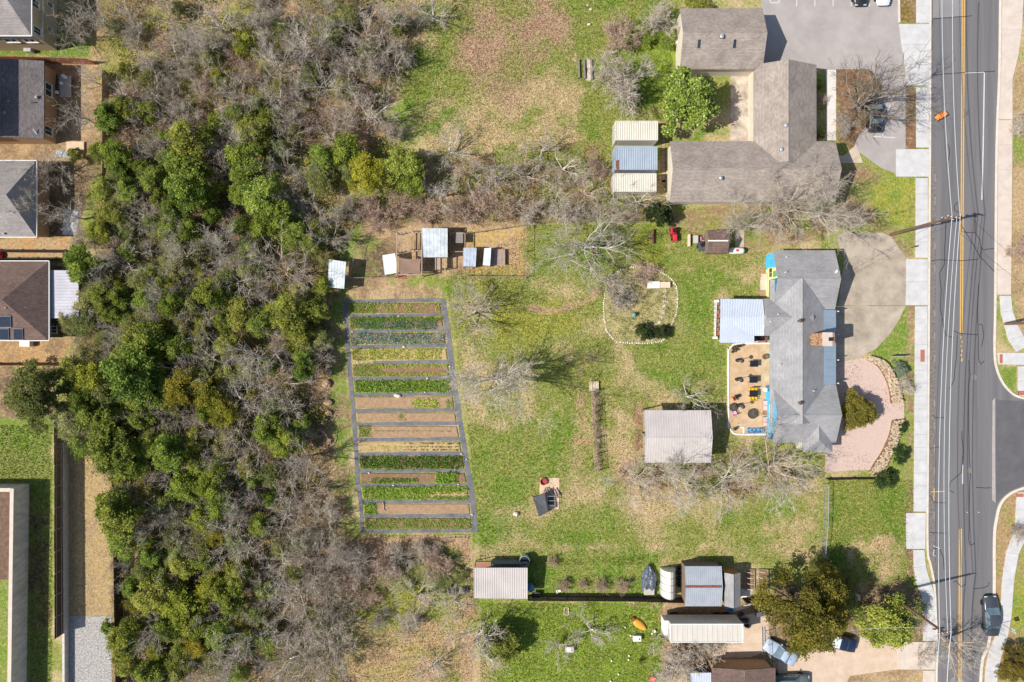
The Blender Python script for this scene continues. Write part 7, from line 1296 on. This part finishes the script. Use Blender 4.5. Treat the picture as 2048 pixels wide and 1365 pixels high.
P_D = [leafy_proto('dark_shrub', 51, 2.4, 1.4, 20, 300, .09, (46, 64, 34), (84, 104, 54), leafm, zlo=.1), leafy_proto('blue_shrub', 52, 1.6, 1.0, 22, 260, .06, (96, 112, 92), (150, 164, 140), leafm, zlo=.1), leafy_proto('juniper', 53, 3.4, 2.0, 50, 800, .075, (92, 96, 34), (156, 152, 62), leafm, zlo=.08, lobe=(.14, .26))]
# a tree with grey branches grown through with vine leaves
def put(protos, px, py, rpx, name, label, cat, group=None, hs=1.0, i=None, rz=None):
    """stand a copy of a plant so that its crown is seen at the pixel with the radius given"""
    p = protos[(i if i is not None else rng.randrange(len(protos))) % len(protos)]; z = 3.0
    for _ in range(3):
        s = rpx * (CAMH - z) / FPX / p['r']; sz = s ** .7 * hs; z = p['zc'] * sz
    x, y = W2(px, py, z); rz = rng.uniform(0, 6.28) if rz is None else rz
    cx, cy = p['c']; x -= (cx * math.cos(rz) - cy * math.sin(rz)) * s; y -= (cx * math.sin(rz) + cy * math.cos(rz)) * s
    t = thing(name, label, cat, (x, y, 0), group); t.rotation_euler = (0, 0, rz); t.scale = (s, s, sz)
    for nm in ('trunk', 'crown'):
        o = bpy.data.objects.new(nm if cat == 'tree' else {'trunk': 'stem', 'crown': 'foliage'}[nm], p[nm]); C.objects.link(o); o.parent = t
    return t
E_ = [(225, 305, 27), (238, 328, 22), (193, 303, 18), (215, 235, 26), (376, 285, 46), (368, 325, 36), (306, 358, 28), (344, 350, 20), (372, 380, 38), (350, 412, 26), (222, 432, 30), (203, 382, 28), (282, 336, 18), (198, 462, 24), (472, 228, 22), (503, 262, 34), (488, 318, 40), (536, 242, 24), (483, 387, 24), (523, 392, 42), (551, 422, 30), (525, 452, 28), (587, 472, 32), (425, 428, 20), (642, 314, 26), (690, 300, 32), (489, 84, 24), (803, 338, 44), (828, 362, 28), (161, 528, 36), (238, 600, 24), (216, 620, 22), (246, 632, 22), (298, 546, 22), (286, 688, 40), (252, 706, 28), (150, 742, 34), (254, 750, 48), (300, 732, 34), (306, 782, 34), (390, 692, 24), (418, 590, 28), (477, 626, 36), (521, 646, 28), (545, 624, 22), (580, 630, 44), (594, 672, 32), (606, 708, 22), (457, 690, 28), (466, 746, 20), (606, 738, 22), (634, 620, 26), (405, 650, 18), (645, 572, 20), (192, 836, 36), (165, 890, 28), (212, 880, 38), (232, 915, 40), (268, 925, 30), (243, 952, 22), (302, 890, 28), (338, 906, 34), (368, 973, 32), (236, 1030, 42), (252, 1080, 40), (214, 1010, 26), (532, 857, 28), (571, 884, 32), (600, 850, 22), (422, 976, 30), (440, 1010, 30), (404, 1036, 28), (541, 998, 18), (520, 1052, 22), (305, 1193, 40), (368, 1130, 30), (249, 1282, 32), (256, 1326, 28), (334, 1254, 30), (215, 1255, 14), (440, 1272, 28), (300, 1352, 28), (364, 1302, 22), (266, 1250, 22), (475, 1150, 28), (460, 1202, 28), (532, 1180, 20), (560, 1100, 18), (534, 1284, 28), (590, 1150, 20), (476, 1346, 20), (270, 790, 34), (340, 800, 30), (395, 760, 26), (390, 880, 26), (395, 930, 24), (150, 310, 16), (430, 1175, 24), (300, 1110, 22)]
Y_ = [(420, 374, 28), (735, 348, 40), (330, 655, 22), (350, 690, 18), (360, 776, 38), (420, 784, 34), (444, 828, 30), (180, 765, 40), (364, 1218, 42), (412, 1184, 26), (390, 1292, 26), (480, 1242, 16), (400, 545, 14), (545, 1265, 14), (315, 1308, 20), (560, 1010, 16), (235, 860, 22), (310, 815, 22)]
G_ = [(170, 603, 32), (138, 640, 26), (166, 642, 30), (348, 535, 32), (262, 655, 30), (176, 712, 28), (146, 840, 42), (210, 790, 40), (455, 862, 26), (395, 985, 24), (240, 400, 28), (330, 470, 30), (380, 600, 30), (400, 500, 28), (480, 350, 24), (560, 300, 22), (640, 360, 30), (700, 340, 24), (620, 150, 26), (560, 60, 24), (660, 60, 30), (450, 950, 26), (540, 950, 28), (470, 1080, 26), (640, 1240, 28), (600, 1090, 24), (340, 1080, 28), (290, 1140, 26), (430, 1320, 28), (510, 1230, 26), (500, 540, 28), (600, 590, 26), (220, 560, 22), (450, 560, 24), (650, 520, 20), (640, 680, 22), (690, 30, 26), (300, 1230, 22)]
B_ = [(132, 58, 50), (176, 30, 40), (150, 232, 42), (104, 342, 42), (130, 432, 36), (72, 352, 44), (52, 410, 34), (175, 150, 30), (345, 108, 38), (418, 40, 58), (462, 60, 44), (250, 40, 40), (300, 180, 40), (540, 110, 52), (606, 88, 58), (640, 165, 46), (742, 110, 56), (720, 55, 48), (775, 35, 44), (858, 18, 46), (538, 190, 44), (575, 262, 40), (560, 338, 44), (730, 215, 64), (695, 190, 38), (616, 356, 34), (555, 395, 24), (640, 430, 34), (664, 468, 48), (432, 296, 38), (450, 345, 30), (330, 442, 46), (268, 402, 38), (292, 440, 34), (432, 482, 44), (472, 502, 48), (550, 532, 62), (470, 562, 44), (600, 540, 42), (230, 522, 52), (350, 502, 44), (300, 482, 34), (202, 566, 32), (396, 560, 38), (366, 604, 40), (312, 588, 38), (360, 722, 38), (430, 722, 52), (500, 722, 56), (560, 772, 56), (520, 782, 44), (480, 802, 48), (562, 822, 48), (302, 842, 42), (342, 832, 38), (252, 846, 28), (430, 882, 48), (482, 902, 46), (492, 966, 42), (442, 922, 38), (596, 922, 44), (606, 982, 50), (572, 1002, 44), (560, 1042, 38), (642, 1064, 44), (252, 992, 34), (312, 1012, 38), (342, 1052, 38), (382, 1072, 38), (452, 1062, 44), (482, 1102, 46), (560, 1132, 44), (600, 1182, 56), (642, 1162, 48), (602, 1242, 62), (572, 1212, 48), (652, 1196, 46), (662, 1272, 48), (642, 1322, 66), (600, 1312, 48), (560, 1342, 48), (482, 1292, 46), (452, 1332, 46), (432, 1242, 42), (302, 1276, 38), (272, 1172, 34), (352, 1342, 42), (402, 1352, 38), (512, 1182, 42), (242, 1132, 28), (422, 1132, 38), (590, 730, 36)]
T_ = [(300, 130, 24), (260, 190, 26), (350, 220, 28), (420, 180, 30), (500, 150, 26), (660, 240, 26), (600, 420, 30), (690, 420, 26), (740, 420, 30), (800, 410, 30), (620, 250, 24), (400, 240, 24), (260, 260, 26), (310, 290, 28), (460, 440, 24), (330, 560, 26), (260, 580, 24), (520, 590, 26), (600, 860, 24), (660, 1020, 24), (540, 920, 26), (400, 840, 26), (300, 960, 26), (280, 1060, 24), (400, 1110, 26), (600, 1080, 28), (680, 1110, 30), (720, 1130, 36), (770, 1140, 34), (480, 1030, 26), (350, 1170, 24), (560, 700, 26), (240, 470, 24), (160, 480, 22), (700, 260, 28), (780, 260, 30), (660, 100, 30), (800, 110, 28), (690, 130, 26)]
def cell(px, py):
    rows = [(120, 'the two storey house'), (300, 'the slate grey house'), (480, 'the pale grey house'), (690, 'the brown roofed house'), (850, 'the dark yard tree'), (1000, 'the tall dark fence'), (1180, 'the walled enclosure'), (3000, 'the grey gravel strip')]
    r = next(n for y, n in rows if py < y)
    return ('nearest the houses' if px < 330 else 'in mid woodland' if px < 520 else 'nearest the garden') + ' level with ' + r
def wood(lst, protos, name, desc, cat, group, hs=1.0):
    cells = {}
    for t in sorted(lst, key=lambda q: q[1]): cells.setdefault(cell(t[0], t[1]), []).append(t)
    for c_, ts in cells.items():
        for k, (x, y, r) in enumerate(ts):
            lab = f'{desc} {c_}' + (f', {ORD[k]} from top' if len(ts) > 1 else '')
            put(protos, x, y, r, name, lab, cat, group, hs * rng.uniform(.85, 1.15))
_r2 = random.Random(77)
def fill(lst, n, poly, rmin, rmax, gap):
    """thicken a stretch of the wood with more crowns"""
    pts = scatter(n * 30, poly, _r2.randrange(9999)); k = 0
    for x, y in pts:
        if k >= n: break
        if all((x - q[0]) ** 2 + (y - q[1]) ** 2 > gap * gap for q in lst): lst.append((round(float(x)), round(float(y)), _r2.uniform(rmin, rmax))); k += 1
LOW = [(150, 560), (420, 560), (640, 620), (640, 760), (560, 900), (470, 1000), (520, 1340), (260, 1340), (262, 960), (150, 860)]
fill(E_, 24, LOW, 17, 30, 34); fill(Y_, 20, LOW, 12, 22, 50); fill(G_, 34, LOW, 18, 30, 36); fill(B_, 24, LOW, 26, 40, 34)
fill(G_, 16, [(215, 200), (620, 200), (680, 480), (240, 520)], 18, 28, 40); fill(E_, 16, [(200, 200), (620, 240), (660, 500), (200, 520)], 14, 24, 36); fill(Y_, 8, [(230, 40), (620, 40), (680, 440), (230, 440)], 10, 16, 60)
fill(G_, 8, [(230, 10), (840, 10), (700, 240), (230, 260)], 14, 24, 50); fill(B_, 30, [(225, 0), (820, 0), (760, 200), (690, 280), (230, 300)], 26, 44, 30); fill(T_, 24, [(225, 0), (820, 0), (760, 200), (690, 280), (230, 300)], 18, 30, 30); fill(B_, 10, [(560, 900), (690, 1080), (690, 1350), (540, 1350)], 30, 46, 36)
wood(E_, P_E, 'evergreen_tree', 'green leafy tree', 'tree', 'green trees of the woodland')
wood(Y_, P_Y, 'evergreen_tree', 'yellow green tree', 'tree', 'yellow green trees of the woodland')
wood(G_, P_G, 'vine_covered_tree', 'grey olive tree', 'tree', 'grey olive trees of the woodland', .8)
wood(B_, P_B, 'bare_tree', 'bare grey tree', 'tree', 'bare trees of the woodland')
wood(T_, P_S, 'brush', 'low bare brush', 'bush', 'bare brush of the woodland')
# hedge of bare trees between field and coops
for k, (x, y, r) in enumerate([(900, 292, 46), (932, 352, 42), (985, 350, 46), (1048, 342, 52), (1082, 292, 42), (1130, 335, 42), (1165, 380, 38), (882, 385, 38), (1108, 402, 40), (1232, 392, 40), (1282, 402, 40), (1205, 430, 36)]):
    put(P_B, x, y, r, 'bare_tree', f'bare tree in the hedge between field and coops, {ORD[k]} listed from field corner' if False else ['bare tree at the lower left corner of the upper field', 'bare tree just below the lower left field corner', 'bare grey tree mid hedge above the bare dirt run', 'bare wide tree mid hedge below the upper field', 'bare pale tree reaching into the lower edge of the field', 'bare tree left of the grey blue cargo container', 'bare tree left below the lowest cargo container', 'bare tree between green hedge trees and the coop roof', 'bare tree in the hedge above the wire run', 'bare twiggy tree directly below the lowest cargo container', 'bare tree left of the dark round evergreen', 'bare tree above the largest lawn tree'][k], 'tree', 'bare trees of the field hedge', .8, i=k)
for k, (x, y, r, l) in enumerate([(960, 400, 30, 'bare brush at the foot of the hedge left of its gap'), (1010, 415, 28, 'bare brush at the hedge foot above the tan run'), (1060, 425, 26, 'bare brush above the right end of the tan run'), (850, 425, 30, 'dark bare brush behind the white coop roof'), (915, 425, 30, 'dark bare brush behind the coop shadow'), (1140, 430, 30, 'bare brush behind the largest lawn tree'), (1250, 345, 20, 'bare brush at the left end of the containers'), (760, 440, 26, 'bare brush behind the timber pergola'), (1190, 340, 26, 'reddish bare brush left of the containers')]):
    put(P_S, x, y, r, 'brush', l, 'bush', 'brush of the field hedge', .8)
for k, (x, y, r) in enumerate([(700, 1165, 30), (735, 1195, 26), (790, 1120, 30), (845, 1100, 26), (880, 1130, 30), (760, 1240, 24), (820, 1250, 26)]):
    put(P_S, x, y, r, 'brush', ['brown brush at the woodland corner below the garden', 'brush just below the woodland corner brush', 'brush on tan earth straight below the garden', 'brush below the middle of the lowest garden strip', 'brush between garden foot and the long beige shed', 'brush on mossy ground left of the greenish bare tree', 'brush below the greenish bare tree'][k], 'bush', 'brush below the garden', .8)
for k, (x, y, r) in enumerate([(850, 1140, 26), (885, 1165, 22), (810, 1160, 22), (725, 1170, 16), (915, 1150, 18)]):
    put(P_G, x, y, r, 'green_bush', ['green scrub bush in the middle of the thicket below the garden', 'green scrub bush nearest below the garden foot path', 'green scrub bush left in the thicket below the garden', 'small green bush at the woodland corner below the garden', 'green scrub bush beside the long beige shed'][k], 'bush', 'green scrub below the garden', .35)
# single trees
put(P_BIG, 1180, 490, 98, 'bare_tree', 'largest bare tree on the lawn, arching above the stone ringed bed', 'tree', None, .95, 0, .6)
put(P_BIG, 940, 622, 66, 'bare_tree', 'bare tree leaning over the upper right corner of the vegetable garden', 'tree', None, .9, 2, 2.2)
put(P_BIG, 990, 770, 80, 'bare_tree', 'bare tree casting a fan of shadow on the lawn right of the garden', 'tree', None, 1.0, 1, 1.0)
put(P_DK, 1758, 185, 100, 'bare_tree', 'large bare tree over the parked black car beside the road', 'tree', None, 1.0, 0, 3.6)
put(P_BIG, 1585, 410, 84, 'bare_tree', 'large bare tree overhanging the L shaped roof', 'tree', None, 1.0, 2, 5.1)
put(P_BIG, 1670, 425, 66, 'bare_tree', 'bare tree between the L shaped building and the concrete drive', 'tree', None, .85, 1, .3)
put(P_BIG, 1495, 440, 50, 'bare_tree', 'bare tree above the little brown shed', 'tree', None, .7, 1, 4)
put(P_BIG, 1275, 965, 58, 'bare_tree', 'bare tree below the left end of the metal barn', 'tree', None, .7, 2, 1.5)
put(P_BIG, 1360, 962, 56, 'bare_tree', 'bare tree below the middle of the metal barn', 'tree', None, .7, 1, 2.8)
put(P_BIG, 1455, 965, 66, 'bare_tree', 'bare tree below the right end of the metal barn', 'tree', None, .75, 0, 4.4)
put(P_BIG, 1560, 945, 84, 'bare_tree', 'widest bare tree below the grey roofed main house', 'tree', None, .8, 2, .2)
put(P_B, 1382, 798, 42, 'bare_tree', 'white limbed bare tree behind the metal barn', 'tree', None, .7, 0)
put(P_B, 1185, 1265, 52, 'bare_tree', 'bare tree on the bright grass left of the orange boat', 'tree', None, .6, 4)
put(P_B, 1118, 1300, 34, 'bare_tree', 'small bare tree on the bright grass by a white box', 'tree', None, .6, 1)
put(P_B, 962, 1290, 60, 'bare_tree', 'bare tree casting a dark shadow left of the bright grass', 'tree', None, .8, 2)
put(P_B, 905, 1210, 42, 'bare_tree', 'bare tree left of the long beige shed', 'tree', None, .7, 3)
put(P_B, 830, 1195, 58, 'bare_tree', 'bare greenish tree between the woodland and the long beige shed', 'tree', None, .7, 1)
put(P_B, 860, 1340, 40, 'bare_tree', 'bare tree at the bottom edge over dry yellow grass', 'tree', None, .7, 0)
put(P_B, 1915, 1310, 62, 'bare_tree', 'bare tree hanging over the road at the bottom edge', 'tree', None, .9, 1)
put(P_B, 1850, 1318, 26, 'bare_tree', 'small bare tree on the verge at the lower driveway', 'tree', None, .6, 3)
put(P_S, 1362, 1312, 46, 'brush', 'large brown bare bush below the box trailer', 'bush', None, 1.0, 1); put(P_S, 1420, 1295, 30, 'brush', 'reddish bare bush against the box trailer', 'bush', None, .9, 1)
put(P_S, 1340, 1340, 36, 'brush', 'pale bare bush by the white metal roof at the bottom', 'bush', None, .8, 2)
put(P_S, 1242, 165, 56, 'bare_bush', 'large dense grey bush on the bright grass right of the old timbers', 'bush', None, 1.1, 2); put(P_S, 1238, 70, 40, 'bare_bush', 'smaller grey bush above the large dense grey bush', 'bush', None, 1.0, 0)
put(P_S, 1315, 40, 34, 'bare_bush', 'grey twiggy bush left of the skylight roof', 'bush', None, 1.0, 2)
put(P_S, 1235, 588, 40, 'bare_bush', 'bare brown scrub at the top of the stone ringed bed', 'bush', None, .7, 1); put(P_S, 1290, 545, 24, 'bare_bush', 'bare scrub above the white bench', 'bush', None, .7, 0)
P_W = [bare_proto('whips', 61, 4.6, 2.0, bark_brown, stems=18, l2=3, l3=2, l4=1, tw=1, tr=.09, tws=.3, wob=.1)]
put(P_W, 1190, 716, 24, 'bare_bush', 'many stemmed leafless bush at the top of the trellis row', 'bush', None, 1.1, 0)
for k, (x, y, r) in enumerate([(1105, 1124, 11), (1128, 1170, 13), (1166, 1170, 10), (1202, 1172, 14), (1245, 1173, 15)]):
    put(P_S, x, y, r, 'bare_bush', ['tiny pruned bush standing alone above the row by the fence', 'pruned pinkish bush, leftmost of the four along the fence', 'pruned pinkish bush, smallest of the four along the fence', 'pruned pinkish bush, third of the four along the fence', 'pruned pinkish bush nearest the tarped boat'][k], 'bush', 'pruned bushes along the dark fence', .9, 0)
for x, y, r, l in [(2042, 500, 24, 'grey bush at the right edge above the right pole'), (2044, 250, 22, 'grey bush at the right edge near the top'), (2042, 1066, 22, 'grey bush at the right edge below the side street'), (1812, 772, 18, 'silver leafless bush beside the blue green shrub'), (1690, 250, 22, 'low scrub under the large roadside tree'), (1640, 200, 14, 'scrub in the bed beside the pale path'), (860, 1120, 26, 'scrub at the edge of the tan earth below the garden'), (1830, 1245, 26, 'scrub at the foot of the lower utility pole')]:
    put(P_S, x, y, r, 'bare_bush', l, 'bush', None, .7)
put(P_M, 1378, 195, 56, 'magnolia_tree', 'glossy round magnolia between the two taupe roofed buildings', 'tree', None, .95)
put(P_D, 1318, 428, 26, 'evergreen_tree', 'dark round evergreen by the red mower', 'tree', None, 1.4, 0)
put(P_C, 66, 790, 62, 'cedar_tree', 'large dark olive tree in the yard at the left edge', 'tree', None, 1.0, 1)
put(P_C, 1622, 1228, 86, 'cedar_tree', 'huge golden green cedar over the parked cars', 'tree', None, 1.1, 0); put(P_C, 1675, 1195, 46, 'cedar_tree', 'olive cedar at the right side of the huge golden cedar', 'tree', None, .8, 1); put(P_C, 1640, 1135, 24, 'cedar_tree', 'small dark cedar at the foot of the wire gate', 'tree', None, .8, 1)
put(P_C, 2038, 1335, 34, 'cedar_tree', 'olive cedar at the bottom right corner', 'tree', None, .7, 0)
put(P_E, 1775, 1250, 52, 'evergreen_tree', 'bright green tree between cedar and lower utility pole', 'tree', None, 1.0, 1); put(P_G, 1815, 1232, 36, 'evergreen_tree', 'grey green tree beside the lower utility pole', 'tree', None, .8, 0)
put(P_D, 1718, 824, 35, 'juniper_bush', 'round olive juniper on the pink gravel', 'bush', None, 1.0, 2); put(P_D, 1803, 738, 15, 'blue_shrub', 'round blue green shrub outside the rubble wall', 'bush', None, 1.0, 1)
put(P_D, 1772, 962, 21, 'dark_shrub', 'dark green shrub at the lower end of the rubble wall', 'bush', None, .9, 0); put(P_D, 1803, 912, 17, 'dark_shrub', 'dark green shrub between rubble wall and pavement', 'bush', None, .9, 0); put(P_D, 1806, 855, 10, 'dark_shrub', 'small green shrub outside the rubble wall gap', 'bush', None, .8, 0)
put(P_D, 1288, 664, 18, 'dark_shrub', 'left one of two dark shrubs by the stepping stones', 'bush', None, .8, 0); put(P_D, 1324, 665, 16, 'dark_shrub', 'right one of two dark shrubs by the stepping stones', 'bush', None, .8, 0)
put(P_E, 1296, 62, 26, 'green_bush', 'bright green bush above the dense grey bush', 'bush', None, .4, 0); put(P_E, 1335, 74, 22, 'green_bush', 'bright green bush touching the skylight building', 'bush', None, .4, 1); put(P_E, 1395, 8, 26, 'green_bush', 'green bush above the skylight roof at the top edge', 'bush', None, .4, 1)
put(P_E, 1640, 170, 9, 'green_bush', 'small green bush in the bed by the pale path, upper one', 'bush', None, .4, 1); put(P_Y, 1642, 270, 9, 'green_bush', 'small yellow green bush in the bed by the pale path, lower one', 'bush', None, .4, 1)
put(P_E, 1000, 1290, 36, 'evergreen_tree', 'dark leafy tree beside the bright grass below the fence', 'tree', None, .6, 2)
# spiky yucca
m = MB(); c = W(1283, 1322, .4)
for k in range(46):
    a = rng.uniform(0, 6.28); el = rng.uniform(.2, 1.4); l_ = rng.uniform(.6, .9); e = (c[0] + math.cos(a) * math.cos(el) * l_, c[1] + math.sin(a) * math.cos(el) * l_, .1 + math.sin(el) * l_); q = (-math.sin(a) * .035, math.cos(a) * .035)
    m.add([(c[0] - q[0], c[1] - q[1], .1), (c[0] + q[0], c[1] + q[1], .1), e], [(0, 1, 2)])
solo('yucca', m, mat('yucca_leaf', (66, 72, 30), (104, 108, 50), 3, .6), 'spiky yucca on the bright grass beside a bare bush', 'plant')
# ---------------------------------------------------------------- undergrowth and turf: far too many to count
def to_m(p): return np.stack([(p[:, 0] - 1024) * CAMH / FPX, (682.5 - p[:, 1]) * CAMH / FPX], 1)
WOODS = [(215, -40), (640, -40), (860, 10), (800, 180), (720, 260), (880, 330), (1215, 330), (1220, 430), (1060, 445), (720, 445), (660, 500), (640, 620), (660, 860), (660, 1050), (700, 1160), (700, 1400), (232, 1400), (232, 1000), (150, 880), (150, 700), (200, 500), (210, 120)]
def sticks(n, poly, seed, l0, l1, w, zmax, cols, name, label):
    rs = np.random.RandomState(seed); p = to_m(scatter(n, poly, seed)); a = rs.uniform(0, 6.283, n); el = rs.uniform(-.1, .9, n); ln = rs.uniform(l0, l1, n)
    z = rs.uniform(.03, zmax, n) * rs.rand(n); s = np.stack([p[:, 0], p[:, 1], z], 1); d = np.stack([np.cos(a) * np.cos(el), np.sin(a) * np.cos(el), np.sin(el)], 1) * ln[:, None]
    mid = s + d * .5 + rs.normal(size=(n, 3)) * .08 * ln[:, None]; mid[:, 2] = np.maximum(mid[:, 2], .03); e = s + d; e[:, 2] = np.maximum(e[:, 2], .03)
    u = np.cross(d, rs.normal(size=(n, 3))); u /= np.linalg.norm(u, axis=1, keepdims=True) + 1e-9; w_ = (w * rs.uniform(.5, 1.5, n))[:, None]
    v = np.stack([s - u * w_, s + u * w_, mid + u * w_ * .8, mid - u * w_ * .8, e + u * w_ * .4, e - u * w_ * .4], 1).reshape(-1, 3)
    i = np.arange(n)[:, None] * 6; f = np.concatenate([i + np.array([0, 1, 2, 3]), i + np.array([3, 2, 4, 5])]); c = np.array([L(q) for q in cols])[rs.randint(len(cols), size=n)] * rs.uniform(.7, 1.25, (n, 1))
    me = np_mesh(name, v, f, np.concatenate([c, c])); me.materials.append(MATS['dry_litter']); o = bpy.data.objects.new(name, me); C.objects.link(o); return tag(o, label, 'undergrowth', None, 'stuff')
leaf_mat('dry_litter', .9, 0, .1, 0)
sticks(34000, WOODS, 71, .3, 1.5, .014, 1.3, [(184, 170, 150), (164, 146, 124), (138, 118, 98), (204, 194, 178)], 'undergrowth', 'tangle of bare twigs covering the woodland floor')
def tufts(n, poly, seed, size, zmax, cols, name, label, cat, clump=None, mtn='leaf'):
    rs = np.random.RandomState(seed); q = scatter(n, poly, seed)
    if clump: k = fbm(q[:, 0] / clump[0] + seed, q[:, 1] / clump[0], 3) > clump[1]; q = q[k]; n = len(q)
    p = to_m(q); cen = np.stack([p[:, 0], p[:, 1], rs.uniform(.04, zmax, n)], 1); v, f = leaves(rs, cen, np.tile([0, 0, .9], (n, 1)), size, None)
    v[:, 2] = np.maximum(v[:, 2], .012); c = np.array([L(x) for x in cols])[rs.randint(len(cols), size=n)] * rs.uniform(.7, 1.3, (n, 1))
    me = np_mesh(name, v, f, c); me.materials.append(MATS[mtn]); o = bpy.data.objects.new(name, me); C.objects.link(o); return tag(o, label, cat, None, 'stuff')
tufts(110000, WOODS, 73, .12, 1.5, [(104, 122, 48), (140, 148, 60), (164, 158, 66), (84, 100, 44)], 'ground_cover', 'low green leaves among the twigs of the woodland floor', 'ground cover', (26, .5))
tufts(40000, WOODS, 74, .07, .1, [(176, 146, 108), (150, 122, 92), (202, 176, 136)], 'leaf_litter', 'fallen brown leaves on the woodland floor', 'leaf litter', None, 'dry_litter')
tufts(1500, gp, 75, .06, .05, [(128, 96, 72), (96, 74, 58), (150, 120, 90)], 'leaf_litter', 'scattered brown leaves on the pink gravel yard', 'leaf litter', (30, .5), 'dry_litter')
# grass blades over the lawns, coloured like the turf they grow in
def turf(n, seed):
    rs = np.random.RandomState(seed); P = []
    for poly, k in (([(790, -30), (1345, -30), (1345, 240), (1225, 240), (1225, 330), (870, 330), (800, 190)], .26), ([(890, 560), (1060, 450), (1340, 450), (1540, 510), (1535, 595), (1428, 600), (1428, 690), (1452, 690), (1452, 870), (1540, 890), (1650, 950), (1650, 1130), (960, 1130), (955, 1060), (930, 800)], .44), ([(700, 1070), (940, 1070), (940, 1130), (1290, 1110), (1290, 1190), (960, 1190), (940, 1400), (700, 1400)], .1), ([(960, 1206), (1325, 1206), (1320, 1400), (960, 1400)], .1), ([(1655, 960), (1826, 960), (1826, 1170), (1655, 1180)], .06), ([(0, 850), (104, 850), (104, 1380), (60, 1380), (60, 965), (0, 965)], .04)):
        P.append(scatter(int(n * k), poly, seed + len(P)))
    q = np.concatenate(P); n = len(q); c = cover(q[:, 0], q[:, 1]) * rs.uniform(.55, 1.5, (n, 1)); p = to_m(q); a = rs.uniform(0, 6.283, n); h = rs.uniform(.06, .19, n); w = rs.uniform(.025, .065, n); le = rs.uniform(.03, .12, n)
    s = np.stack([p[:, 0], p[:, 1], np.full(n, .0)], 1); u = np.stack([np.cos(a), np.sin(a), np.zeros(n)], 1) * w[:, None]; t = s + np.stack([-np.sin(a) * le, np.cos(a) * le, h], 1)
    v = np.stack([s - u, s + u, t], 1).reshape(-1, 3); f = np.arange(3 * n).reshape(-1, 3); me = np_mesh('grass', v, f, c); me.materials.append(MATS['leaf']); o = bpy.data.objects.new('grass', me); C.objects.link(o)
    tag(o, 'short patchy grass growing over the lawns and field', 'grass', None, 'stuff')
turf(230000, 81)
